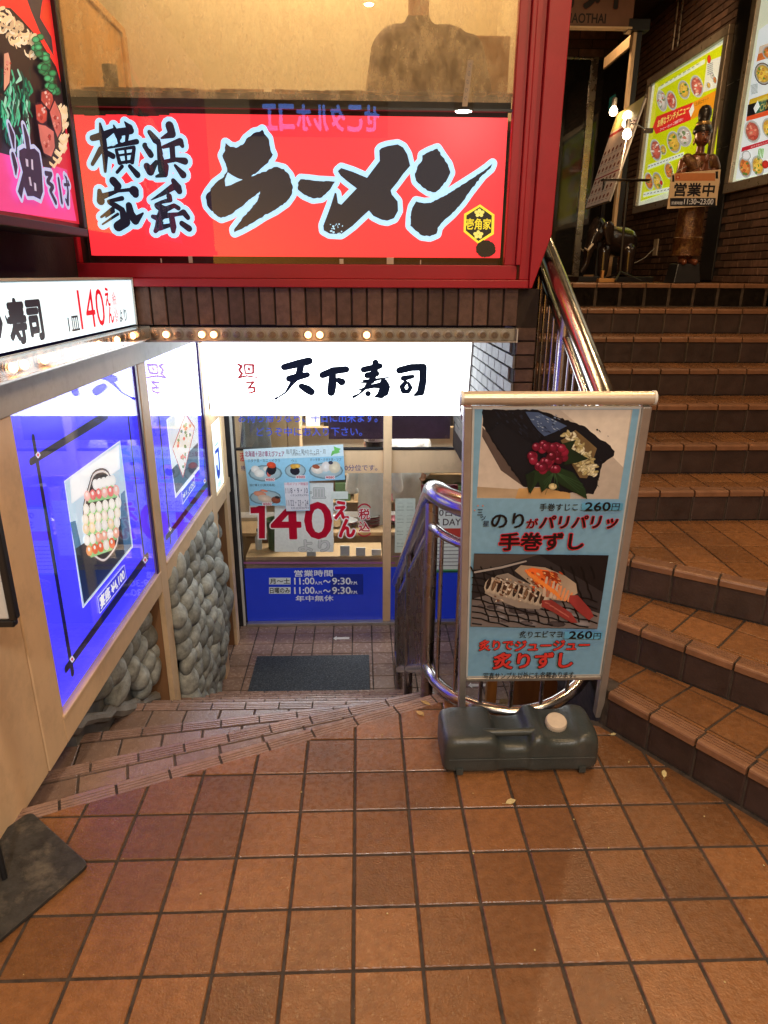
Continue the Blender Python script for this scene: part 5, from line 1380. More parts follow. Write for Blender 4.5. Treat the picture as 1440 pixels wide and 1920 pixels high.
e 144 287.6 489.3 8.5 -6.7 -0.9 -1.7 7
e 138 326.7 497.6 8.3 -6.5 -1.6 -3.3 7
e 144 305 473.4 2.5 -2 -1.6 -3.2 7
e 145 240.6 447.6 5 -4 -1.2 -2.4 7
e 146 343.2 445.4 10 -7.8 -1.2 -2.5 7
e 145 335.9 476.3 6.9 -5.4 -1.7 -3.5 7
e 144 329.9 481 9 -7.1 -0.9 -1.9 7
e 145 238.8 485.3 9.1 -7.2 -1.1 -2.2 7
e 146 311.5 498.4 8.1 -6.3 -2 -4 7
e 147 251.9 440.9 5.6 -4.5 -2.2 -4.3 7
e 147 328.5 420.7 6 -4.7 -1.6 -3.4 7
e 146 345.5 415 4.1 -3.2 -1.7 -3.5 7
e 147 288.7 421.4 3.2 -2.6 -1.2 -2.5 7
e 146 329.3 415.8 4.8 -3.8 -1.3 -2.7 7
e 145 334.9 427.4 9.2 -7.3 -2.1 -4.4 7
e 145 293.4 425.8 3.6 -2.8 -2 -4.1 7
e 144 311.9 502.7 4.2 -3.2 -1.8 -3.7 7
e 147 327.4 464.2 9.4 -7.3 -1.8 -3.7 7
e 147 290 489.5 3.2 -2.5 -0.8 -1.7 7
e 138 294.4 453.5 3 -2.4 -1.8 -3.7 7
e 145 286.2 500.4 4.7 -3.7 -1.7 -3.3 7
e 146 256.6 487.2 6.8 -5.3 -1.9 -3.8 7
e 145 343.6 415.4 5.6 -4.4 -1.7 -3.5 7
e 145 297.8 438.7 4.6 -3.7 -1.4 -2.9 7
e 145 273.7 445.3 9.9 -7.9 -1.4 -2.9 7
e 145 285.2 447.9 6.6 -5.3 -2.2 -4.5 7
e 144 304.9 475.9 2.6 -2 -1 -2.1 7
e 144 277.7 467.1 5.1 -4.1 -1.3 -2.6 7
e 147 342.6 407.3 8.4 -6.6 -1.9 -4 7
e 144 244.8 501.2 5.9 -4.7 -1.8 -3.5 7
e 138 281.5 445.1 8.4 -6.7 -1.6 -3.2 7
e 138 252.8 427.8 5.9 -4.7 -1.8 -3.5 7
e 147 308.5 483 3.3 -2.6 -1.3 -2.6 7
e 138 298.2 469.8 3.3 -2.6 -1.1 -2.2 7
e 145 264.3 496.7 7.8 -6.1 -2.1 -4.2 7
e 144 317.1 409.2 7.9 -6.3 -1 -2.1 7
e 145 268.8 428.9 9.3 -7.4 -0.9 -1.8 7
e 138 267 443.5 5.1 -4.1 -1.8 -3.6 7
e 145 343.2 458.5 7.9 -6.2 -0.9 -1.9 7
s 148 295.8 482.7 3.8 290.1 406.3 5.8
s 149 309.1 472.9 3.8 303.1 402.6 5.8
s 148 322.5 463.1 3.8 316.1 398.9 5.8
s 148 335.9 453.3 3.8 329.2 395.2 5.8
s 78 349.3 443.4 3.8 342.2 391.5 5.8
s 78 362.8 433.5 3.8 355.3 387.8 5.8
s 78 376.4 423.5 3.8 368.4 384 5.8
s 78 390.1 413.5 3.8 381.6 380.3 5.8
s 150 219.9 517.5 1.9 232.9 490.2 2.5
s 150 228.2 510.6 1.9 241.9 482.6 2.5
s 150 236.5 503.8 1.9 250.9 475 2.5
s 150 244.9 496.9 1.9 260 467.3 2.5
s 150 253.3 490 1.9 269.1 459.6 2.5
s 150 261.7 483.1 1.9 278.2 451.9 2.5
s 150 270.2 476.1 1.9 287.3 444.2 2.5
s 150 278.6 469.2 1.9 296.5 436.4 2.5
s 150 287.1 462.2 1.9 305.7 428.6 2.5
s 150 295.7 455.2 1.9 315 420.8 2.5
s 150 304.2 448.1 1.9 324.3 412.9 2.6
s 150 312.8 441.1 1.9 333.6 405.1 2.6
s 150 321.4 434 1.9 342.9 397.2 2.6
s 150 330 426.9 1.9 352.3 389.2 2.6
p 151 286 385 321 385 396 326 424 281 400 282 325 334 285 357
p 152 383 405 412 405 465 340 480 310 464 292 419 333 382 377
s 153 298.3 374.3 3.2 313.4 366.9 1.9
s 153 316.8 361.1 3.2 332.1 352.3 2
s 153 335.4 347.9 3.3 350.9 337.5 2
s 153 354.1 334.6 3.3 369.8 322.7 2
s 153 372.9 321.2 3.3 388.9 307.8 2
p 113 380 241 522 235 521 203 380 208
t 114 214 214 372 246 0.012 -1 0.03 0 炙りエビマヨ
t 115 398 207 483 241 0.028 -1 0.03 0 260
t 114 489 203 516 232 0.01 -1 0.03 0 円
t 154 67 157 192 205 0.03 119 0.035 0 炙りで
t 154 200 153 478 200 0.03 119 0.035 0 ジュージュー
t 154 123 66 422 143 0.03 119 0.035 0 炙りずし
t 155 87 14 443 47 0.008 -1 0.03 0 写真サンプル以外にも各種あります。
#DG
t 156 79 1954 1290 2049 0.008 -1 0.03 0 お持ち帰りなら、平日に出来ます。
t 156 230 1833 1154 1912 0.008 -1 0.03 0 どうぞ中にお入り下さい。
t 157 997 1514 1290 1570 0.005 -1 0.03 0 0分位です。
t 157 73 1519 109 1566 0.005 -1 0.03 0 待
t 120 70 1605 105 1684 0.02 -1 0.03 0 活
p 158 333 733 880 728 893 1402 365 1405
t 159 577 1258 818 1353 0.03 160 0.03 0 一皿
t 161 558 733 844 847 0.03 160 0.03 0 より
p 162 866 1248 1023 1247 1024 1320 867 1320
p 163 125 1189 280 1197 263 856 182 857 195 1103 123 1104
p 164 134 1173 185 1175 212 1188 268 1188 251 867 194 868 208 1116 133 1114
t 164 317 865 582 1215 0.018 163 0.02 0 4
t 164 626 863 867 1213 0.018 163 0.02 0 0
t 165 900 1056 1022 1224 0.04 166 0.05 0 え
t 165 940 878 1081 1049 0.04 166 0.05 0 ん
t 167 1122 1048 1220 1152 0.025 168 0.04 0 税
t 167 1121 930 1220 1028 0.025 168 0.04 0 込
t 169 1114 1158 1230 1204 0.01 -1 0.03 0 ︵
t 169 1112 877 1230 916 0.01 -1 0.03 0 ︶
p 170 20 614 1460 600 1460 620 21 634
#DB
p 171 845 286 1158 283 1159 497 850 500
t 172 508 477 869 543 0.02 -1 0.03 0 営業時間
p 173 264 399 468 397 471 467 268 469
t 1 275 404 462 459 0.018 -1 0.03 0 月〜土
t 172 505 396 694 465 0.02 -1 0.03 0 11:00
t 172 699 394 770 425 0.02 -1 0.03 0 A.M.
t 172 779 410 846 438 0.02 -1 0.03 0 〜
t 172 864 392 1038 461 0.02 -1 0.03 0 9:30
t 172 1041 390 1104 421 0.02 -1 0.03 0 P.M.
p 173 259 302 464 299 467 369 263 372
t 1 270 306 458 362 0.018 -1 0.03 0 日曜のみ
t 172 501 298 691 368 0.02 -1 0.03 0 11:00
t 172 696 296 767 327 0.02 -1 0.03 0 A.M.
t 172 776 312 844 340 0.02 -1 0.03 0 〜
t 172 862 293 1037 364 0.02 -1 0.03 0 9:30
t 172 1040 292 1103 323 0.02 -1 0.03 0 P.M.
t 172 511 217 870 278 0.02 -1 0.03 0 年中無休
#FP
p 174 18 581 897 623 910 297 589 284 586 5 372 0 362 55 46 57
p 175 18 581 897 623 901 517 18 484
p 176 362 272 579 281 580 11 372 4
t 177 31 513 376 565 0.02 -1 0.03 0 北海道＋活け車えびフェア
t 178 392 536 739 581 0 -1 0.03 0 毎月第2・第4の土・日・月
t 179 444 518 691 545 0 -1 0.03 0 (数量限定、無くなり次第終了)
p 180 785 517 800 563 819 568 813 607 845 592 876 584 859 563 871 551 839 539 816 536 795 519
t 181 51 461 335 493 0 -1 0.03 0 ホタテ貝・カニ・イクラ
t 181 435 460 486 487 0 -1 0.03 0 ウニ
t 181 601 471 879 499 0 -1 0.03 0 ホッキ貝・ホタテ貝・ツブ
e 182 199.7 360.1 151.7 -0.7 -4 -76.9 14
e 183 199.7 360.1 136.5 -0.7 -3.5 -66.1 14
e 184 113 397.5 38.9 -8.5 -8.5 -33.8 10
e 185 146.4 360.3 45.9 -10 -9.1 -36.4 10
e 186 225.2 396.9 43.6 -9.5 -6.5 -26.6 10
e 187 230.2 378.4 25.2 -5.5 -10.1 -41.2 10
e 188 235.2 359.9 20.7 -4.5 -8.3 -33.9 10
e 189 258.3 396.8 41.3 -9 -13 -53.2 10
e 190 256.7 436.1 41.2 -9 -7.1 -28.9 10
e 182 467.4 383.5 94.9 -0.4 -2.6 -68.1 14
e 183 467.4 383.5 85.4 -0.4 -2.2 -58.6 14
e 191 463.7 381 43.9 -9.5 -9 -38.8 10
e 192 451.1 423 27.6 -6 -5.1 -21.7 10
e 193 486.7 426.5 27.6 -6 -4.5 -19.3 10
e 182 740.6 382.2 154.8 -0.7 -1.8 -77 14
e 183 740.6 382.2 139.3 -0.7 -1.5 -66.2 14
e 194 663.6 394.9 55.6 -12 -9.2 -41.2 10
e 195 652.4 419.6 34.7 -7.5 -4.3 -19.3 10
e 196 741.4 419.2 41.7 -9 -10.6 -48.4 10
e 197 818.5 412.7 51.1 -11 -11.9 -55.7 10
e 198 783.8 455.9 20.8 -4.5 -3.7 -16.8 10
e 182 187.9 134.9 143.9 -0.9 -3.6 -69.9 14
e 183 187.9 134.9 129.5 -0.8 -3.1 -60.1 14
e 199 141.7 166.8 58 -12.9 -6.7 -27.2 10
e 200 187.2 122.3 69.8 -15.6 -8.5 -34.8 10
e 201 282.6 109 42 -9.4 -7.7 -32.4 10
e 202 295.8 134.3 23.3 -5.2 -3 -12.4 10
e 203 179.3 198.1 34.7 -7.7 -2.4 -9.9 10
p 204 196 287 281 286 283 316 197 317
t 205 201 290 277 314 0.02 -1 0.03 0 ¥880
p 204 468 310 554 310 555 340 469 340
t 205 474 314 550 337 0.02 -1 0.03 0 ¥880
p 204 733 305 819 305 819 335 734 335
t 205 738 309 814 332 0.02 -1 0.03 0 ¥880
p 204 157 56 244 56 245 86 159 87
t 205 163 60 240 84 0.02 -1 0.03 0 ¥880
t 181 53 236 280 263 0 -1 0.03 0 活け車えび(鹿児島産)
t 206 367 247 576 274 0 -1 0.03 0 11月のフェア開催日
t 207 373 171 572 222 0 -1 0.03 0 11/8・9・10
t 207 417 141 575 165 0 -1 0.03 0 (土)(日)(月)
t 207 378 54 573 108 0 -1 0.03 0 11/22・23・24
t 207 418 21 575 46 0 -1 0.03 0 (土)(日)(月)
#M1
p 208 46 44 1634 93 1491 1101 68 1140
p 209 163 1083 1155 1077 1156 1040 163 1052
p 210 1199 1043 1452 1019 1469 790 1204 809
e 211 1231.5 1054.1 37.8 -9.8 11.6 -34.6 14
p 212 1032 771 1468 771 1483 636 1026 630
p 213 147 733 219 815 1032 771 1026 630 252 649
p 214 1034 763 1074 705 1022 652 967 713
t 215 266 706 965 774 0.02 -1 0.03 0 お得なランチメニュー
t 71 347 656 860 685 0.01 -1 0.03 0 コーヒー・セット_ご利用下さい
t 216 1090 723 1332 757 0 -1 0.03 0 お得なセット
e 217 297 936.8 123.9 -17.5 89.7 -113.5 16
e 218 297 936.8 111.7 -15.7 80.8 -102.2 16
e 219 297 936.8 97 -13.7 70.1 -88.6 14
e 220 276.5 905.1 6.6 -9.5 -36.2 5.5 7
e 220 234.1 972 -8.2 -1.6 -20 10.1 7
e 221 309.7 955 20.5 -7 -9.7 -10.4 7
e 219 251.2 941.9 -15.2 -1.8 -18.6 10.3 7
e 221 203.1 959.8 18.5 -8.4 -21.1 -6.4 7
e 222 303.4 888.6 15.2 -5.4 -16.4 -13.3 7
e 222 262.7 942 10.6 -5.9 -16 -1.8 7
e 221 306.2 979.8 8.7 -5.6 -31 -1 7
e 222 336.4 936.2 -8.4 -4.4 -36.6 14.7 7
e 219 263.2 983.8 16 -6.9 -13.7 -5.3 7
e 221 308.5 992.6 -6.4 -8.7 -42.1 13.9 7
e 220 234.8 1003.1 -3.9 -3.5 -53 18.9 7
e 222 364.4 936.6 13.2 -5.3 -16.9 -8.9 7
e 221 288.3 928.1 -15 1.9 -14.7 16.8 7
e 219 305.9 986.1 -8.2 -8.5 -33.7 11.7 7
e 219 311.7 904 -27.4 3.7 -12 14.8 7
e 217 537.9 889.5 116.3 -16.2 78.5 -100.9 16
e 218 537.9 889.5 104.8 -14.6 70.7 -90.9 16
e 223 537.9 889.5 91 -12.7 61.3 -78.8 14
e 224 500.7 953.4 25.6 -7 -0.9 -9.8 7
e 223 516.4 926.1 -25 2.2 -17.6 16.8 7
e 225 494.4 890.9 -24.2 1.3 -19.3 16.4 7
e 225 497.4 906.7 -10.6 -2.2 -18.8 9.7 7
e 224 474.5 949.2 18.3 -10.3 -18.8 -2.4 7
e 226 590.7 857.1 12.6 -8.3 -17.8 -0.9 7
e 226 579.6 891.7 19.5 -6.1 -5.3 -10.3 7
e 224 455.5 924.1 -5.5 -6.3 -41.2 14 7
e 224 589.5 827.2 -26.5 3.9 -11.3 16.1 7
e 226 590.5 873.7 16.5 -7.9 -21.9 -6.5 7
e 224 611.2 858.7 8.7 -6.2 -16.4 -0.3 7
e 225 518.1 892 27.6 -10.4 -12.1 -8.8 7
e 223 509.2 920.4 -22.3 3.6 -6.9 10.3 7
e 225 560.7 869.1 13 -4.3 -10.6 -13.4 7
e 223 492 929.8 5.4 -7.7 -22.7 3.6 7
e 223 553.2 870.8 3.6 -6.7 -29.4 5.2 7
e 217 794.1 921.9 126.3 -18.8 70.8 -93.1 16
e 218 794.1 921.9 113.8 -16.9 63.8 -83.8 16
e 227 794.1 921.9 98.9 -14.7 55.3 -72.7 14
e 228 866 907.7 25.2 -13.5 -25.4 -5.6 7
e 229 703.4 937 -7.6 -2.6 -27.4 13 7
e 227 736.5 927.1 -26.3 2.8 -8.5 8.9 7
e 227 740.8 936.9 9.1 -10.7 -35.8 4.7 7
e 230 757.6 956.2 15.8 -7 -9.6 -4.5 7
e 230 835.4 915.9 11.4 -9.9 -15.3 0.9 7
e 230 808.9 907.1 -17.2 0.3 -11 8.6 7
e 228 737.2 904 2.2 -6.8 -31.3 6.9 7
e 229 839.6 912.3 -5.9 -10 -24.5 8.3 7
e 229 761.7 976 13.8 -10.8 -32.4 0.9 7
e 229 819.5 906.4 16.2 -5.8 -6.2 -7.2 7
e 227 759.7 976.1 26.6 -12.5 -16.4 -6.1 7
e 227 848.5 910.5 16 -6.7 -14.5 -8.5 7
e 228 816 958.4 -17.6 -4.4 -23.3 12.1 7
e 229 743.7 978.9 14.4 -4.3 -2.9 -14.8 7
e 228 798.1 905.1 7.8 -11 -37 5.8 7
e 217 1060.5 889.8 128.8 -19.3 78.7 -105.5 16
e 218 1060.5 889.8 116.1 -17.4 70.9 -95 16
e 223 1060.5 889.8 100.8 -15.1 61.5 -82.4 14
e 224 1109.7 897.1 8.2 -14 -42.7 7.9 7
e 226 1035 903.7 -20.1 -4.9 -36.8 19.8 7
e 224 1004.4 944.1 -5.9 -5.9 -28 10.9 7
e 223 980.9 919.9 11.8 -9.4 -21.5 0.4 7
e 226 1097.1 825 -10.4 -6.3 -26.9 11.6 7
e 226 1079.2 825.4 25.4 -9.4 -11.3 -12.7 7
e 225 1141.3 877.9 19.1 -11 -18 -3.5 7
e 224 1153.7 869.3 -4.7 -7.9 -41.4 14.5 7
e 223 1009.4 878.4 -13.7 -0.5 -25.5 18.1 7
e 225 1035.4 841.7 -15.8 2.1 -10.1 13 7
e 224 1080.2 847.1 31.3 -7.3 5 -18.1 7
e 226 1037.5 874.7 7.8 -7 -23.5 1.3 7
e 223 1009.7 920.4 -13.3 -6.4 -25.1 11.5 7
e 224 1043.4 954 -22.6 0.9 -17 14.1 7
e 224 1094.5 847 -5.9 -3.3 -31.1 13.8 7
e 223 1030.7 947.8 4 -6.5 -24.2 4.5 7
e 217 303.2 495.8 134.9 -11.2 95.2 -117.1 16
e 218 303.2 495.8 121.6 -10.1 85.7 -105.5 16
e 223 303.2 495.8 105.6 -8.7 74.3 -91.5 14
e 226 394 472.7 15.7 -9.1 -23.6 -2.9 7
e 224 221.9 557.2 9.6 -9.1 -38.7 1.9 7
e 225 300.9 517.6 2.9 -11.2 -34.6 5.8 7
e 226 295 527.9 4.4 -9.5 -32.1 4.5 7
e 226 232.7 497 -11.6 -4.5 -46.6 18.4 7
e 224 269.3 487.3 16.1 -3.7 -2.7 -8.1 7
e 225 353.7 535.5 7.7 -5.7 -38.3 -0.6 7
e 223 393.7 454.1 19.4 -13.5 -23.5 -1.1 7
e 224 243.2 524.8 29.1 -12.7 -16.1 -4.7 7
e 226 310.8 534.2 20.4 -9.2 -28.8 -7.9 7
e 226 213.3 501.4 7.3 -12.1 -58.3 6.8 7
e 225 330 547.2 -14.3 -2.9 -38.3 18.9 7
e 226 328.2 544.7 2.5 -7.9 -39.5 6.5 7
e 223 284.3 571.3 -3.8 -6.2 -43.6 11.7 7
e 225 265 445.1 12.3 -8.2 -46.6 -2.7 7
e 223 334.1 521.4 -0.5 -8.2 -49.6 10.3 7
e 217 493.9 470.1 73 -5.9 42.4 -52.8 16
e 218 493.9 470.1 65.7 -5.3 38.1 -47.6 16
e 227 493.9 470.1 57 -4.6 33.1 -41.2 14
e 230 543.5 446 1.1 -6.7 -13.9 2.5 7
e 227 505.3 496.1 -12.1 0.8 -9.5 10.5 7
e 228 517.1 439.8 0.7 -6 -25.2 4.6 7
e 230 488.8 488.3 6.1 -3.8 -11 -1 7
e 230 533.5 460.9 5.9 -4.3 -20.5 -0.8 7
e 229 451.4 467.6 -8.9 -1.2 -10.7 6.1 7
e 229 450.7 485.7 -5 -3.5 -18.4 6.2 7
e 228 490.3 439.9 14.8 -3.1 -0.9 -8.1 7
e 228 462.1 490.3 -5.7 -5.2 -16.5 5.1 7
e 230 482.2 457 13 -3.6 -2.9 -3.9 7
e 230 476.2 488.1 -16.9 0.2 -10.2 8.8 7
e 227 484.9 470 1.3 -6.2 -23.6 4.1 7
e 229 506.5 445.6 -1.1 -2.8 -12.2 2.9 7
e 228 459.6 458.5 3.4 -3.9 -18.3 1.2 7
e 227 506.9 497.6 6.8 -5.1 -17.1 -0.4 7
e 230 514.2 484.1 -6.1 -1 -15.8 8.6 7
e 217 726.8 498.6 154.2 -13.6 86.7 -110.4 16
e 218 726.8 498.6 139.1 -12.2 78.1 -99.4 16
e 227 726.8 498.6 120.8 -10.6 67.7 -86.2 14
e 230 711.2 436.5 23.8 -11 -18.1 -5.5 7
e 229 688.2 455.9 12.5 -12.2 -31.3 1.1 7
e 227 782.3 456.5 -19.9 -5.6 -18.9 9.1 7
e 228 722.6 546.6 23.1 -5 0.1 -14.9 7
e 229 800.5 525.8 -5.8 -10.7 -25.2 7.1 7
e 229 624 544.6 10 -13.9 -46.8 4.9 7
e 228 622.9 533.6 -0.8 -8.1 -50.9 11.4 7
e 227 694.9 569.8 17.9 -3.2 5.7 -18.3 7
e 228 710.7 546.3 17.7 -14.1 -34.1 -0.3 7
e 230 697.8 496.8 17.2 -7 -13.2 -6 7
e 227 661.1 512.9 16.1 -5.3 -13.5 -11.9 7
e 228 681 455.8 38.8 -6.3 3 -9.8 7
e 227 798.8 483.9 35.1 -10.4 -6.1 -8.3 7
e 228 775.4 460 -29.6 -2.6 -19.2 12.6 7
e 230 616 515.5 16.2 -5.7 -16.2 -11 7
e 230 784 458.2 19.5 -9.9 -24.9 -6 7
e 217 939.8 511.4 153.8 -14.2 76.3 -98.9 16
e 218 939.8 511.4 138.7 -12.8 68.7 -89 16
e 219 939.8 511.4 120.6 -11.2 59.6 -77.2 14
e 222 908.1 551 30.3 -5.8 3.1 -13.7 7
e 222 826.9 547.5 -24.9 1.2 -18.4 18.3 7
e 219 1031.2 512 -21.1 2.2 -9.5 13.1 7
e 219 909.9 570.8 -24.6 1.5 -10 10.3 7
e 222 980.3 451.5 6.1 -9.9 -34.7 4 7
e 219 862.6 529.4 -31.4 -0.9 -21 16 7
e 219 881.9 517.3 -10.6 -11.7 -36 11.6 7
e 222 869 519.4 26.5 -7.6 -6.9 -12.3 7
e 222 934.6 526.6 12.5 -7.3 -21.4 -3.3 7
e 219 1026.4 464.7 23.9 -4.3 2.2 -8.7 7
e 221 970.2 492.2 31.9 -7.7 -1.3 -8 7
e 222 933.9 543.1 36.5 -9.6 -3.5 -11.7 7
e 221 942 502.6 17.9 -13.2 -32 -1.5 7
e 221 1016.5 530.4 16.2 -4.5 -5.7 -14.7 7
e 219 903 489.5 -30.7 3 -10.5 14.5 7
e 220 998.1 533.3 6.2 -10.2 -44.3 5.6 7
e 217 226.5 217.8 108.4 -4.9 79.2 -95.2 16
e 218 226.5 217.8 97.7 -4.4 71.4 -85.8 16
e 231 226.5 217.8 84.8 -3.9 61.9 -74.4 14
e 232 285 205 -11.6 0 -11.9 11 7
e 233 222.4 244 6.1 -7.9 -31 1.8 7
e 232 237.9 227.8 -11.2 -0.2 -14 11.5 7
e 231 204.7 267.8 16.3 -5.7 -10 -4.7 7
e 233 225.3 211.1 -11.8 -1.8 -32.7 17.9 7
e 234 227.5 210.5 17.9 -9.9 -28.2 -4.1 7
e 234 168.6 208.3 -25.3 -0.4 -19.3 16.3 7
e 231 288.6 168.6 -7.1 -3.6 -23.2 7.9 7
e 232 193.1 231.1 12.7 -9 -19.9 -1.1 7
e 234 304.3 174.6 19 -5.6 -14.3 -10.4 7
e 234 208.3 277.5 26.9 -4.3 0.6 -13.9 7
e 232 202.2 213.7 -1.7 -7.9 -49.9 9.1 7
e 231 178.8 231.3 -13.8 -6.5 -22.8 7.9 7
e 234 267.8 234.7 -2.5 -4.5 -22.4 5.1 7
e 231 247.5 251.9 7.9 -9.3 -24.1 1.1 7
e 231 183.3 227.1 -15.7 -0 -16.8 14.9 7
e 217 447.7 191.6 117 -5.1 79.3 -96.8 16
e 218 447.7 191.6 105.5 -4.6 71.4 -87.2 16
e 227 447.7 191.6 91.6 -4 61.9 -75.6 14
e 228 512.8 137.2 18.7 -8.3 -13.3 -3.8 7
e 230 471.8 144.2 6.4 -11.5 -31.2 2.4 7
e 228 463 155.1 12.9 -8.5 -27.5 -2.6 7
e 228 379.9 201.2 2.3 -9.1 -24.5 3.2 7
e 229 448.5 206.4 10.4 -9.5 -24.4 -0.1 7
e 228 520.6 149.2 16.7 -9.1 -25.5 -4.4 7
e 229 368.1 215.6 13.6 -1.8 3.4 -14 7
e 229 501.2 181.7 11.5 -6.6 -26.4 -3.9 7
e 230 490.7 164.4 2.3 -7.2 -33.2 3.9 7
e 228 381.8 228.6 -21.5 -1 -19.5 14.6 7
e 227 393.1 182.1 -12.1 -6.6 -34.7 11.6 7
e 229 394.8 213.5 -8.6 -7.7 -42.2 11.9 7
e 227 476.1 128.2 -8.3 -8.4 -43 11.4 7
e 227 375.5 202.7 20.2 -7.7 -15.5 -6.3 7
e 227 423 203.8 -9.6 -2.6 -35.6 16 7
e 227 468.7 142.5 -13.6 -4.3 -39.5 16.9 7
e 217 698.2 256.2 99.1 -5.3 68.1 -85.1 16
e 218 698.2 256.2 89.3 -4.8 61.3 -76.6 16
e 231 698.2 256.2 77.5 -4.2 53.2 -66.5 14
e 232 734.8 281.3 14.9 -8.8 -18.5 -2.7 7
e 232 751 226.8 -4.5 -7.3 -41 10.3 7
e 232 772.3 238.1 6.3 -5.2 -35.3 -1.2 7
e 231 680.4 224.2 9 -7.1 -25.7 -1.1 7
e 234 717.4 274.4 11.1 -8.9 -26 -0.9 7
e 234 747.5 235.2 -20.8 0.7 -9 10.1 7
e 234 746.3 247.1 -6.7 -2.7 -31.6 13 7
e 233 698 240 -9.1 -2.1 -13.6 6.8 7
e 234 686.6 237.9 -8.6 -2.6 -26.3 12 7
e 233 746.3 221.5 -7.2 -4.3 -31.7 11.1 7
e 234 696 206.8 17.6 -4.5 -4.9 -7.2 7
e 232 722.4 284.8 15.5 -7.9 -20 -4.6 7
e 232 686 263.8 3.5 -6 -25.7 2.3 7
e 233 708.6 299.3 14.8 -10.2 -26.5 -2.1 7
e 231 698.1 266.6 19.1 -9 -12 -3.3 7
e 231 766.7 253 11.6 -3.1 -4.2 -5.5 7
e 217 552.3 167.2 41.8 -1.7 24.1 -29.6 16
e 218 552.3 167.2 37.7 -1.5 21.7 -26.6 16
e 235 552.3 167.2 32.7 -1.3 18.8 -23.1 14
e 235 568.1 161.7 1.8 -3.2 -14.6 1.2 7
e 235 554.5 171.2 -4.7 -0.5 -6.5 4.3 7
e 235 548.6 165 2 -3.4 -12.8 1 7
e 235 531.5 158.5 -6.9 -1.4 -7.4 3.8 7
e 235 542 156.5 -3 -0.9 -11.5 5.1 7
e 235 572.7 162.8 -7.3 -0.6 -3.9 2.7 7
e 235 561.6 178.2 -4.6 -2 -11.9 4.5 7
e 235 565.6 177.9 -4.3 -1.1 -11.3 5.3 7
e 235 558.6 154.1 -1.9 -1.2 -6.7 2.2 7
e 235 536.9 158.9 -2.9 -2.5 -7.5 2.1 7
e 235 548.2 152 1.3 -4.1 -6.8 0.8 7
e 235 567.8 147.2 7 -3.6 -9.2 -2 7
e 235 542.1 182.3 -5 -1 -6.2 3.2 7
e 235 579 154.4 4.4 -3.9 -10.5 -0.2 7
e 235 537.9 167.1 -2.8 -3.1 -6.1 1.6 7
e 235 553 182.1 5 -0.9 -0.4 -2.5 7
e 217 1347.4 903.4 35 -5.6 22.7 -31.2 16
e 218 1347.4 903.4 31.5 -5 20.4 -28 16
e 219 1347.4 903.4 27.3 -4.3 17.7 -24.3 14
e 220 1325.4 917.5 3.7 -2.7 -8.1 -0.4 7
e 219 1339.1 914.8 0.3 -3.5 -7.9 2.2 7
e 221 1362.8 899.3 4.3 -3.2 -6.7 -0.3 7
e 219 1342.9 892.8 -2.8 -0.3 -6.4 4.2 7
e 222 1358.4 905.4 4.6 -2 -4.1 -3.2 7
e 222 1348.3 903.6 -7.7 0.5 -3.2 2.9 7
e 219 1337.5 901.4 2.8 -2.1 -6.5 -0.2 7
e 220 1359.4 905.3 4 -1.9 -2.8 -1.6 7
e 219 1328 921.8 2.3 -2.4 -8.8 0.9 7
e 222 1354.1 899.4 2.5 -3.3 -9.1 1.3 7
e 222 1353.1 893.7 -2.4 -0.7 -5.6 3.1 7
e 222 1366.8 900.4 4.4 -3.5 -10.4 0 7
e 222 1338.2 907.8 -2.9 -0.1 -4 3 7
e 221 1372.8 889.9 -3.2 -0.8 -5.1 2.9 7
e 219 1325.7 904.6 5.7 -4.3 -5.6 -0.2 7
e 222 1361.3 909.9 -0.7 -2.2 -10.4 3.5 7
e 217 1409.3 856 34.4 -5.3 24.6 -33.9 16
e 218 1409.3 856 31 -4.7 22.2 -30.5 16
e 231 1409.3 856 26.9 -4.1 19.2 -26.5 14
e 234 1427.2 841 5.6 -2.4 -2.6 -2 7
e 232 1390.9 850.7 2 -3.5 -8.7 1.6 7
e 232 1422.4 864.8 -4 -0.7 -5.4 3.3 7
e 234 1424.1 840 -6.5 0.5 -4.9 4.9 7
e 231 1424.8 847 5.3 -4.2 -7.6 -0.1 7
e 232 1421.8 866 1.9 -1.9 -10.6 0.9 7
e 232 1397.8 860.1 4.9 -1.9 -2.1 -2.8 7
e 232 1418 855.1 4.6 -2.8 -4.5 -0.9 7
e 234 1419.4 837.7 -6.9 1 -2.7 3.7 7
e 234 1398.7 848.3 4.5 -2.5 -3.3 -0.9 7
e 234 1416.7 850.8 6.2 -2.1 -1.1 -2.8 7
e 232 1410 852.4 -4.4 -0.4 -7.5 5 7
e 233 1391.2 865.6 5.5 -1.9 -1.7 -4.4 7
e 234 1398.9 862.3 -7.3 1.1 -4.4 6 7
e 232 1397.8 860.8 -2.4 -1.8 -5.9 2.6 7
e 232 1405.5 863.1 4 -2.7 -4.4 -0.5 7
e 217 1306 840.4 38.8 -5.7 21.8 -29.8 16
e 218 1306 840.4 35 -5.2 19.7 -26.8 16
e 227 1306 840.4 30.3 -4.5 17 -23.2 14
e 228 1305.2 833.5 5.7 -2.9 -5.9 -2.3 7
e 230 1313.4 838.2 8.8 -3.6 -3.1 -2.9 7
e 229 1304.4 853.4 4.4 -1.1 0.8 -3.1 7
e 227 1323.9 832.9 -4.5 -0.6 -4.8 3.1 7
e 227 1332.5 836.8 0.7 -3.5 -5.5 1.4 7
e 230 1323.8 846.1 -0.6 -3.2 -12.6 3.9 7
e 230 1321.5 823.8 2.6 -2.9 -7 0.8 7
e 228 1285.5 858.8 0.8 -2.3 -8.9 2 7
e 227 1329.5 836 -1.8 -3.4 -8.5 3 7
e 228 1286.7 848.6 -1.1 -3.4 -7.6 2.5 7
e 230 1320.2 840.7 6.3 -1.7 0.1 -3 7
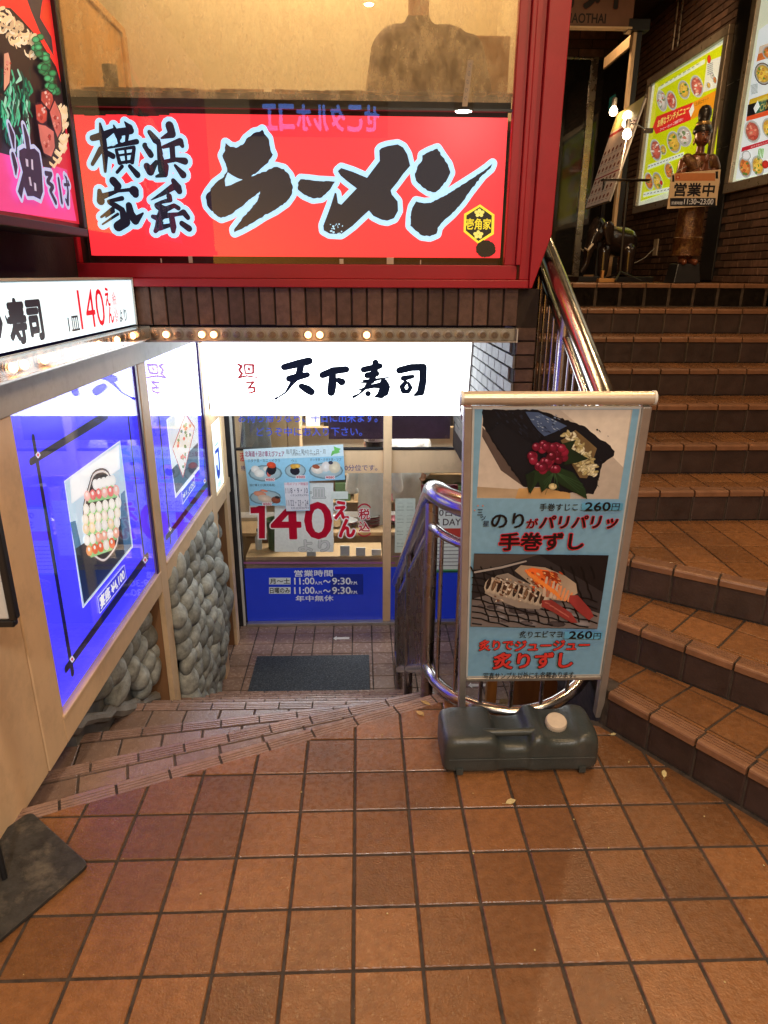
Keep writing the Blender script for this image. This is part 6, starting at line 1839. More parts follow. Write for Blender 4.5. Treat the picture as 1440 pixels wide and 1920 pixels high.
e 228 1292.9 843.1 -2.6 -0.7 -6.7 3.7 7
e 230 1289.6 839.1 2 -4 -11.2 2.2 7
e 229 1319 835 0.6 -2.6 -7.4 1.8 7
e 229 1285.9 859.8 2.8 -2.9 -10.8 1 7
e 229 1317.3 835.2 6.5 -3.2 -4.7 -2 7
e 217 981.7 219.1 73.4 -3.7 44.8 -57.3 16
e 218 981.7 219.1 66.2 -3.3 40.4 -51.5 16
e 219 981.7 219.1 57.4 -2.9 35 -44.7 14
e 222 941.6 212.8 -13.5 -2.6 -11.5 6.5 7
e 220 969.2 228.7 15.5 -4.1 -5 -7.7 7
e 220 1014.9 183.4 -2.1 -5.9 -26.3 6 7
e 220 989.3 210.1 -13.4 0.9 -4.4 6.2 7
e 222 1013.5 210.8 -16.7 0.3 -5.5 5.8 7
e 221 1012.5 202.5 4.5 -4 -14.6 -0.4 7
e 222 947.8 224.4 8.5 -5.4 -15.1 -2.1 7
e 219 992.7 231 -3.4 -5 -22.1 6 7
e 219 1002.3 211.3 -7.3 -3.2 -14.3 5.9 7
e 221 1003.2 180.6 -13.6 0.7 -4.9 6.6 7
e 221 992.6 249.8 8.2 -5.3 -20.1 -2.5 7
e 219 931.3 241.7 -13.1 -2.5 -15.6 8.7 7
e 220 965 236.2 8.1 -3.2 -11.6 -6 7
e 220 1032.1 200.6 12.1 -4.4 -6.2 -3.8 7
e 220 983.3 224.5 6.2 -5 -12.8 -0.6 7
e 219 997.3 219.2 6.4 -3.3 -9.4 -2.4 7
p 236 153 336 998 336 985 375 161 381
s 237 163.2 360.9 4.5 204.8 360.2 4.5
s 237 241.4 360.6 4.4 282.2 360 4.4
s 237 318 360.4 4.4 357.9 359.8 4.3
s 237 393.1 360.1 4.3 432.2 359.5 4.3
s 237 466.6 359.9 4.2 504.9 359.3 4.2
s 237 538.7 359.7 4.2 576.3 359.1 4.1
s 237 609.4 359.4 4.1 646.2 358.8 4.1
s 237 678.6 359.2 4.1 714.7 358.6 4
s 237 746.5 359 4 782 358.4 4
s 237 813.2 358.8 3.9 847.9 358.2 3.9
s 237 878.5 358.6 3.9 912.6 358 3.9
s 237 942.7 358.4 3.8 976.1 357.8 3.8
p 236 121 76 1092 56 1079 95 129 122
s 237 137.3 99.5 4.6 179.6 100.3 4.5
s 237 228.2 97.3 4.5 269.6 98.1 4.5
s 237 317.1 95.1 4.4 357.5 95.9 4.4
s 237 403.8 93 4.3 443.3 93.8 4.3
s 237 488.6 91 4.3 527.2 91.8 4.2
s 237 571.5 89 4.2 609.2 89.8 4.2
s 237 652.6 87 4.1 689.4 87.8 4.1
s 237 731.8 85.1 4.1 767.9 85.9 4
s 237 809.4 83.2 4 844.6 84 4
s 237 885.2 81.4 3.9 919.7 82.2 3.9
s 237 959.4 79.6 3.9 993.2 80.4 3.8
s 237 1032.1 77.8 3.8 1065.2 78.6 3.8
s 238 250 1078.7 4.3 308.8 1078.3 4.3
s 238 354.7 1076.8 4.2 411.8 1076.4 4.2
s 238 456.4 1074.9 4.1 511.9 1074.5 4.1
s 238 555.3 1073.1 4 609.2 1072.7 4
s 238 651.4 1071.3 4 703.9 1071 3.9
s 238 744.9 1069.6 3.9 795.9 1069.3 3.8
s 238 835.8 1068 3.8 885.5 1067.6 3.8
s 238 924.4 1066.3 3.7 972.7 1066 3.7
s 238 1010.6 1064.7 3.7 1057.7 1064.4 3.6
s 239 1233.3 1010.7 2.9 1329.6 1002.7 2.9
s 239 1238.6 994.8 2.9 1334.9 987.1 2.9
s 239 1243.9 978.9 2.9 1340.1 971.4 2.8
s 239 1249.2 963 2.9 1345.4 955.7 2.8
s 239 1254.5 947 2.9 1350.6 940 2.8
s 239 1259.9 931.1 2.9 1355.8 924.4 2.8
#M2
p 240 106 18 699 5 493 1063 98 1040
p 241 123 577 666 548 682 501 122 541
p 242 142 873 570 835 589 776 133 826
p 243 142 924 554 882 570 835 142 873
p 244 109 544 682 501 710 419 121 450
p 245 246 545 293 494 244 459 203 500
t 246 298 460 618 507 0.01 -1 0.03 0 CHAOTHAI
t 246 297 516 578 538 0 -1 0.03 0 本格派タイ料理
p 247 118 460 706 431 719 393 122 428
p 248 124 245 771 237 781 208 121 214
t 249 261 220 509 231 0 -1 0.03 0 おすすめメニュー
e 250 260.2 716.1 119.8 -17.8 59.8 -87.4 16
e 218 260.2 716.1 108 -16.1 53.9 -78.7 16
e 227 260.2 716.1 93.9 -14 46.7 -68.2 14
e 230 296.7 678.6 12 -16.7 -23.1 3.1 7
e 227 212.1 744 7.9 -10.1 -22.1 2.7 7
e 230 190.5 746.5 11.2 -11.4 -18.3 1 7
e 230 239.6 722.9 -7.7 -8.8 -17.8 7.9 7
e 228 197.2 764.7 3.7 -12.8 -23.9 6.2 7
e 227 228.8 690.2 25.2 -6.2 3.6 -12 7
e 228 292.9 675 24.2 -14 -7.4 -2.9 7
e 227 236.2 765.7 9.9 -7.5 -12.4 -1.3 7
e 228 180.9 740 4.1 -10.2 -25.6 5.8 7
e 229 312.5 714.6 6.5 -9.1 -26.7 3.7 7
e 229 237.2 679.1 7 -8.5 -27.1 2.6 7
e 230 252.2 746.1 17.2 -15.9 -15.9 0.2 7
e 227 302.1 662.5 8.7 -10.3 -23.5 2.1 7
e 229 222.2 761.2 2.8 -14.5 -15.4 4.3 7
e 230 303.7 686.3 29.7 -10.3 -1.8 -9.7 7
e 227 171.8 741.6 2 -6.7 -16.3 4.1 7
e 217 241.5 336.3 117.4 -9.6 63.9 -91 16
e 218 241.5 336.3 105.9 -8.6 57.6 -82 16
e 223 241.5 336.3 92 -7.5 49.9 -71.1 14
e 224 202.3 377.4 -16.3 0.7 -13.7 16 7
e 224 249.8 293.9 -2.2 -8.4 -35.8 10.4 7
e 225 314.3 288.6 3.8 -7.5 -29.6 3.8 7
e 225 178.2 361.7 -16.1 -2.1 -15.9 12.1 7
e 225 268.9 298.3 -18 -1.2 -11.9 10.5 7
e 225 239.1 302.1 13.6 -8.3 -9.8 -2.9 7
e 224 283.8 338.7 -20.3 -0.7 -8.9 8.4 7
e 224 227.1 335.1 6.4 -7.4 -21.2 0.7 7
e 223 271.4 286.9 -2 -6.8 -35.6 10.6 7
e 225 301.8 282 -19.1 -0.9 -8.5 7.9 7
e 223 183.2 397.9 19.7 -7.2 -8.6 -13.2 7
e 223 256.3 364.4 18 -7 -8.6 -10.7 7
e 224 215.6 363.8 -9.1 -2.4 -19.5 12.3 7
e 224 224.9 329.6 18 -11.3 -23.5 -6.3 7
e 224 159.5 370.2 -7.7 -4.9 -20.3 9.5 7
e 225 219.5 297.5 9.5 -7.2 -22.4 -3 7
e 217 469.6 319.2 91.5 -7.5 53.5 -77.7 16
e 218 469.6 319.2 82.5 -6.8 48.1 -69.9 16
e 227 469.6 319.2 71.6 -5.9 41.7 -60.6 14
e 227 425.4 358.8 24.1 -6.4 -0.1 -6.9 7
e 228 467.8 309.5 21.9 -10.9 -6.2 -3.8 7
e 229 497.5 336.1 20.4 -6.1 -1.6 -9.3 7
e 227 517.1 306.6 14 -12.4 -23.5 -2 7
e 227 493 323 -4.8 -6 -20.3 8.1 7
e 228 423 355.8 8.1 -5.1 -10 -3 7
e 229 439.1 293.2 11.3 -4 -3.4 -6.6 7
e 228 471.3 278.3 0.3 -7.8 -12.9 3.1 7
e 228 509.2 322.4 -16 0.4 -9 10.6 7
e 227 514.7 297.6 -10.2 0.9 -8.4 12.9 7
e 230 488.7 287.1 12.8 -4.5 -2.9 -5.5 7
e 230 499.1 271.9 19.4 -4.2 0.9 -5.9 7
e 229 436.6 315.8 -6.9 -7.1 -19.9 8.3 7
e 230 419 360.6 9.2 -12.7 -25.5 2 7
e 227 462.8 357.2 -6.1 -4.5 -23.1 10.9 7
e 230 422.4 319.1 3.2 -7.2 -15.8 2.4 7
e 217 221.1 92.9 95.2 -3.7 60.5 -84.6 16
e 218 221.1 92.9 85.8 -3.3 54.4 -76.2 16
e 231 221.1 92.9 74.5 -2.9 47.2 -66.1 14
e 232 172.1 90.8 14.2 -2.6 1.5 -14.5 7
e 233 264.8 75.3 -1.4 -10.1 -19.4 4.5 7
e 233 190.9 150.5 16.3 -8.1 -17.1 -8.5 7
e 231 223.3 47.6 23.1 -4.7 -0.1 -14.6 7
e 231 183.3 149.7 -10.3 -0.9 -10.2 8.8 7
e 234 163.4 112.3 -15.6 -3.7 -12.1 7.8 7
e 232 254.1 39.1 24.6 -4.1 1.5 -9.2 7
e 234 268.3 96.1 15.8 -7.5 -10.3 -5.8 7
e 234 184.7 138.9 0.3 -7.4 -21.2 4.4 7
e 233 173.3 84 9 -6.5 -25.5 -4.6 7
e 234 179.4 127.6 -13 -0.1 -7.8 8.7 7
e 234 194 59.4 -8.6 -1 -11 9.1 7
e 234 218.2 71 13.8 -11.4 -18 -2.1 7
e 232 219.8 47.9 -23 0.9 -7.3 10.6 7
e 231 156 124.1 24.8 -5.2 0.1 -10.6 7
e 232 247.8 115.1 14 -8.6 -14.1 -4.2 7
e 217 408.9 76.6 89.1 -3.3 55.2 -78.5 16
e 218 408.9 76.6 80.3 -3 49.7 -70.7 16
e 227 408.9 76.6 69.8 -2.6 43.1 -61.3 14
e 228 378.2 64.1 -8.5 -4.6 -13 6.4 7
e 229 375.5 128.3 -8.7 -0.1 -6.8 7.6 7
e 227 376.4 109.8 -4.1 -3.3 -23.6 9.9 7
e 228 416.8 76.9 -8.8 -0.1 -10.9 12.8 7
e 229 434.9 99.9 15.9 -6.3 -10.4 -10.3 7
e 228 432.7 43.5 2.8 -5.6 -17.5 1.5 7
e 227 454.4 75.3 11.9 -6.6 -10.9 -4.5 7
e 228 402.2 29.8 16.2 -2.7 1.9 -10.4 7
e 228 458.7 75 -6.6 -2.9 -19.3 10.5 7
e 227 393.8 111.1 18.1 -7.5 -10.4 -9 7
e 230 355.2 108.2 18.9 -3.9 0.5 -9.3 7
e 228 401.5 123.8 0.5 -6.1 -16.9 3.4 7
e 229 441.5 108.6 -5.2 -7 -24.3 8.7 7
e 229 360.2 85.5 -6.4 -2.3 -12.6 7.4 7
e 229 401.3 52.2 22.6 -3.9 2 -11.9 7
e 230 364.1 53.6 -8.3 -6 -22.9 10 7
e 217 212.9 175.2 70 -3.7 29 -40.8 16
e 218 212.9 175.2 63 -3.3 26.1 -36.7 16
e 251 212.9 175.2 54.7 -2.9 22.6 -31.8 14
e 251 261.6 162.4 -6 -1.4 -7.4 4.9 7
e 251 225.6 192.9 -8.6 -1.8 -7.5 5.1 7
e 251 175.4 194.7 5 -3.7 -7.4 -1.2 7
e 251 242.3 158.1 13.9 -6.5 -5.6 -3.3 7
e 251 193.4 167.7 3.4 -4.1 -11.2 0.2 7
e 251 182.1 163.7 9 -4.3 -7.4 -3.9 7
e 251 246.1 187 7.9 -2.3 -2.3 -6.2 7
e 251 229.5 156.7 -0.2 -5.3 -16.2 3.7 7
e 251 224.4 192.8 14.3 -3.4 -0.4 -5.9 7
e 251 178.6 180.8 7.1 -8.2 -14.7 0.2 7
e 251 208.1 161.5 16.1 -4.9 -1.9 -4 7
e 251 186.7 175.3 14.5 -3 0.2 -3.5 7
e 251 246.3 176.9 -3.5 -2.6 -8.5 3.7 7
e 251 213.7 185.7 15.7 -4.8 -2.6 -5.9 7
e 251 211.3 195 5 -6.2 -7 0.2 7
e 251 257.3 154.3 7.3 -6.9 -9.4 -0.5 7
e 235 512.2 71.4 48.8 -6.8 10.1 -29.9 14
e 217 293.2 844.2 82.7 -14.2 36.2 -53.5 16
e 218 293.2 844.2 74.5 -12.8 32.6 -48.2 16
e 231 293.2 844.2 64.7 -11.1 28.3 -41.8 14
e 233 275.9 848.1 7.4 -5.2 -13 -2.1 7
e 234 284.8 876.4 0.9 -8.7 -19.7 6.3 7
e 232 310.4 855.9 8 -4.8 -5 -2 7
e 234 272 873 10.8 -10.2 -7.2 0.2 7
e 232 283.6 872.2 -2.6 -6.1 -16.2 6.6 7
e 231 303 844.8 -8.4 -4.1 -11.9 6.7 7
e 234 317.7 827 14.6 -4 1.6 -5.6 7
e 231 319.3 811.1 -18.6 3.5 -2.8 4.6 7
e 234 354.1 820.1 -13.7 -2.7 -10.7 7.5 7
e 232 235.6 862.1 10.3 -7.2 -10.3 -1.7 7
e 234 282 862.6 -5.8 -7 -9.8 4.5 7
e 231 302.9 840.3 6.5 -8.5 -17.8 2.5 7
e 234 311.9 860 8.9 -4.8 -5.5 -3.3 7
e 234 338.3 844.6 10.1 -10.5 -10.8 0.7 7
e 232 302.9 861 9.8 -9.7 -16.2 0.9 7
e 234 346.4 830.9 13.3 -6.9 -5 -3.4 7
s 252 388.6 137 5.6 388.6 191.1 7.4
s 252 411.6 133.6 5.6 409 188 7.4
s 252 434.3 130.2 5.5 429.2 184.8 7.4
s 252 456.9 126.9 5.5 449.2 181.7 7.3
s 237 137.2 609.7 1.9 233.1 600.4 1.9
s 237 134.2 618.7 1.9 230.1 609.3 1.9
s 237 131.2 627.7 1.9 227.1 618.1 1.9
s 237 128.1 636.8 1.9 224.1 627 1.9
s 237 125.1 645.8 1.9 221.1 635.9 1.9
s 237 122.1 654.8 1.9 218.2 644.8 1.9
s 237 119.1 663.8 1.9 215.2 653.7 1.9
s 237 116 672.9 1.9 212.2 662.5 1.9
#OP
p 253 -24 173 255 176 247 223 -31 221
p 254 -22 206 5 208 9 185 -18 182
e 255 -6.6 195.6 8.7 0.1 1.2 -7.8 4
p 256 -42 167 -26 167 -33 209 -48 209
p 256 256 189 273 189 266 234 248 234
t 257 -20 79 259 160 0.03 -1 0.03 0 営業中
p 258 -34 15 286 18 277 69 -42 66
t 259 -28 25 49 45 0.015 -1 0.03 0 営業時間
t 260 60 28 264 63 0.012 -1 0.03 0 11:30~23:00
#CT
t 261 91 41 475 107 0.02 -1 0.03 0 CHAOTHAI
t 262 -297 136 606 360 0.05 263 0.02 0 チャオタイ
'''
# ================================================================ helpers
def lin(c):
    c = c/255.0
    return c/12.92 if c <= .04045 else ((c+.055)/1.055)**2.4
def hexc(h): return tuple(lin(int(h[i:i+2], 16)) for i in (0, 2, 4))+(1.0,)
def palc(i): return tuple(lin(v) for v in PALETTE[int(i)])+(1.0,)
ORG = {}
def thing(name, label, cat, loc=(0, 0, 0), group=None):
    o = bpy.data.objects.new(name, None); COL.objects.link(o); o.location = loc; o.empty_display_size = .1
    o['label'] = label; o['category'] = cat
    if group: o['group'] = group
    ORG[o.name] = Vector(loc); return o
def tag(o, label, cat, group=None):
    o['label'] = label; o['category'] = cat
    if group: o['group'] = group
    return o
def org(o): return ORG.get(o.name, Vector((0, 0, 0))) if o else Vector((0, 0, 0))
def place(name, me, parent=None, loc=None, rot=None, scale=None):
    """link mesh data; loc in world coordinates"""
    o = bpy.data.objects.new(name, me); COL.objects.link(o)
    if loc is not None: o.location = Vector(loc)-org(parent)
    else: o.location = -org(parent)
    ORG[o.name] = Vector(loc) if loc is not None else Vector((0, 0, 0))
    if rot is not None: o.rotation_euler = rot
    if scale is not None: o.scale = scale
    if parent: o.parent = parent
    return o
class MB:
    def __init__(s): s.v = []; s.f = []; s.m = []; s.mi = 0
    def add(s, vs, fs):
        b = len(s.v); s.v += [tuple(q) for q in vs]; s.f += [tuple(b+i for i in f) for f in fs]; s.m += [s.mi]*len(fs); return s
    def box(s, x0, y0, z0, x1, y1, z1):
        return s.add([(x0,y0,z0),(x1,y0,z0),(x1,y1,z0),(x0,y1,z0),(x0,y0,z1),(x1,y0,z1),(x1,y1,z1),(x0,y1,z1)],
                     [(0,3,2,1),(4,5,6,7),(0,1,5,4),(1,2,6,5),(2,3,7,6),(3,0,4,7)])
    def prism(s, poly, d):
        n = len(poly); P = [Vector(p) for p in poly]; D = Vector(d)
        return s.add(P+[p+D for p in P], [tuple(range(n))[::-1], tuple(range(n, 2*n))]+[(i, (i+1) % n, n+(i+1) % n, n+i) for i in range(n)])
    def rings(s, rings, caps=True, close=True):
        n = len(rings[0]); vs = [q for r in rings for q in r]; fs = []
        for k in range(len(rings)-1):
            for i in range(n if close else n-1):
                j = (i+1) % n; fs.append((k*n+i, k*n+j, (k+1)*n+j, (k+1)*n+i))
        if caps: fs.append(tuple(range(n))[::-1]); fs.append(tuple(range((len(rings)-1)*n, len(rings)*n)))
        return s.add(vs, fs)
    def tube(s, path, r, n=10, caps=True):
        P = [Vector(p) for p in path]; R = r if isinstance(r, (list, tuple)) else [r]*len(P)
        t0 = (P[1]-P[0]).normalized(); ref = Vector((0, 0, 1)) if abs(t0.z) < .9 else Vector((0, 1, 0))
        a = t0.cross(ref).normalized(); out = []
        for i, p in enumerate(P):
            t = ((P[min(i+1, len(P)-1)]-p).normalized()+(p-P[max(i-1, 0)]).normalized())
            t = t.normalized() if t.length > 1e-6 else t0
            a = (a-t*a.dot(t)).normalized(); b = t.cross(a)
            out.append([p+(a*math.cos(2*PI*k/n)+b*math.sin(2*PI*k/n))*R[i] for k in range(n)])
        return s.rings(out, caps)
    def lathe(s, prof, c=(0, 0, 0), n=20, caps=True):
        return s.rings([[(c[0]+r*math.cos(2*PI*k/n), c[1]+r*math.sin(2*PI*k/n), c[2]+z) for k in range(n)] for r, z in prof], caps)
    def ball(s, c, r, n=10, rz=None, ry=None):
        rz = rz or r; ry = ry or r; k = n//2
        return s.rings([[(c[0]+r*math.sin(PI*j/k)*math.cos(2*PI*i/n), c[1]+ry*math.sin(PI*j/k)*math.sin(2*PI*i/n), c[2]-rz*math.cos(PI*j/k)) for i in range(n)]
                        for j in [.08]+list(range(1, k))+[k-.08]])
    def mesh(s, name, mats, smooth=False):
        me = bpy.data.meshes.new(name); me.from_pydata(s.v, [], s.f)
        for mt in (mats if isinstance(mats, (list, tuple)) else [mats]): me.materials.append(mt)
        if any(s.m): me.polygons.foreach_set('material_index', s.m)
        if smooth:
            me.polygons.foreach_set('use_smooth', [True]*len(me.polygons))
            try: me.set_sharp_from_angle(angle=math.radians(smooth if smooth is not True else 40))
            except Exception: pass
        me.validate(); me.update(); return me
    def build(s, name, mats, parent=None, smooth=False):
        return place(name, s.mesh(name, mats, smooth), parent)
def bevel(o, w=.004, seg=2):
    b = o.modifiers.new('bevel', 'BEVEL'); b.width = w; b.segments = seg; b.limit_method = 'ANGLE'; b.angle_limit = math.radians(35)
    return o
def structure(name, mb, mats, **k):
    o = mb.build(name, mats, **k); o['kind'] = 'structure'; return o
# ---------------------------------------------------------------- materials
def nd(nt, t, **k):
    n = nt.nodes.new(t)
    for a, b in k.items(): setattr(n, a, b)
    return n
def mat(name, c, rough=.5, metal=0., var=.25, scale=8., detail=5., bump=0., bscale=60., rand=0., spec=.5, rvar=.0, coat=0., stain=None, stscale=2., stamt=.5, stdet=8, aniso=None, emit=None, es=0.):
    m = bpy.data.materials.new(name); m.use_nodes = True; nt = m.node_tree; L = nt.links; p = nt.nodes['Principled BSDF']
    g = nd(nt, 'ShaderNodeNewGeometry'); pos = g.outputs['Position']
    if aniso:
        mp = nd(nt, 'ShaderNodeVectorMath', operation='MULTIPLY'); mp.inputs[1].default_value = aniso; L.new(pos, mp.inputs[0]); pos = mp.outputs[0]
    n1 = nd(nt, 'ShaderNodeTexNoise'); n1.inputs['Scale'].default_value = scale; n1.inputs['Detail'].default_value = detail; n1.inputs['Roughness'].default_value = .6
    L.new(pos, n1.inputs['Vector'])
    r = nd(nt, 'ShaderNodeMapRange'); r.inputs[1].default_value = .28; r.inputs[2].default_value = .72; r.inputs[3].default_value = 1-var; r.inputs[4].default_value = 1+var
    L.new(n1.outputs[0], r.inputs[0]); val = r.outputs[0]
    if rand:
        oi = nd(nt, 'ShaderNodeObjectInfo'); r2 = nd(nt, 'ShaderNodeMapRange'); r2.inputs[3].default_value = 1-rand; r2.inputs[4].default_value = 1+rand
        L.new(oi.outputs['Random'], r2.inputs[0]); mu = nd(nt, 'ShaderNodeMath', operation='MULTIPLY'); L.new(val, mu.inputs[0]); L.new(r2.outputs[0], mu.inputs[1]); val = mu.outputs[0]
    mx = nd(nt, 'ShaderNodeVectorMath', operation='SCALE'); mx.inputs[0].default_value = c[:3]; L.new(val, mx.inputs['Scale']); colr = mx.outputs[0]
    if stain:
        n3 = nd(nt, 'ShaderNodeTexNoise'); n3.inputs['Scale'].default_value = stscale; n3.inputs['Detail'].default_value = stdet; n3.inputs['Roughness'].default_value = .7; L.new(g.outputs['Position'], n3.inputs['Vector'])
        r3 = nd(nt, 'ShaderNodeMapRange'); r3.inputs[1].default_value = .5; r3.inputs[2].default_value = .68; r3.inputs[4].default_value = stamt; L.new(n3.outputs[0], r3.inputs[0])
        mm = nd(nt, 'ShaderNodeMix', data_type='RGBA'); L.new(r3.outputs[0], mm.inputs[0]); L.new(colr, mm.inputs[6]); mm.inputs[7].default_value = (*stain[:3], 1); colr = mm.outputs[2]
    L.new(colr, p.inputs['Base Color'])
    p.inputs['Metallic'].default_value = metal; p.inputs['Specular IOR Level'].default_value = spec
    if rvar:
        n2 = nd(nt, 'ShaderNodeTexNoise'); n2.inputs['Scale'].default_value = scale*1.7; n2.inputs['Detail'].default_value = 6; L.new(pos, n2.inputs['Vector'])
        r4 = nd(nt, 'ShaderNodeMapRange'); r4.inputs[1].default_value = .3; r4.inputs[2].default_value = .7; r4.inputs[3].default_value = max(.02, rough-rvar); r4.inputs[4].default_value = min(1, rough+rvar)
        L.new(n2.outputs[0], r4.inputs[0]); L.new(r4.outputs[0], p.inputs['Roughness'])
    else: p.inputs['Roughness'].default_value = rough
    if coat: p.inputs['Coat Weight'].default_value = coat; p.inputs['Coat Roughness'].default_value = .08
    if bump:
        n4 = nd(nt, 'ShaderNodeTexNoise'); n4.inputs['Scale'].default_value = bscale; n4.inputs['Detail'].default_value = 4; L.new(pos, n4.inputs['Vector'])
        b = nd(nt, 'ShaderNodeBump'); b.inputs['Strength'].default_value = bump; b.inputs['Distance'].default_value = .004; L.new(n4.outputs[0], b.inputs['Height']); L.new(b.outputs[0], p.inputs['Normal'])
    if emit: p.inputs['Emission Color'].default_value = (*emit, 1); p.inputs['Emission Strength'].default_value = es
    return m
def print_mat(name, es=0., base=1., rough=.45, spec=.4, wear=.06):
    """flat print: colour from the drawn shapes; a backlit sign also emits it"""
    m = bpy.data.materials.new(name); m.use_nodes = True; nt = m.node_tree; L = nt.links; p = nt.nodes['Principled BSDF']
    a = nd(nt, 'ShaderNodeVertexColor', layer_name='Col')
    g = nd(nt, 'ShaderNodeNewGeometry'); n = nd(nt, 'ShaderNodeTexNoise'); n.inputs['Scale'].default_value = 40; n.inputs['Detail'].default_value = 6; L.new(g.outputs['Position'], n.inputs['Vector'])
    r = nd(nt, 'ShaderNodeMapRange'); r.inputs[1].default_value = .3; r.inputs[2].default_value = .7; r.inputs[3].default_value = base*(1-wear*2); r.inputs[4].default_value = base; L.new(n.outputs[0], r.inputs[0])
    s = nd(nt, 'ShaderNodeVectorMath', operation='SCALE'); L.new(a.outputs[0], s.inputs[0]); L.new(r.outputs[0], s.inputs['Scale'])
    L.new(s.outputs[0], p.inputs['Base Color']); p.inputs['Roughness'].default_value = rough; p.inputs['Specular IOR Level'].default_value = spec
    if es: L.new(a.outputs[0], p.inputs['Emission Color']); p.inputs['Emission Strength'].default_value = es
    return m
def glass(name, tint=(1, 1, 1), ior=1.5, rough=.0, haze=0., hcol=(.5, .5, .5)):
    m = bpy.data.materials.new(name); m.use_nodes = True; nt = m.node_tree; L = nt.links; nt.nodes.clear()
    o = nd(nt, 'ShaderNodeOutputMaterial'); tr = nd(nt, 'ShaderNodeBsdfTransparent'); tr.inputs[0].default_value = (*tint, 1)
    gl = nd(nt, 'ShaderNodeBsdfGlossy'); gl.inputs['Roughness'].default_value = rough
    fr = nd(nt, 'ShaderNodeFresnel'); gb = nd(nt, 'ShaderNodeNewGeometry'); mi = nd(nt, 'ShaderNodeMix'); mi.inputs[2].default_value = ior; mi.inputs[3].default_value = 1/ior; L.new(gb.outputs['Backfacing'], mi.inputs[0]); L.new(mi.outputs[0], fr.inputs[0])
    mx = nd(nt, 'ShaderNodeMixShader'); L.new(fr.outputs[0], mx.inputs[0]); L.new(tr.outputs[0], mx.inputs[1]); L.new(gl.outputs[0], mx.inputs[2]); out = mx.outputs[0]
    if haze:
        g = nd(nt, 'ShaderNodeNewGeometry'); df0 = nd(nt, 'ShaderNodeBsdfDiffuse'); df0.inputs[0].default_value = (*hcol, 1); tl = nd(nt, 'ShaderNodeBsdfTranslucent'); tl.inputs[0].default_value = (*hcol, 1); df = nd(nt, 'ShaderNodeAddShader'); L.new(df0.outputs[0], df.inputs[0]); L.new(tl.outputs[0], df.inputs[1])
        vm = nd(nt, 'ShaderNodeVectorMath', operation='MULTIPLY'); vm.inputs[1].default_value = (4.5, 4.5, 2.6); L.new(g.outputs['Position'], vm.inputs[0])
        n = nd(nt, 'ShaderNodeTexNoise'); n.inputs['Scale'].default_value = 2.6; n.inputs['Detail'].default_value = 9; n.inputs['Roughness'].default_value = .75; L.new(vm.outputs[0], n.inputs['Vector'])
        r = nd(nt, 'ShaderNodeMapRange'); r.inputs[1].default_value = .42; r.inputs[2].default_value = .8; r.inputs[3].default_value = haze*.25; r.inputs[4].default_value = haze; L.new(n.outputs[0], r.inputs[0])
        m2 = nd(nt, 'ShaderNodeMixShader'); L.new(r.outputs[0], m2.inputs[0]); L.new(out, m2.inputs[1]); L.new(df.outputs[0], m2.inputs[2]); out = m2.outputs[0]
    L.new(out, o.inputs[0]); return m
def glow(name, c, s):
    m = bpy.data.materials.new(name); m.use_nodes = True; p = m.node_tree.nodes['Principled BSDF']
    p.inputs['Base Color'].default_value = (*[min(1, x) for x in c], 1); p.inputs['Emission Color'].default_value = (*c, 1); p.inputs['Emission Strength'].default_value = s; p.inputs['Roughness'].default_value = .25
    return m
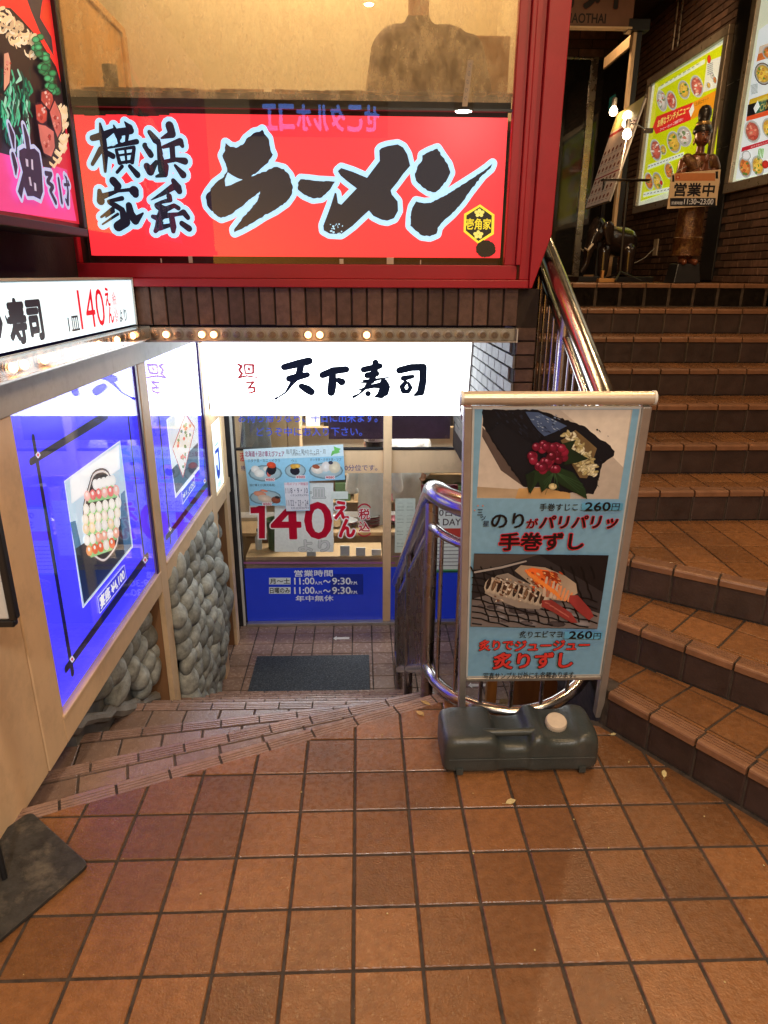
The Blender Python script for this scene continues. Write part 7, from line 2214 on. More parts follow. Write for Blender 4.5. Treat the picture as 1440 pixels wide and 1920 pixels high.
M = dict(
 tile=mat('quarry_tile', (.20, .086, .032), .28, var=.22, scale=34, detail=9, bump=.35, bscale=140, rand=.26, rvar=.13, spec=.5, stain=(.09, .042, .02), stscale=1.6, stamt=.55, stdet=2.5),
 tile_low=mat('lightened_brown_tile', (.27, .175, .13), .24, var=.14, scale=22, bump=.3, bscale=150, rand=.13, rvar=.08, stain=(.12, .08, .06), stscale=2.5, stamt=.35, stdet=3),  # same stair tile in a lighter colour, with its bright sheen painted in
 nosing=mat('ribbed_nosing_tile', (.29, .185, .145), .24, var=.18, scale=20, bump=.2, bscale=150, rand=.1, rvar=.1),  # base colour raised too, so the lower edges carry painted sheen
 nosing_up=mat('warm_nosing_tile', (.21, .10, .052), .4, var=.18, scale=20, bump=.2, bscale=150, rand=.1, rvar=.1, stain=(.09, .045, .03), stscale=3, stamt=.4),
 riser=mat('shaded_riser_tile', (.046, .028, .024), .42, var=.25, scale=12, bump=.3, bscale=110, rand=.15, rvar=.1, stain=(.02, .014, .014), stscale=5, stamt=.5),  # tread tile darkened, the shade on the upright faces put into its colour
 grout_l=mat('pale_step_grout', (.07, .05, .04), .85, var=.5, scale=30, bump=.4),
 frame_s=mat('satin_steel_frame', (.34, .28, .22), .35, metal=.45, var=.2, scale=14, rvar=.1),
 grout=mat('dirty_grout', (.042, .029, .021), .85, var=.6, scale=30, bump=.5),
 brick=mat('brown_brick', (.13, .078, .066), .55, var=.3, scale=25, bump=.5, bscale=90, rand=.3, spec=.35),
 reveal=mat('pale_lit_brick', (.22, .21, .20), .6, var=.2, scale=18, bump=.4, bscale=80, rand=.12),  # paler copy of the brown brick, the sign's light painted into its colour
 brick_w=mat('weathered_brick', (.115, .064, .046), .6, var=.35, scale=18, bump=.6, bscale=80, rand=.35, spec=.3, stain=(.05, .03, .02), stscale=3, stamt=.5),
 mortar=mat('dark_mortar', (.03, .02, .018), .9, var=.3, bump=.4),
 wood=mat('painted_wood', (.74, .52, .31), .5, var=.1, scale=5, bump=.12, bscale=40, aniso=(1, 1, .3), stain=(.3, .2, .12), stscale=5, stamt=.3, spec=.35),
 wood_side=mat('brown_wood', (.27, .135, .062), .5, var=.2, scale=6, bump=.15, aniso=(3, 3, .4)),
 beam=mat('dirty_white_paint', (.5, .47, .43), .55, var=.14, scale=7, bump=.2, stain=(.26, .22, .19), stscale=7, stamt=.55),
 red=mat('red_paint', (.42, .014, .032), .38, var=.12, scale=6, bump=.12, bscale=60, stain=(.2, .01, .02), stscale=3, stamt=.4),
 black=mat('black_metal', (.012, .012, .014), .35, var=.3, scale=10, bump=.05),
 blackm=mat('matt_black', (.02, .018, .02), .6, var=.4, scale=12, bump=.2, stain=(.07, .06, .05), stscale=9, stamt=.4),
 steel=mat('brushed_steel', (.58, .55, .52), .21, metal=1, var=.05, scale=10, rvar=.05),
 steel_d=mat('stained_steel', (.44, .40, .37), .28, metal=1, var=.1, scale=8, rvar=.08, stain=(.3, .25, .2), stscale=4, stamt=.3),
 alu=mat('aluminium', (.50, .47, .44), .38, metal=.75, var=.08, scale=20, bump=.08, bscale=120),
 alu_w=mat('champagne_tube', (.66, .56, .45), .33, metal=.5, var=.06, scale=12, bump=.05),
 whitep=mat('white_plastic', (.62, .62, .60), .4, var=.08, scale=10, stain=(.4, .38, .34), stscale=6, stamt=.25),
 cream=mat('cream_wall', (.74, .62, .40), .7, var=.06, scale=3, bump=.05),
 oak=mat('orange_oak', (.50, .25, .075), .4, var=.2, scale=4, aniso=(4, 4, .5), bump=.1),
 tank=mat('grey_green_plastic', (.040, .047, .044), .36, var=.12, scale=18, bump=.25, bscale=160, stain=(.13, .105, .085), stscale=5, stamt=.3, spec=.5),
 cap=mat('cream_plastic_cap', (.56, .47, .37), .5, var=.1, scale=25, stain=(.36, .28, .2), stscale=20, stamt=.4),
 stone=mat('grey_cobble', (.30, .31, .285), .75, var=.45, scale=22, detail=9, bump=1., bscale=60, rand=.35, stain=(.20, .20, .18), stscale=9, stamt=.5, spec=.3),
 mortar_w=mat('pale_mortar', (.25, .24, .22), .9, var=.3, bump=.6),
 mat_=mat('black_rubber_mat', (.020, .027, .036), .6, var=.95, scale=75, bump=1., bscale=90, stain=(.10, .12, .13), stscale=85, stamt=.9, stdet=2),
 iron=mat('scuffed_iron_plate', (.035, .034, .032), .55, var=.5, scale=30, bump=.5, stain=(.16, .14, .11), stscale=7, stamt=.9, metal=.2),
 bronze=mat('gilt_brown_wood', (.10, .042, .018), .32, var=.6, scale=50, bump=.8, bscale=120, metal=.35, stain=(.42, .26, .08), stscale=26, stamt=.55),
 skinb=mat('dark_red_wood', (.15, .05, .025), .28, var=.3, scale=20, bump=.1, metal=.1),
 hairb=mat('black_lacquer', (.015, .011, .01), .3, var=.3, scale=40, bump=.4),
 gilt=mat('old_gilt', (.35, .22, .08), .35, metal=.7, var=.5, scale=70, bump=.5, bscale=140),
 eleph=mat('dark_elephant_lacquer', (.02, .013, .011), .2, var=.4, scale=20, bump=.25, bscale=50, coat=.4),
 rgrey=mat('shop_interior_wall', (.55, .47, .36), .7, var=.08, scale=3),
 counter=mat('counter_wood', (.5, .33, .17), .45, var=.15, scale=5),
 white=mat('white_cloth', (.62, .62, .60), .8, var=.08, scale=15, bump=.4, bscale=40),
 skin=mat('skin', (.5, .28, .19), .5, var=.06), hair=mat('hair', (.015, .012, .012), .4, var=.4, scale=60),
 brownc=mat('brown_jacket', (.10, .055, .035), .8, var=.2, scale=12, bump=.4, bscale=40),
 navy=mat('navy_cloth', (.02, .025, .05), .8), dkglass=mat('dark_door_glass', (.012, .012, .013), .06, var=.2, spec=.6),
 paper=mat('paper', (.62, .6, .56), .7, var=.05), green=mat('green_plastic', (.08, .13, .06), .4), pink=mat('pink_plate', (.6, .2, .24), .3),
 leaf=mat('dry_leaf', (.5, .32, .11), .7, var=.35, scale=60), leafg=mat('pale_leaf', (.55, .45, .22), .7, var=.3, scale=60),
 purple=mat('plum_panel', (.05, .025, .055), .4), coat=mat('grey_coat', (.16, .16, .15), .85, bump=.5, bscale=40),
 ceil=mat('arcade_ceiling', (.14, .13, .11), .7, var=.1), bulb_off=glass('clear_bulb', (.9, .85, .8), 1.5),
)
G = dict(pane=glass('window_pane'), door=glass('door_pane', (.93, .95, .95)), scr=glass('scratched_film', (.96, .95, .93), 1.05, haze=.5, hcol=(.55, .47, .34)),
         clear=glass('clear_cover', (.93, .93, .93), 1.45, .06))
E_ = dict(bulb=glow('lit_bulb', (1, .42, .16), 14), ceil=glow('lamp_disc', (1, .72, .45), 30), white=glow('lit_white_face', (.90, .97, 1.0), 5.3),
          white2=glow('lit_white_face_dim', (.74, .93, 1.0), 1.05), blue=glow('lit_blue_face', (.055, .045, 1.0), 1.25), blue2=glow('lit_blue_panel', (.04, .045, .95), .85),
          red=glow('lit_red_face', (1.0, .035, .05), 1.0), menu=glow('lit_menu_face', (.75, .8, .6), .7), exit=glow('exit_lamp', (.1, .7, .45), .6), clip=glow('clip_bulb_glow', (1, .72, .42), 40))
PM = dict(sign=print_mat('ramen_sign_print', 1.0), flat=print_mat('flat_print', 0, 1.0), tenka=print_mat('sushi_sign_print', .35), oil=print_mat('noodle_sign_print', .62), left=print_mat('price_sign_print', .75),
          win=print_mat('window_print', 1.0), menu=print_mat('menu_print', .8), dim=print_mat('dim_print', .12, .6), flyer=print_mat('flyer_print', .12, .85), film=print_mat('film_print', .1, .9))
# ---------------------------------------------------------------- flat print drawing
DATA = {}
for ln in PRINTS.strip().split('\n'):
    if ln[0] == '#': curk = ln[1:]; DATA[curk] = []
    else: DATA[curk].append(ln)
_tc = {}
def glyphs(s, off):
    key = (s, off)
    if key not in _tc:
        c = bpy.data.curves.new('t', 'FONT'); c.body = s; c.offset = off; c.resolution_u = 3
        ob = bpy.data.objects.new('t', c); COL.objects.link(ob); bpy.context.view_layer.update()
        me = bpy.data.meshes.new_from_object(ob.evaluated_get(bpy.context.evaluated_depsgraph_get()))
        vs = [(v.co.x, v.co.y) for v in me.vertices]; fs = [tuple(p.vertices) for p in me.polygons]
        bpy.data.objects.remove(ob); bpy.data.curves.remove(c); bpy.data.meshes.remove(me); _tc[key] = (vs, fs)
    return _tc[key]
class Print:
    """shapes drawn in millimetres on a plane (origin O, axes U and V), stacked in hair-thin layers"""
    def __init__(s, O, U, V, step=2e-5, lift=4e-4):
        s.O = Vector(O); s.U = Vector(U).normalized(); s.V = Vector(V).normalized(); s.N = s.U.cross(s.V).normalized()
        s.h = lift; s.step = step; s.v = []; s.f = []; s.c = []
    def face(s, vs, fs, c, vc=None):
        b = len(s.v); s.v += [s.O+s.U*(x/1000)+s.V*(y/1000)+s.N*s.h for x, y in vs]; s.f += [tuple(b+i for i in f) for f in fs]; s.c += [vc[i] for f in fs for i in f] if vc else [c]*sum(len(f) for f in fs); s.h += s.step
    def poly(s, pts, c, jit=0.):
        a = sum(pts[i][0]*pts[(i+1) % len(pts)][1]-pts[(i+1) % len(pts)][0]*pts[i][1] for i in range(len(pts)))
        if a < 0: pts = pts[::-1]
        vc = [tuple(x*k for x in c[:3])+(1,) for k in [1+random.uniform(-jit, jit) for _ in pts]] if jit else None
        s.face(pts, [tuple(range(len(pts)))], c, vc)
    def rect(s, x0, y0, x1, y1, c): s.poly([(x0, y0), (x1, y0), (x1, y1), (x0, y1)], c)
    def stroke(s, P, c):
        n = 12
        for i, (x, y, r) in enumerate(P):
            s.poly([(x+r*math.cos(2*PI*k/n+.2), y+r*math.sin(2*PI*k/n+.2)) for k in range(n)], c); s.h -= s.step*.6
            if i:
                x0, y0, r0 = P[i-1]; dx, dy = x-x0, y-y0; l = math.hypot(dx, dy) or 1; nx, ny = -dy/l, dx/l
                s.poly([(x0+nx*r0, y0+ny*r0), (x0-nx*r0, y0-ny*r0), (x-nx*r, y-ny*r), (x+nx*r, y+ny*r)], c); s.h -= s.step*.6
        s.h += s.step
    def text(s, t, box, c, b=0., hc=None, hw=.03, sh=0.):
        vs, fs = glyphs(t, 0); xs = [v[0] for v in vs]; ys = [v[1] for v in vs]
        if not xs: return
        sx = (box[2]-box[0])/(max(xs)-min(xs)); sy = (box[3]-box[1])/(max(ys)-min(ys)); mx, my = min(xs), min(ys); sc = min(sy, sx*1.6); st = s.step; s.step = 3e-6
        for off, cc, n in ((b+hw, hc, 14), (b, c, 6 if b < .015 else 9)):
            if cc is None: continue
            sh_ = [(off*math.cos(2*PI*k/n), off*math.sin(2*PI*k/n)) for k in range(n)] if off > .001 else []
            for ox, oy in sh_+[(0, 0)]:
                s.face([(box[0]+(x-mx)*sx+sh*(y-my)*sy+ox*sc, box[1]+(y-my)*sy+oy*sc) for x, y in vs], fs, cc)
            s.h += 1.5e-5
        s.step = st
    def load(s, key, i0=0, i1=None):
        for ln in DATA[key][i0:i1]:
            q = ln.split(' '); k = q[0]
            if k == 't':
                b = [float(x) for x in q[2:6]]; s.text(q[10].replace('_', ' '), b, palc(q[1]), float(q[6]), None if q[7] == '-1' else palc(q[7]), float(q[8]), float(q[9])); continue
            n = [float(x) for x in q[2:]]; c = palc(q[1])
            if k == 'p': s.poly([(n[i], n[i+1]) for i in range(0, len(n), 2)], c, .22 if key in ('SS', 'OS') else .05)
            elif k == 's': s.stroke([(n[i], n[i+1], n[i+2]) for i in range(0, len(n), 3)], c)
            elif k == 'e':
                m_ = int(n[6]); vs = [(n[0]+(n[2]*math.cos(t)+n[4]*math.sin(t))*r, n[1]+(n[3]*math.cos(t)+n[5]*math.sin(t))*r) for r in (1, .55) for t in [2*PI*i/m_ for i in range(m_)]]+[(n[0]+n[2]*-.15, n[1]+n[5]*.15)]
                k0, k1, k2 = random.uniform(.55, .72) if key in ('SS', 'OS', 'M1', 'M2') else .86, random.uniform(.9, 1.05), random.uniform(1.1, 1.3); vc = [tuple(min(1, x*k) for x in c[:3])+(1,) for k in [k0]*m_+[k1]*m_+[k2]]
                if sum(c[:3]) < .12: vc = None
                fl = (n[2]*n[5]-n[3]*n[4]) < 0
                fs = [(i, (i+1) % m_, m_+(i+1) % m_, m_+i) for i in range(m_)]+[(m_+i, m_+(i+1) % m_, 2*m_) for i in range(m_)]
                s.face(vs, [f[::-1] for f in fs] if fl else fs, c, vc)
        return s
    def build(s, name, m_, parent=None):
        me = bpy.data.meshes.new(name); me.from_pydata(s.v, [], s.f); me.materials.append(m_)
        a = me.color_attributes.new('Col', 'FLOAT_COLOR', 'CORNER'); a.data.foreach_set('color', [x for c in s.c for x in c]); me.update()
        return place(name, me, parent)
def blob(name, caps, m_, parent=None, voxel=.012, smooth=3):
    """one continuous skin round a set of tapered limbs (x,y,z,r -> x,y,z,r)"""
    mb = MB()
    for a in caps:
        p, q = Vector(a[0][:3]), Vector(a[1][:3]); r0, r1 = a[0][3], a[1][3]
        d = q-p; l = d.length
        if l < 1e-5: mb.ball(p, r0, 14); continue
        t = d/l; ref = Vector((0, 0, 1)) if abs(t.z) < .9 else Vector((0, 1, 0)); u = t.cross(ref).normalized(); v_ = t.cross(u); R = []
        sq = a[2] if len(a) > 2 else 1.0    # flatten factor along world y
        for ph in (-80, -50, -25, 0): R.append((p+t*(r0*math.sin(math.radians(ph))), r0*math.cos(math.radians(ph))))
        for ph in (0, 25, 50, 80): R.append((q+t*(r1*math.sin(math.radians(ph))), r1*math.cos(math.radians(ph))))
        rings = []
        for c, r in R:
            ring = []
            for k in range(14):
                e = (u*math.cos(2*PI*k/14)+v_*math.sin(2*PI*k/14))*r; e.y *= sq; ring.append(c+e)
            rings.append(ring)
        mb.rings(rings)
    me = mb.mesh(name, m_); ob = bpy.data.objects.new(name, me); COL.objects.link(ob)
    md = ob.modifiers.new('r', 'REMESH'); md.mode = 'VOXEL'; md.voxel_size = voxel; md.use_smooth_shade = True
    if smooth: sm = ob.modifiers.new('s', 'SMOOTH'); sm.iterations = smooth; sm.factor = .5
    bpy.context.view_layer.update()
    me2 = bpy.data.meshes.new_from_object(ob.evaluated_get(bpy.context.evaluated_depsgraph_get())); me2.name = name
    bpy.data.objects.remove(ob)
    return place(name, me2, parent)
# ---------------------------------------------------------------- tiles
def clip(poly, p, n):
    """keep the side of the line through p where (x-p).n >= 0"""
    out = []
    for i in range(len(poly)):
        a, b = poly[i], poly[(i+1) % len(poly)]
        da = (a[0]-p[0])*n[0]+(a[1]-p[1])*n[1]; db = (b[0]-p[0])*n[0]+(b[1]-p[1])*n[1]
        if da >= 0: out.append(a)
        if (da >= 0) != (db >= 0): t = da/(da-db); out.append((a[0]+(b[0]-a[0])*t, a[1]+(b[1]-a[1])*t))
    return out
def area(p): return abs(sum(p[i][0]*p[(i+1) % len(p)][1]-p[(i+1) % len(p)][0]*p[i][1] for i in range(len(p))))/2 if len(p) > 2 else 0
def slab_rings(poly, thick=.012, bev=.0025):
    cx = sum(p[0] for p in poly)/len(poly); cy = sum(p[1] for p in poly)/len(poly)
    def ins(p): 
        dx, dy = p[0]-cx, p[1]-cy; l = math.hypot(dx, dy) or 1; return (p[0]-dx/l*bev*1.3, p[1]-dy/l*bev*1.3)
    return [[(p[0], p[1], -thick) for p in poly], [(p[0], p[1], -bev) for p in poly], [(*ins(p), 0) for p in poly]]
def tile_field(parent, region, z, m_, ox, oy, ang=0., px=.18, py=.184, joint=.009, name='floor_tile', rng=None, stuff_rng=None):
    """lay tiles of one grid inside a convex region; whole tiles share one mesh"""
    ca, sa = math.cos(ang), math.sin(ang)
    hx, hy = (px-joint)/2, (py-joint)/2
    full = MB().rings(slab_rings([(-hx, -hy), (hx, -hy), (hx, hy), (-hx, hy)])).mesh(name, m_)
    cs = [((x-ox)*ca+(y-oy)*sa, -(x-ox)*sa+(y-oy)*ca) for x, y in region]
    i0, i1 = math.floor(min(c[0] for c in cs)/px)-1, math.ceil(max(c[0] for c in cs)/px)+1
    j0, j1 = math.floor(min(c[1] for c in cs)/py)-1, math.ceil(max(c[1] for c in cs)/py)+1
    rest = MB()
    for i in range(i0, i1):
        for j in range(j0, j1):
            lx, ly = (i+.5)*px, (j+.5)*py; c = (ox+lx*ca-ly*sa, oy+lx*sa+ly*ca)
            q = [(c[0]+a*ca-b*sa, c[1]+a*sa+b*ca) for a, b in ((-hx, -hy), (hx, -hy), (hx, hy), (-hx, hy))]
            p = q
            for k in range(len(region)):
                a, b = region[k], region[(k+1) % len(region)]
                if not p: break
                p = clip(p, a, (-(b[1]-a[1]), b[0]-a[0]))
            A = area(p)
            if A < 2.5e-4: continue
            dz = random.uniform(-.0007, .0007)
            if rng and not (rng[0] < c[0] < rng[1] and rng[2] < c[1] < rng[3]):
                rest.rings([[(x, y, z+zz) for x, y, zz in r] for r in slab_rings(p)]); continue
            if A > .999*area(q):
                place(name, full, parent, (c[0], c[1], z+dz), (random.uniform(-.002, .002), random.uniform(-.002, .002), ang+random.uniform(-.003, .003)))
            else:
                cc = (sum(v[0] for v in p)/len(p), sum(v[1] for v in p)/len(p))
                me = MB().rings(slab_rings([(v[0]-cc[0], v[1]-cc[1]) for v in p])).mesh(name, m_)
                place(name, me, parent, (cc[0], cc[1], z+dz))
    if rest.v:
        o = rest.build(name, m_, parent); o['kind'] = 'stuff'
NOSE = [(-.058, 0), (-.047, 0), (-.046, -.0035), (-.0425, -.0035), (-.0415, 0), (-.033, 0), (-.032, -.0035), (-.0285, -.0035), (-.0275, 0), (-.019, 0), (-.018, -.0035), (-.0145, -.0035), (-.0135, 0), (.003, 0), (.009, -.003), (.012, -.009), (.012, -.030), (-.058, -.030)]
_nose = {}
def edge_row(parent, p, q, side, z, rise, m_n, m_r, off=0., risers=True):
    """nosing tiles and riser tiles along an edge p->q; side = +1 when 'down' is to the left of p->q"""
    d = Vector((q[0]-p[0], q[1]-p[1], 0)); L = d.length; d.normalize(); ang = math.atan2(d.y, d.x)
    s = off-.18
    while s < L:
        a, b = max(s, 0)+.0045, min(s+.18, L)-.0045
        if b-a > .02:
            ln = round(b-a, 3); key = (ln, side, m_n.name, round(rise, 3), m_r.name)
            if key not in _nose:
                prof = [(o*side, zz) for o, zz in NOSE]
                if side > 0: prof = prof[::-1]
                n_ = MB().prism([(-ln/2, o, zz) for o, zz in prof], (ln, 0, 0)).mesh('nosing_tile', m_n)
                h = rise-.036; r_ = MB(); y0, y1 = (-.012, 0) if side > 0 else (0, .012)
                yf = 0 if side > 0 else 0
                fr = [(-ln/2, yf, -.032-h), (ln/2, yf, -.032-h), (ln/2, yf, -.032), (-ln/2, yf, -.032)]
                sg = side
                r_.rings([[(x, -.012*sg, zz) for x, _, zz in fr], [(x, -.002*sg, zz) for x, _, zz in fr], [(x*(1-.006/ln*2) , 0, zz+(.003 if zz < -.05 else -.003)) for x, _, zz in fr]])
                _nose[key] = (n_, r_.mesh('riser_tile', m_r))
            c = Vector((p[0], p[1], 0))+d*((a+b)/2)
            place('nosing_tile', _nose[key][0], parent, (c.x, c.y, z+random.uniform(-.0006, .0006)), (0, 0, ang+random.uniform(-.003, .003)))
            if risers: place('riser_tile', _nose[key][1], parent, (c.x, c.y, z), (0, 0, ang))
        s += .18
def line_off(p, q, o):
    d = Vector((q[0]-p[0], q[1]-p[1])).normalized(); n = Vector((-d.y, d.x)); return ((p[0]+n.x*o, p[1]+n.y*o), (q[0]+n.x*o, q[1]+n.y*o))
# ================================================================ ground level floor
RL, RU, LOW = .168, .164, -1.51
E1 = ((-1.30, 1.775), (.337, 2.478)); N1 = ((.95, 2.25), (3.05, -.74))
plaza_poly = [(-3.2, -2.5), (3.05, -2.5), (3.05, -.73), (.95, 2.27), (.337, 2.478), (-1.30, 1.775), (-3.2, 1.775)]
plaza = structure('plaza_floor', MB().prism([(x, y, -.22) for x, y in plaza_poly], (0, 0, .216)), M['grout'])
E1b = line_off(*E1, -.060)
reg = [(-3.2, -2.5), (2.6, -2.5), (2.6, -.12), (.95, 2.24), (.345, 2.41), E1b[1], E1b[0], (-3.2, E1b[0][1])]
# convex part in front of the stairs
reg = [(-2.6, -1.2), (2.98, -1.2), (2.98, -.68), (.94, 2.235), (.36, 2.43), (-1.27, 1.73), (-2.6, 1.16)]
tile_field(plaza, reg, 0, M['tile'], -.7472, 1.997, rng=(-1.65, 1.9, .75, 2.6))
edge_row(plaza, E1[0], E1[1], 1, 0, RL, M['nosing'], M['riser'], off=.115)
# ================================================================ stairs down
EL = [E1, ((-1.50, 2.15), (.337, 2.755)), ((-1.50, 2.655), (.337, 2.945)), ((-1.50, 3.165), (.337, 3.155))]
for k in range(5, 10): y = 3.16+.27*(k-4); EL.append(((-1.50, y+.005), (.337, y-.005)))
mb = MB()
for k in range(1, 9):
    a, b = EL[k-1], EL[k]; z = -k*RL
    pp = [(a[0][0]-.2, a[0][1]-.1), (a[1][0], a[1][1]-.01), b[1], b[0]]
    mb.prism([(x, y, z-.17) for x, y in pp], (0, 0, .166-.002))
low_st = structure('stairs_down', mb, M['grout_l'])
for k in range(1, 9):
    a, b = EL[k-1], EL[k]; z = -k*RL
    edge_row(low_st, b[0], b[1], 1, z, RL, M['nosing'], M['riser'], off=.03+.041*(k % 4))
    b2 = line_off(*b, -.062); a2 = line_off(*a, -.004)
    x0 = -1.50
    reg = [(-1.5, a2[0][1]+(a2[1][1]-a2[0][1])*((-1.5-a2[0][0])/(a2[1][0]-a2[0][0]))), a2[1], b2[1], b2[0]]
    d = Vector((b[1][0]-b[0][0], b[1][1]-b[0][1])); ang = math.atan2(d.y, d.x)
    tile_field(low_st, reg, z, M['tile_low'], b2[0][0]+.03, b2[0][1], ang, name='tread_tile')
# ================================================================ lower floor
low = structure('lower_floor', MB().box(-2.2, 2.2, LOW-.15, 1.75, 5.93, LOW-.006), M['grout'])
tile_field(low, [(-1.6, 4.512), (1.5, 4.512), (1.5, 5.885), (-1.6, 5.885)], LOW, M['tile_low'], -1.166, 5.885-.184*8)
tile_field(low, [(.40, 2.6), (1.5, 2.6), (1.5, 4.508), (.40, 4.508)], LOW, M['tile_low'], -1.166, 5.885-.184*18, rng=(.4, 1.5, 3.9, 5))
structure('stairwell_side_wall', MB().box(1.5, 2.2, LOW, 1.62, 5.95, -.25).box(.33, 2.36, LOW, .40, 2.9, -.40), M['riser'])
# ================================================================ stairs up
U_ = [N1, ((.95, 2.625), (3.05, .417)), ((.95, 2.93), (3.05, 1.48))]
for k in range(4, 11): y = 3.253+.31*(k-4); U_.append(((.93, y), (3.05, y)))
mb = MB()
for k in range(1, 11):
    a = U_[k-1]; z1 = k*RU-.006; z0 = (k-1)*RU-.006 if k > 1 else -.18
    if k == 10: pp = [a[0], a[1], (3.05, 8.8), (.93, 8.8)]
    elif k < 4: pp = [(a[0][0], a[0][1]+.006), (3.05, a[1][1]+.006), (3.05, 3.6), (.95, 3.6)]
    else: pp = [(a[0][0], a[0][1]+.006), (3.05, a[1][1]+.006), (3.05, a[1][1]+.9), (.93, a[1][1]+.9)]
    mb.prism([(x, y, z0) for x, y in pp], (0, 0, z1-z0))
up_st = structure('stairs_up', mb, M['grout'])
for k in range(1, 11):
    a = U_[k-1]; z = k*RU
    edge_row(up_st, a[0], a[1], -1, z, RU, M['nosing_up'], M['riser'], off=[.02, .1, .13, .05, .11, .07, .02, .13, .09, .06][k-1])
    f = line_off(*a, .062)
    if k < 10:
        nx = U_[k]; bk = ((nx[0][0], nx[0][1]-.002), (nx[1][0], nx[1][1]-.002))
        bk = line_off(*nx, -.002)
    else: bk = ((.93, 8.75), (3.05, 8.75))
    x0 = max(f[0][0], bk[0][0])
    reg = [f[0], f[1], bk[1], bk[0]]
    d = Vector((a[1][0]-a[0][0], a[1][1]-a[0][1])); ang = math.atan2(d.y, d.x)
    if k <= 2: tile_field(up_st, reg, z, M['tile'], f[0][0]+.02, f[0][1], ang, name='tread_tile', rng=(.8, 1.9, 1.0, 3.2))
    else: tile_field(up_st, reg, z, M['tile'], .97+.03*k, U_[k-1][0][1]-.03, 0, name='tread_tile', rng=(.8, 2.6, 2.0, 5.4) if k == 10 else None)
# ================================================================ left shopfront (wood, along the stairs)
XW = -1.13
sf = thing('wooden_shopfront', 'beige painted wooden shopfront frame with tall posts stepping down beside the stairs', 'shopfront', (XW, 3, 0))
def bx(name, m_, parent, *b, bev=.004):
    o = MB().box(*b).build(name, m_, parent)
    if bev: bevel(o, bev)
    return o
bx('panel', M['wood'], sf, XW-.2, .6, -.02, XW-.003, 2.05, 1.25)
bx('post', M['wood'], sf, XW-.16, 2.056, -.02, XW, 2.21, 1.25)
bx('rail', M['wood'], sf, XW-.13, 2.211, -.02, XW, 3.544, .088)
bx('sill_trim', M['wood'], sf, XW-.06, 2.211, .0885, XW+.006, 3.544, .105)
p2 = bx('post', M['wood'], sf, XW-.03, 3.545, -.845, XW, 3.67, 1.25)
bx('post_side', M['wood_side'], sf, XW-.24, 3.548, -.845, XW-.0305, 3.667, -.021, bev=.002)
bx('rail', M['wood'], sf, XW-.13, 3.671, -.01, XW, 4.949, .088)
bx('sill_trim', M['wood'], sf, XW-.06, 3.671, .0885, XW+.006, 4.949, .105)
bx('post', M['wood'], sf, XW-.03, 4.95, LOW, XW, 5.10, 1.22)
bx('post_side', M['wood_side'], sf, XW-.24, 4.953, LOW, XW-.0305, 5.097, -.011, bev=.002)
bx('panel', M['wood'], sf, XW-.05, 5.101, .60, XW-.004, 5.70, .69)
bx('panel', M['wood'], sf, XW-.05, 5.101, -.10, XW-.004, 5.70, .03)
bx('post', M['wood'], sf, XW-.03, 5.50, LOW, XW, 5.62, .69)
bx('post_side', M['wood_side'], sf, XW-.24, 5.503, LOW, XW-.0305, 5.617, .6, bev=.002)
bx('beam', M['beam'], sf, XW-.15, .6, 1.2505, XW+.004, 3.68, 1.366)
bx('beam', M['beam'], sf, XW-.15, 3.681, 1.2505, XW+.002, 5.9, 1.366)
for y in (2.213, 3.530, 3.672, 4.937): bx('window_stop', M['wood'], sf, XW-.06, y, .1055, XW-.004, y+.012, 1.2495, bev=0)
structure('shop_side_wall', MB().box(-1.75, .3, LOW, -1.40, 6.2, 1.9).box(-1.40, .3, -.3, -1.34, 2.05, 1.2), M['mortar'])
# windows: backlit blue panels with printed pictures behind glass
def window(label, y0, y1, z0, z1, key):
    t = thing('display_window', label, 'display window', (XW-.03, (y0+y1)/2, z0))
    MB().box(XW-.12, y0+.013, z0, XW-.0256, y1-.013, z1).build('light_panel', E_['blue'], t)
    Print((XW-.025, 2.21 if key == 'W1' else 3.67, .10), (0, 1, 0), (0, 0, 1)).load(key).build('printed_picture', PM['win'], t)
    MB().box(XW-.013, y0+.0125, z0, XW-.008, y1-.0125, z1).build('pane', G['pane'], t)
    MB().box(XW-.007, y1-.04, z0, XW-.001, y1-.013, z1).build('edge_trim', M['purple'], t)
    return t
window('backlit blue window showing an oval sushi platter and its price', 2.212, 3.544, .106, 1.249, 'W1')
window('narrower-looking backlit blue window with a red boxed sushi set, nearer the door', 3.671, 4.949, .106, 1.249, 'W2')
t = thing('logo_window', 'small white lit window with a blue curved mark beside the sushi door', 'sign', (XW-.02, 5.3, .03))
MB().box(XW-.05, 5.14, .045, XW-.014, 5.49, .595).build('light_panel', E_['white2'], t)
Pr = Print((XW-.013, 5.14, .045), (0, 1, 0), (0, 0, 1))
Pr.poly([(100, 330), (250, 330), (250, 180), (230, 110), (190, 80), (140, 90), (105, 140), (100, 210), (150, 210), (165, 160), (185, 150), (200, 190), (200, 300), (100, 300)], hexc('1c3fae'))
for q in range(3): Pr.rect(110, 50-q*14, 240, 56-q*14, hexc('5a8ac0'))
Pr.rect(110, 360, 250, 372, hexc('7aa0c0')); Pr.build('logo', PM['left'], t)
bx('frame', M['wood'], t, XW-.012, 5.11, .03, XW-.002, 5.139, .60, bev=0)
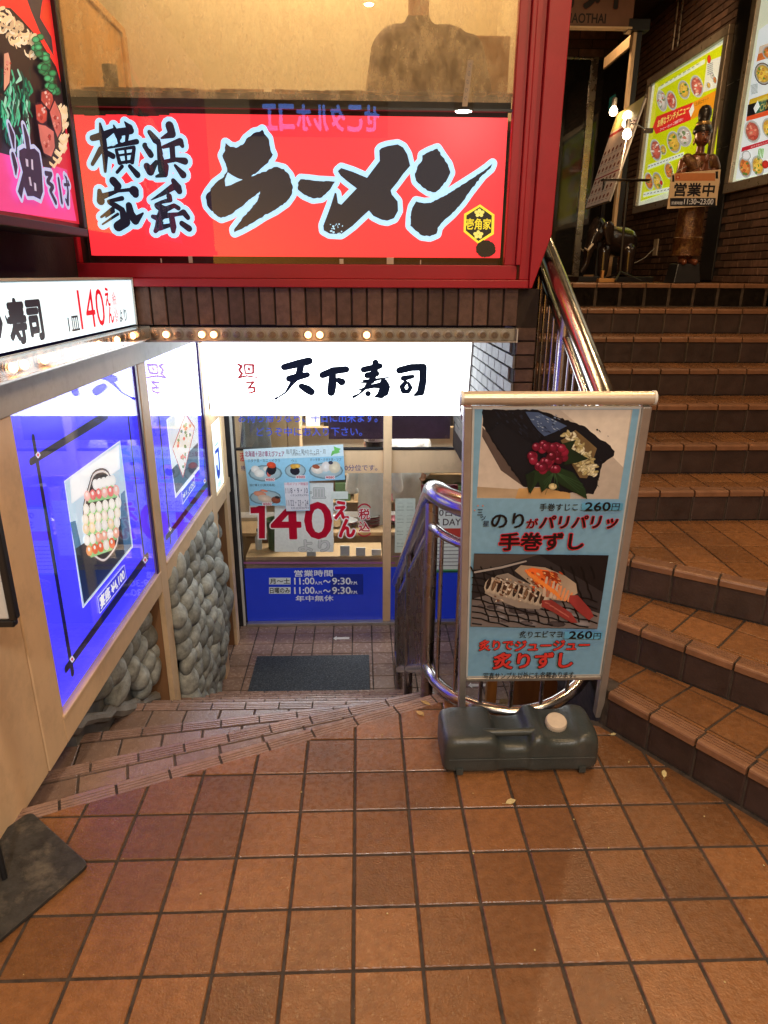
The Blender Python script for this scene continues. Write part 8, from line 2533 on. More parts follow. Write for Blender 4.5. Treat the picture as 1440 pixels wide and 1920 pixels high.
# ---- cobble walls
def stone_mesh(seed, rough=.30):
    rnd = random.Random(seed); import bmesh
    b = bmesh.new(); bmesh.ops.create_icosphere(b, subdivisions=3, radius=1)
    ph = [(rnd.uniform(-1, 1), rnd.uniform(-1, 1), rnd.uniform(-1, 1), rnd.uniform(0, 6)) for _ in range(5)]
    for v in b.verts:
        d = sum(math.sin(2.3*(v.co.x*a+v.co.y*bb+v.co.z*c)+e) for a, bb, c, e in ph)/5; v.co *= 1+rough*d
    me = bpy.data.meshes.new('cobble'); b.to_mesh(me); b.free(); me.materials.append(M['stone']); me.polygons.foreach_set('use_smooth', [True]*len(me.polygons)); return me
SM = [stone_mesh(i) for i in range(7)]
def cobble_wall(label, y0, y1, zf, z1, xb, bulge):
    t = thing('cobble_wall', label, 'stone wall', (xb, (y0+y1)/2, zf((y0+y1)/2)))
    z = z1-.03; row = 0; pts = []
    while z > -1.6:
        hh = random.uniform(.115, .165); y = y0-.03+random.uniform(0, .08)
        while y < y1+.02:
            w_ = random.uniform(.12, .21)
            if z > zf(y)+.01: pts.append((y+w_/2, z+random.uniform(-.012, .012), w_, hh))
            y += w_*.93
        z -= hh*.9; row += 1
    for y, z, w_, hh in pts:
        o = place('cobble', random.choice(SM), t, (xb+bulge(y, z)+random.uniform(-.012, .02), y, z), (random.uniform(-.6, .6), random.uniform(-.3, .3), random.uniform(-.3, .3)),
                  (.062+random.uniform(-.008, .012), w_*.56, hh*random.uniform(.55, .74)))
    zz0 = min(zf(y0), zf(y1))
    MB().box(xb-.10, y0-.02, zz0-.06, xb-.01, y1+.02, z1+.06).build('mortar_backing', M['mortar_w'], t)
    return t
cobble_wall('grey cobblestones under the near blue window, above the first steps down', 2.62, 3.52, lambda y: -.20-.55*(y-2.65), -.03, XW-.15, lambda y, z: .03)
cobble_wall('tall bulging wall of grey river cobbles between two wooden posts', 3.70, 4.90, lambda y: max(LOW, -1.0-.62*(y-3.7)) if y > 3.9 else -1.02, -.03, XW-.12, lambda y, z: .06+.07*math.sin(max(0, -z)*2.1))
cobble_wall('sliver of grey cobbles between the last two wooden posts by the door', 5.12, 5.48, lambda y: LOW+.02, -.12, XW-.16, lambda y, z: .02)
lip = MB().tube([(XW-.12+.012*math.sin(i*1.7), 2.32+i*.1, -.235-.55*(2.32+i*.1-2.65)+.012*math.sin(i*2.3)) for i in range(13)], [.032+.008*math.sin(i*1.1) for i in range(13)], 8)
tag(lip.build('mortar_ledge', M['mortar_w'], smooth=True), 'lumpy pale mortar ledge along the foot of the near cobbles', 'ledge')
# ================================================================ left signs
t = thing('price_sign', 'long white lit fascia sign with red 140 price above the blue windows', 'sign', (XW-.08, 2.6, 1.44))
bx('housing', M['alu'], t, XW-.17, .9, 1.441, XW-.021, 3.60, 1.66, bev=.003)
MB().box(XW-.02, .905, 1.446, XW, 3.592, 1.655).build('lit_face', E_['white2'], t)
for i in range(len(DATA['LS'])): Print((XW, 1.9, 1.44), (0, 1, 0), (0, 0, 1)).load('LS', i, i+1).build('character', PM['left'], t)
bx('top_trim', M['whitep'], t, XW-.17, .9, 1.661, XW+.006, 3.604, 1.668, bev=0)
bx('end_trim', M['whitep'], t, XW-.17, 3.6045, 1.441, XW+.004, 3.612, 1.66, bev=0)
def bulb_strip(label, p0, p1, z0, z1, depth, nrm, n, lit, ox):
    """clear boxed strip with a row of small bulbs; p0->p1 in plan, box grows along nrm"""
    a, b = Vector((*p0, 0)), Vector((*p1, 0)); d = (b-a).normalized(); N_ = Vector((*nrm, 0)); L = (b-a).length
    t = thing('bulb_strip', label, 'light strip', (a.x, a.y, z0))
    def bar(name, m_, s0, s1, d0, d1, zz0, zz1):
        q = [a+d*s0+N_*d0, a+d*s1+N_*d0, a+d*s1+N_*d1, a+d*s0+N_*d1]
        return MB().prism([(v.x, v.y, zz0) for v in q], (0, 0, zz1-zz0)).build(name, m_, t)
    bar('back_rail', M['whitep'], 0, L, 0, .006, z0, z1)
    bar('top_rail', G['clear'], 0, L, .0065, depth, z1-.008, z1)
    bar('bottom_rail', M['alu'], 0, L, .0065, depth, z0, z0+.008)
    bar('end_cap', M['whitep'], L+.0005, L+.006, 0, depth, z0, z1)
    bar('clear_cover', G['clear'], 0, L, depth-.004, depth-.0005, z0+.0085, z1-.0085)
    offm = MB().lathe([(.006, -.018), (.011, -.016), (.011, -.004), (.017, .002), (.018, .010), (.012, .019), (.003, .023)], n=10).mesh('bulb', M['whitep'], True)
    offg = MB().lathe([(.004, 0), (.014, .004), (.017, .012), (.012, .021), (.003, .024)], n=10).mesh('bulb', M['bulb_off'], True)
    sock = MB().lathe([(.026, -.015), (.026, -.010), (.020, -.009), (.020, -.004), (.012, -.003), (.012, 0)], n=14).mesh('socket', M['alu'], True)
    on = MB().lathe([(.004, 0), (.014, .004), (.017, .012), (.012, .021), (.003, .024)], n=10).mesh('bulb', E_['bulb'], True)
    ang = math.atan2(N_.y, N_.x); rot = (0, PI/2, ang)
    for i in range(n):
        c = a+d*(ox+(L-2*ox)*i/(n-1))+N_*.022; c.z = (z0+z1)/2
        place('socket', sock, t, c, rot); o = place('bulb', on if i in lit else offg, t, c, rot)
    return t
bulb_strip('clear strip of small bulbs under the long white price sign on the left', (XW+.004, .9), (XW+.004, 3.60), 1.370, 1.436, .06, (1, 0), 36, {15, 17, 18, 20, 21, 23, 25, 27, 30, 33}, .04)
bulb_strip('clear strip of small bulbs along the brick lintel over the sushi sign', (-1.10, 3.645), (.81, 3.645), 1.358, 1.428, .06, (0, -1), 31, {1, 4, 5, 13, 14, 18}, .05)
t = thing('noodle_sign', 'tall backlit oil noodle sign with painted bowl in a black frame at upper left', 'sign', (-1.26, 2.5, 1.84))
MB().box(-1.34, 1.2, 1.87, -1.2015, 3.20, 3.15).build('lit_box', mat('sign_box', (.3, .03, .05), .5), t)
Print((-1.2, 1.9, 1.86), (0, 1, 0), (0, 0, 1), lift=0).load('OS').build('printed_face', PM['oil'], t)
for b in ((-1.35, 1.2, 1.835, -1.180, 3.24, 1.868), (-1.35, 3.205, 1.869, -1.180, 3.24, 3.19)): bx('frame', M['black'], t, *b, bev=.003)
# ================================================================ brick facade above the sushi entrance
YF = 3.65
fac = structure('brick_facade', MB().box(-2.6, YF+.013, 1.36, -1.53, YF+.25, 3.4).box(-1.5299, YF+.013, 1.44, .93, YF+.25, 1.62)
                .box(.823, YF+.013, .25, .93, 5.9, 1.4399).box(-1.75, YF+.2505, 1.3405, .82, 5.95, 1.42), M['mortar'])
sold = MB().rings([[(x, 0, z) for x, z in ((-.035, -.094), (.035, -.094), (.035, .094), (-.035, .094))], [(x, -.009, z) for x, z in ((-.035, -.094), (.035, -.094), (.035, .094), (-.035, .094))],
                   [(x, -.012, z) for x, z in ((-.032, -.091), (.032, -.091), (.032, .091), (-.032, .091))]]).mesh('brick', M['brick'])
x = -1.10
while x < .84: place('brick', sold, fac, (x, YF+.0128, 1.532+random.uniform(-.001, .001)), (0, random.uniform(-.006, .006), 0)); x += .0785
def brick_mesh(l, h, m_, nrm='y', t=.012):
    q = ((-l/2, -h/2), (l/2, -h/2), (l/2, h/2), (-l/2, h/2)); e = .003
    q2 = tuple((a-math.copysign(e, a), b-math.copysign(e, b)) for a, b in q)
    return MB().rings([[(a, 0, b) for a, b in q], [(a, -t+.003, b) for a, b in q], [(a, -t, b) for a, b in q2]]).mesh('brick', m_)
bl = brick_mesh(.135, .086, M['brick'])
for r_ in range(16):                                   # courses left of the red window
    z = 1.64+.096*r_; x = -1.60-(.0725 if r_ % 2 else 0)
    while x > -2.5:
        if z < 2.2: place('brick', bl, fac, (x, YF+.0128, z), (0, random.uniform(-.004, .004), 0))
        x -= .145
    if z > 2.3: break
bp = brick_mesh(.100, .064, M['brick'])
for r_ in range(16): place('brick', bp, fac, (.877, YF+.0128, 1.395-.072*r_))
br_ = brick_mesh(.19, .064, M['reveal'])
n_ = 0
for r_ in range(16):                                   # reveal wall beside the lit sign, facing left
    z = 1.395-.072*r_; y = YF+.09+(.1 if r_ % 2 else 0)
    while y < 5.8:
        if n_ < 150: place('brick', br_, fac, (.8228, y, z), (0, 0, -PI/2)); n_ += 1
        y += .2
# ================================================================ ramen shop window in red frame
rw = thing('shop_window', 'wide shop window in a thick red frame above the brick lintel', 'window', (-.3, YF, 1.63))
def fr(name, *b, m_=None, bev=.004): return bx(name, m_ or M['red'], rw, *b, bev=bev)
fr('frame_bottom', -1.45, YF-.035, 1.625, .86, YF+.05, 1.665)
fr('frame_bottom', -1.45, YF-.012, 1.6655, .80, YF+.04, 1.735)
fr('frame_left', -1.52, YF-.035, 1.66, -1.452, YF+.05, 3.25)
fr('frame_left', -1.4515, YF-.012, 1.7355, -1.385, YF+.04, 3.25)
fr('frame_right', .735, YF-.012, 1.7355, .789, YF+.04, 3.25)
fr('frame_right', .7895, YF-.035, 1.7355, .812, YF+.05, 3.25)
bevel(MB().prism([(.8605, YF-.05, 1.625), (.875, YF-.05, 1.625), (.955, YF-.05, 1.88), (.965, YF-.05, 3.25), (.8605, YF-.05, 3.25)], (0, .12, 0)).build('frame_right', M['red'], rw))
fr('frame_right', .8125, YF-.022, 1.6655, .860, YF+.05, 3.25)
MB().box(-1.384, YF+.004, 1.736, .7345, YF+.009, 3.25).build('pane', G['pane'], rw)
MB().box(-1.383, YF+.0095, 2.46, .7335, YF+.010, 3.25).build('scratched_film', G['scr'], rw)
bx('ledge', M['blackm'], rw, -1.384, YF+.05, 2.440, .7345, YF+.16, 2.50, bev=.003)
dirt = MB()
for i in range(90):
    x = random.uniform(-1.36, .72); l = random.uniform(.02, .12); dirt.box(x, YF+.046, 2.497+random.uniform(-.006, .004), x+l, YF+.0505+random.uniform(0, .003), 2.503+random.uniform(0, .008))
o = dirt.build('peeling_edge', M['oak'], rw); o['kind'] = 'stuff'
bx('surround', M['blackm'], rw, -1.384, YF+.12, 1.736, .7345, YF+.20, 2.4395, bev=0)
bx('track', M['black'], rw, -1.384, YF+.02, 2.425, .7345, YF+.048, 2.436, bev=0)
for x in (-1.0, -.86, -.1, .14, .31): bx('label_scrap', M['paper'], rw, x, YF+.035, 1.738, x+random.choice((.006, .02, .035)), YF+.037, 1.738+random.uniform(.02, .035), bev=0)
# strip of tape hanging on the pane
tp = Print((.49, YF-.0005, 2.44), (1, 0, 0), (.1, 0, 1)); tp.rect(0, 0, 26, 190, hexc('b8aa98'))
for q in range(5): tp.text('ぐるなび'[q % 4], (6, 160-q*34, 20, 180-q*34), hexc('4a5a78'), 0)
tp.build('tape', PM['flat'], rw)
rs = thing('ramen_sign', 'glowing red sign with huge black white-edged ramen characters behind the window', 'sign', (-.3, YF+.05, 1.77))
MB().box(-1.345, YF+.0505, 1.772, .722, YF+.118, 2.405).build('lit_face', E_['red'], rs)
Print((-1.34, YF+.05, 1.77), (1, 0, 0), (0, 0, 1), lift=2e-4).load('RS').build('lettering', PM['sign'], rs)
wav = MB()
for i in range(9):
    x = -1.345+i*.05; wav.box(x, YF+.046, 2.398-.004*math.sin(i*1.3)-.004, x+.05, YF+.049, 2.412)
wav.build('curled_top_edge', M['blackm'], rs)
# interior of the ramen shop
structure('ramen_shop_room', MB().box(-2.3, 4.85, 2.2, 1.2, 4.95, 4.2).box(-2.3, YF+.25, 2.2, -2.2, 4.85, 4.2).box(.85, YF+.3, 2.2, .92, 4.85, 4.2).box(-2.3, YF+.05, 4.1, 1.2, 4.85, 4.2), M['cream'])
structure('landing_side_wall', MB().box(.935, YF+.255, 1.4, .965, 8.8, 4.3), M['mortar'])
structure('ramen_shop_floor', MB().box(-2.3, YF+.21, 2.2, 1.0, 4.85, 2.24), M['mortar'])
t = thing('wooden_partition', 'orange wooden partition board with capped top behind the ramen window', 'partition', (-1.42, 4.3, 2.24))
bx('board', M['oak'], t, -1.44, YF+.22, 2.245, -1.405, 4.84, 3.03); bx('cap_rail', M['oak'], t, -1.455, YF+.22, 3.0305, -1.39, 4.842, 3.07)
bx('end_post', M['oak'], t, -1.4045, 4.78, 2.245, -1.385, 4.845, 3.03)
t = thing('dark_cup', 'small dark tumbler standing on the ledge behind the ramen window', 'cup', (-1.17, YF+.105, 2.50))
MB().lathe([(.030, 0), (.034, .05), (.036, .055), (.033, .062), (.035, .11), (.030, .11), (.028, .02)], (-1.17, YF+.105, 2.501), 18).build('body', M['hairb'], t, True)
# guests behind the glass
def person_back(label, x, y, z, m_, hairm, lean=0.):
    t = thing('person', label, 'person', (x, y, z))
    c = []
    def C(a, b, sq=1.0): c.append((a, b, sq))
    hx = x+lean
    blob('body', [((x, y, z+.1, .15), (x, y, z+.35, .16), .7), ((hx, y, z+.66, .055), (hx, y, z+.76, .055)), ((hx, y-.01, z+.86, .098), (hx, y-.02, z+.90, .095)),
                  ((hx-.02, y-.10, z+.86, .018), (hx-.02, y-.115, z+.85, .014)), ((hx-.1, y, z+.87, .02), (hx-.1, y, z+.84, .016)), ((hx+.1, y, z+.87, .02), (hx+.1, y, z+.84, .016))], M['skin'], t, .014)
    blob('jacket', [((x, y, z+.02, .19), (x, y, z+.45, .19), .75), ((x-.17, y, z+.56, .10), (x+.17+lean, y, z+.56, .10), .85), ((x-.21, y, z+.54, .085), (x-.27, y-.06, z+.27, .065)),
                    ((x+.21, y, z+.54, .085), (x+.29, y-.08, z+.27, .065)), ((x-.27, y-.06, z+.27, .062), (x-.12, y-.28, z+.22, .05)), ((x+.29, y-.08, z+.27, .062), (x+.12, y-.28, z+.22, .05)), ((hx, y+.01, z+.62, .08), (hx, y+.01, z+.66, .07))], m_, t, .016)
    blob('hair', [((hx, y+.015, z+.92, .103), (hx, y+.03, z+.88, .10))], hairm, t, .014)
    return t
person_back('seated person in a dark brown jacket seen through the scratched ramen window', .36, 4.10, 2.24, M['brownc'], M['hair'], -.05)
t = thing('bench_back', 'dark brown seat back beside the seated person in the ramen shop', 'bench', (.72, 4.45, 2.24))
bx('back_panel', M['wood_side'], t, .45, 4.42, 2.245, .98, 4.47, 2.95, bev=.01); bx('seat', M['wood_side'], t, .45, 4.1, 2.42, .98, 4.419, 2.47, bev=.01)
# ================================================================ sushi shop fascia sign
ts = thing('sushi_sign', 'bright white lit fascia sign with bold black brush characters over the sushi door', 'sign', (-.15, 5.0, .69))
MB().prism([(-1.108, 4.930, 1.335), (-1.108, 5.062, .690), (-1.108, 5.30, .690), (-1.108, 5.30, 1.335)], (1.905, 0, 0)).build('lit_box', E_['white'], ts)
for i0, i1 in ((0, 4), (4, 7), (7, 18), (18, 22), (22, 26), (26, None)): Print((-1.10, 5.06, .69), (1, 0, 0), (0, -.11, .546), lift=.0008).load('TS', i0, i1).build('brush_character', PM['tenka'], ts)
MB().prism([(.7985, 4.923, 1.335), (.7985, 5.056, .686), (.7985, 5.30, .686), (.7985, 5.30, 1.335)], (.012, 0, 0)).build('end_cap', M['alu'], ts)
MB().box(-1.108, 4.93, 1.3355, .81, 5.3, 1.339).build('top_cap', M['alu'], ts)
# ================================================================ sushi shop entrance
YD = 5.9
dr = thing('shop_entrance', 'beige framed glass entrance of the sushi shop with blue film along its foot', 'entrance', (-.1, YD, LOW))
W_ = M['wood']
def dx(name, m_, *b, bev=.003): return bx(name, m_, dr, *b, bev=bev)
dx('transom_rail', W_, -1.10, YD-.0015, .0, .203, YD+.05, .215); dx('transom_rail', W_, .279, YD-.0015, .0, 1.45, YD+.05, .215)
dx('mullion', W_, .204, YD-.04, LOW+.03, .278, YD+.06, .9)
dx('jamb', M['blackm'], -1.175, YD-.05, LOW, -1.135, YD+.05, .9); dx('jamb_edge', M['whitep'], -1.1345, YD-.045, LOW, -1.112, YD+.045, .9); dx('jamb', M['blackm'], -1.1115, YD-.03, LOW+.03, -1.101, YD+.03, .9)
dx('sill', M['alu'], -1.10, YD-.06, LOW+.0005, 1.45, YD+.06, LOW+.03)
dx('head_rail', M['black'], -1.10, YD-.01, .2155, .203, YD+.03, .235); dx('head_rail', M['black'], .279, YD-.01, .2155, 1.45, YD+.03, .235)
for a, b in ((-1.10, .203), (.279, 1.45)):
    MB().box(a, YD+.002, LOW+.031, b, YD+.008, -.0005).build('pane', G['door'], dr)
    MB().box(a, YD+.002, .236, b, YD+.008, .9).build('pane', G['door'], dr)
    MB().box(a, YD-.002, LOW+.031, b, YD+.0015, -.925).build('blue_film', E_['blue2'] if 0 else mat('blue_film', (.012, .03, .32), .25, var=.1, scale=4, emit=(.01, .03, .42), es=.35), dr)
Print((-1.14, YD, -1.49), (1, 0, 0), (0, 0, 1), lift=.0025).load('DG').build('lettering', PM['film'], dr)
Print((-1.14, YD, -1.49), (1, 0, 0), (0, 0, 1), lift=.0030).load('DB').build('opening_hours', PM['film'], dr)
Pr = Print((-1.14, YD, -1.49), (1, 0, 0), (0, 0, 1), lift=.0025); Pr.rect(1425, 672, 2300, 680, hexc('96608c')); Pr.build('purple_line', PM['film'], dr)
t = thing('fair_flyer', 'pale blue flyer of sushi plates taped over the price on the sushi door', 'poster', (-.6, YD-.02, -.3))
Print((-1.05, YD-.025, -.35), (1, 0, 0), (0, 0, 1), lift=0).load('FP').build('print', PM['flyer'], t)
# sheets on the right pane
t = thing('menu_sheet', 'tall pale menu sheet taped to the right pane of the sushi door', 'poster', (.42, YD-.004, -.95))
Pr = Print((.315, YD-.006, -.775), (1, 0, 0), (0, 0, 1), lift=0); Pr.rect(0, 0, 185, 535, hexc('cdd8cc'))
for i in range(4):
    for j in range(2):
        Pr.rect(18+j*88, 60+i*120, 78+j*88, 66+i*120, hexc('9aa69a')); Pr.text(('鮪', '鯛', '海老', '玉子')[(i+j) % 4]+'¥140', (18+j*88, 84+i*120, 78+j*88, 104+i*120), hexc('98a89c'), 0); Pr.rect(22+j*88, 128+i*120, 70+j*88, 132+i*120, hexc('b0bab0'))
Pr.build('print', PM['flyer'], t)
t = thing('green_notice', 'white notice with green border and red lettering on the right pane', 'poster', (.7, YD-.004, -.95))
Pr = Print((.525, YD-.006, -.985), (1, 0, 0), (0, 0, 1), lift=0); Pr.rect(0, 0, 560, 700, hexc('1c5a38')); Pr.rect(18, 18, 542, 682, hexc('5fae7a')); Pr.rect(34, 34, 526, 666, hexc('e6ece6'))
Pr.text('00日は', (150, 570, 420, 640), hexc('3a2024'), .01); Pr.text('S DAY', (170, 480, 400, 545), hexc('3a2024'), .01); Pr.rect(40, 360, 520, 450, hexc('c8473c'))
for i in range(7): Pr.rect(60, 70+i*38, 500-30*(i % 3), 76+i*38, hexc('3c3c3c'))
Pr.build('print', PM['flyer'], t)
t = thing('red_board', 'dark red board behind the glass above the green notice', 'sign', (.75, YD+.1, -.2)); bx('board', mat('wine_board', (.2, .01, .03), .5), t, .56, YD+.08, -.32, .90, YD+.10, -.14)
# ---- interior
structure('sushi_shop_room', MB().box(-1.8, 8.2, LOW, 2.2, 8.3, 1.0).box(-1.9, YD+.06, LOW, -1.8, 8.2, 1.0).box(1.9, YD+.06, LOW, 2.0, 8.2, 1.0).box(-1.8, YD+.06, .95, 1.9, 8.2, 1.0), M['rgrey'])
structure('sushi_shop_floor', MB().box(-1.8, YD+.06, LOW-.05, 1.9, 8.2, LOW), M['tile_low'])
structure('wall_beside_entrance', MB().box(1.451, YD-.05, LOW, 1.9, YD+.05, 1.0).box(-1.8, YD-.05, LOW, -1.18, YD+.05, 1.2), M['wood_side'])
t = thing('sushi_counter', 'pale wooden sushi counter inside the shop behind the entrance glass', 'counter', (.2, 6.7, LOW))
bx('counter_front', M['counter'], t, -1.3, 6.5, LOW+.001, 1.8, 6.56, -.80); bx('counter_top', M['counter'], t, -1.35, 6.40, -.7995, 1.8, 6.95, -.76)
bx('conveyor', M['alu'], t, -1.3, 6.75, -.7595, 1.8, 6.93, -.72)
t2 = thing('plate_shelf', 'long upper shelf of pink and white plates inside the sushi shop', 'shelf', (.2, 7.4, -.2))
bx('board', M['whitep'], t2, -1.0, 7.25, -.265, 1.8, 7.5, -.235); bx('price_rail', M['alu'], t2, -1.0, 7.235, -.285, 1.8, 7.2495, -.23)
pl = MB().lathe([(.02, 0), (.05, .004), (.085, .022), (.088, .024), (.05, .010), (.01, .008)], n=16).mesh('plate', M['pink'], True)
plw = MB().lathe([(.02, 0), (.05, .004), (.085, .022), (.088, .024), (.05, .010), (.01, .008)], n=16).mesh('plate', M['whitep'], True)
for i in range(13):
    x = -.85+i*.2; o = place('plate', pl if i % 3 else plw, None, (x, 7.36, -.2345+.0)); tag(o, 'pink sushi plate on the upper shelf inside the shop' if i % 3 else 'white sushi plate on the upper shelf inside the shop', 'plate', 'pink plates on the upper shelf' if i % 3 else 'white plates on the upper shelf'); o.rotation_euler = (.25, 0, 0); o.location.z += .02
for i in range(7):
    for j in range(random.randint(3, 6)):
        o = place('plate', plw if (i+j) % 2 else pl, None, (-.35+i*.23, 6.60, -.7595+j*.018)); tag(o, 'white plate in a stack on the sushi counter' if (i+j) % 2 else 'pink plate in a stack on the sushi counter', 'plate', 'white plates stacked on the counter' if (i+j) % 2 else 'pink plates stacked on the counter')
t = thing('hanging_coat', 'grey coat hanging at upper left inside the sushi shop', 'coat', (-1.0, 6.25, .5))
blob('cloth', [((-1.02, 6.3, .62, .05), (-1.05, 6.3, .1, .10), .5), ((-.92, 6.3, .60, .05), (-.90, 6.3, .12, .07), .5)], M['coat'], t, .016)
t = thing('wall_cabinet', 'beige wooden cabinet at upper left inside the sushi shop', 'cabinet', (-.85, 6.6, .0)); bx('door', M['counter'], t, -.98, 6.6, -.1, -.72, 6.9, .94); bx('door', M['counter'], t, -.715, 6.6, -.1, -.60, 6.9, .94)
t = thing('plum_blind', 'dark plum blind hanging at upper right of the left pane inside', 'blind', (0, 6.3, .2)); bx('cloth', M['purple'], t, -.30, 6.3, .22, .85, 6.33, .94)
t = thing('green_bin', 'green cylindrical container on the shop ledge behind the left pane', 'container', (-.83, 6.2, -.85)); MB().lathe([(.06, 0), (.075, .01), (.085, .3), (.09, .31), (.08, .31), (.07, .02)], (-.83, 6.2, -.85), 18).build('body', M['green'], t, True)
t = thing('window_ledge', 'beige ledge just inside the sushi entrance glass', 'ledge', (-.4, 6.15, -.9)); bx('top', M['counter'], t, -1.1, 6.0, -.89, .2, 6.35, -.851); bx('front', M['counter'], t, -1.1, 6.02, LOW+.001, .2, 6.06, -.8905)
for i, (x, m_) in enumerate(((-1.0, M['whitep']), (-.63, M['green']), (-.3, M['whitep']))):
    t = thing('bottle', ('white spray bottle at the left end of the inner ledge', 'short green bottle beside the big green container', 'white bottle in the middle of the inner ledge')[i], 'bottle', (x, 6.2, -.85))
    MB().lathe([(.03, 0), (.034, .02), (.034, .11), (.02, .14), (.012, .15), (.012, .18), (.001, .185)], (x, 6.2, -.85), 14).build('body', m_, t, True)
    MB().lathe([(.014, 0), (.014, .025)], (x, 6.2, -.665), 12).build('cap', M['navy'], t)
for i, x in enumerate((-.52, -.2, -.05, .1)):
    t = tag(MB().box(x, 6.01, -.85, x+.09, 6.02, -.73-.02*i).build('price_card', M['paper']), ('small white card left of centre on the inner ledge', 'taller white card near the middle of the inner ledge', 'white card right of the middle on the inner ledge', 'rightmost white card on the inner ledge')[i], 'card')
pot = MB().lathe([(.07, 0), (.08, .01), (.08, .10), (.085, .11), (.07, .11), (.065, .02)], n=16)
for i, (x, y, z, m_, lb) in enumerate(((-.25, 6.6, -.7595, 'steel', 'small steel pot at the left end of the sushi counter'), (.85, 6.55, -.7595, 'steel', 'steel pot near the right end of the sushi counter'), (-.7, 6.55, -.7595, 'hairb', 'black tea caddy at the far left of the sushi counter'), (1.05, 6.6, -.7595, 'oak', 'orange wooden rice tub at the right of the sushi counter'))):
    t = thing('pot', lb, 'pot', (x, y, z)); place('body', pot.mesh('body', M[m_], True), t, (x, y, z)); MB().lathe([(.082, .111), (.06, .13), (.01, .138), (.012, .155), (.002, .158)], (x, y, z), 16).build('lid', M[m_], t, True)
t = thing('shelf_unit', 'crowded back shelf of boxes inside the sushi shop', 'shelf', (0, 8.0, LOW))
for z in (-.95, -.6, -.02, .25): bx('shelf', M['counter'], t, -1.3, 7.9, z, 1.7, 8.15, z+.02)
rq = random.Random(9)
for z in (-.93, -.58, 0.0):
    x = -1.28
    while x < 1.6:
        w_ = rq.uniform(.06, .2); h_ = rq.uniform(.1, .24); bx('box', M[rq.choice(['paper', 'counter', 'whitep', 'green', 'oak', 'navy', 'pink', 'hairb', 'white'])], t, x, 7.92, z+.0005, x+w_, 8.1, z+h_, bev=.004); x += w_+rq.uniform(.01, .06)
def worker(label, x, y, face, capped):
    z = LOW; t = thing('person', label, 'person', (x, y, z)); s = face
    blob('body', [((x-.09, y, z+.06, .05), (x-.09, y, z+.48, .06)), ((x-.09, y, z+.48, .06), (x-.09, y, z+.88, .085)), ((x+.09, y, z+.06, .05), (x+.09, y, z+.48, .06)), ((x+.09, y, z+.48, .06), (x+.09, y, z+.88, .085)),
                  ((x-.09, y, z+.05, .04), (x-.09, y+.12*s, z+.04, .035)), ((x+.09, y, z+.05, .04), (x+.09, y+.12*s, z+.04, .035)),
                  ((x, y, z+.92, .14), (x, y, z+1.32, .15), .7), ((x, y, z+1.40, .055), (x, y+.01*s, z+1.5, .052)), ((x, y+.02*s, z+1.57, .088), (x, y+.01*s, z+1.63, .09)),
                  ((x, y+.105*s, z+1.575, .016), (x, y+.118*s, z+1.565, .014)), ((x-.092, y, z+1.59, .018), (x-.092, y, z+1.56, .014)), ((x+.092, y, z+1.59, .018), (x+.092, y, z+1.56, .014)),
                  ((x-.2, y, z+1.36, .05), (x-.24, y+.04*s, z+1.1, .042)), ((x-.24, y+.04*s, z+1.1, .04), (x-.16, y+.26*s, z+1.02, .03)), ((x+.2, y, z+1.36, .05), (x+.24, y+.04*s, z+1.1, .042)), ((x+.24, y+.04*s, z+1.1, .04), (x+.16, y+.26*s, z+1.02, .03))]
         + [((x+q*.16-q*.012*k+q*.02, y+.28*s, z+1.01, .012), (x+q*.15-q*.014*k+q*.02, y+(.35-.01*abs(k-1.5))*s, z+1.0, .008)) for q in (-1, 1) for k in range(4)] + [((x+q*.14, y+.28*s, z+1.02, .012), (x+q*.115, y+.31*s, z+1.02, .009)) for q in (-1, 1)], M['skin'], t, .011, 2)
    blob('uniform', [((x, y, z+.70, .175), (x, y, z+1.02, .17), .75), ((x, y, z+1.02, .165), (x, y, z+1.30, .165), .75), ((x-.15, y, z+1.37, .08), (x+.15, y, z+1.37, .08)), ((x-.2, y, z+1.36, .07), (x-.245, y+.04*s, z+1.1, .06)), ((x+.2, y, z+1.36, .07), (x+.245, y+.04*s, z+1.1, .06)),
                     ((x-.245, y+.04*s, z+1.1, .058), (x-.19, y+.2*s, z+1.04, .048)), ((x+.245, y+.04*s, z+1.1, .058), (x+.19, y+.2*s, z+1.04, .048)), ((x, y, z+1.42, .07), (x, y, z+1.45, .065))], M['white'], t, .013)
    blob('hair', [((x, y-.012*s, z+1.63, .097), (x, y-.03*s, z+1.57, .09))], M['hair'], t, .013)
    if capped:
        MB().lathe([(.106, 0), (.108, .045), (.106, .075), (.085, .105), (.04, .118), (.003, .12)], (x, y-.005*s, z+1.625), 20).build('cap', M['white'], t, True)
        Pr = Print((x-.06, y-.112*s, z+1.64), (1, 0, 0), (0, 0, 1)); Pr.rect(0, 0, 60, 44, hexc('40302c')); Pr.rect(5, 5, 55, 39, hexc('d8d4cc')); Pr.text('極旨', (8, 8, 52, 36), hexc('40302c'), .01); Pr.build('cap_badge', PM['flat'], t)
    return t
worker('sushi worker in white uniform and white cap seen from behind inside the shop', .14, 6.72, 1, True)
worker('dark haired person without a cap standing further right inside the shop', .55, 7.7, -1, False)
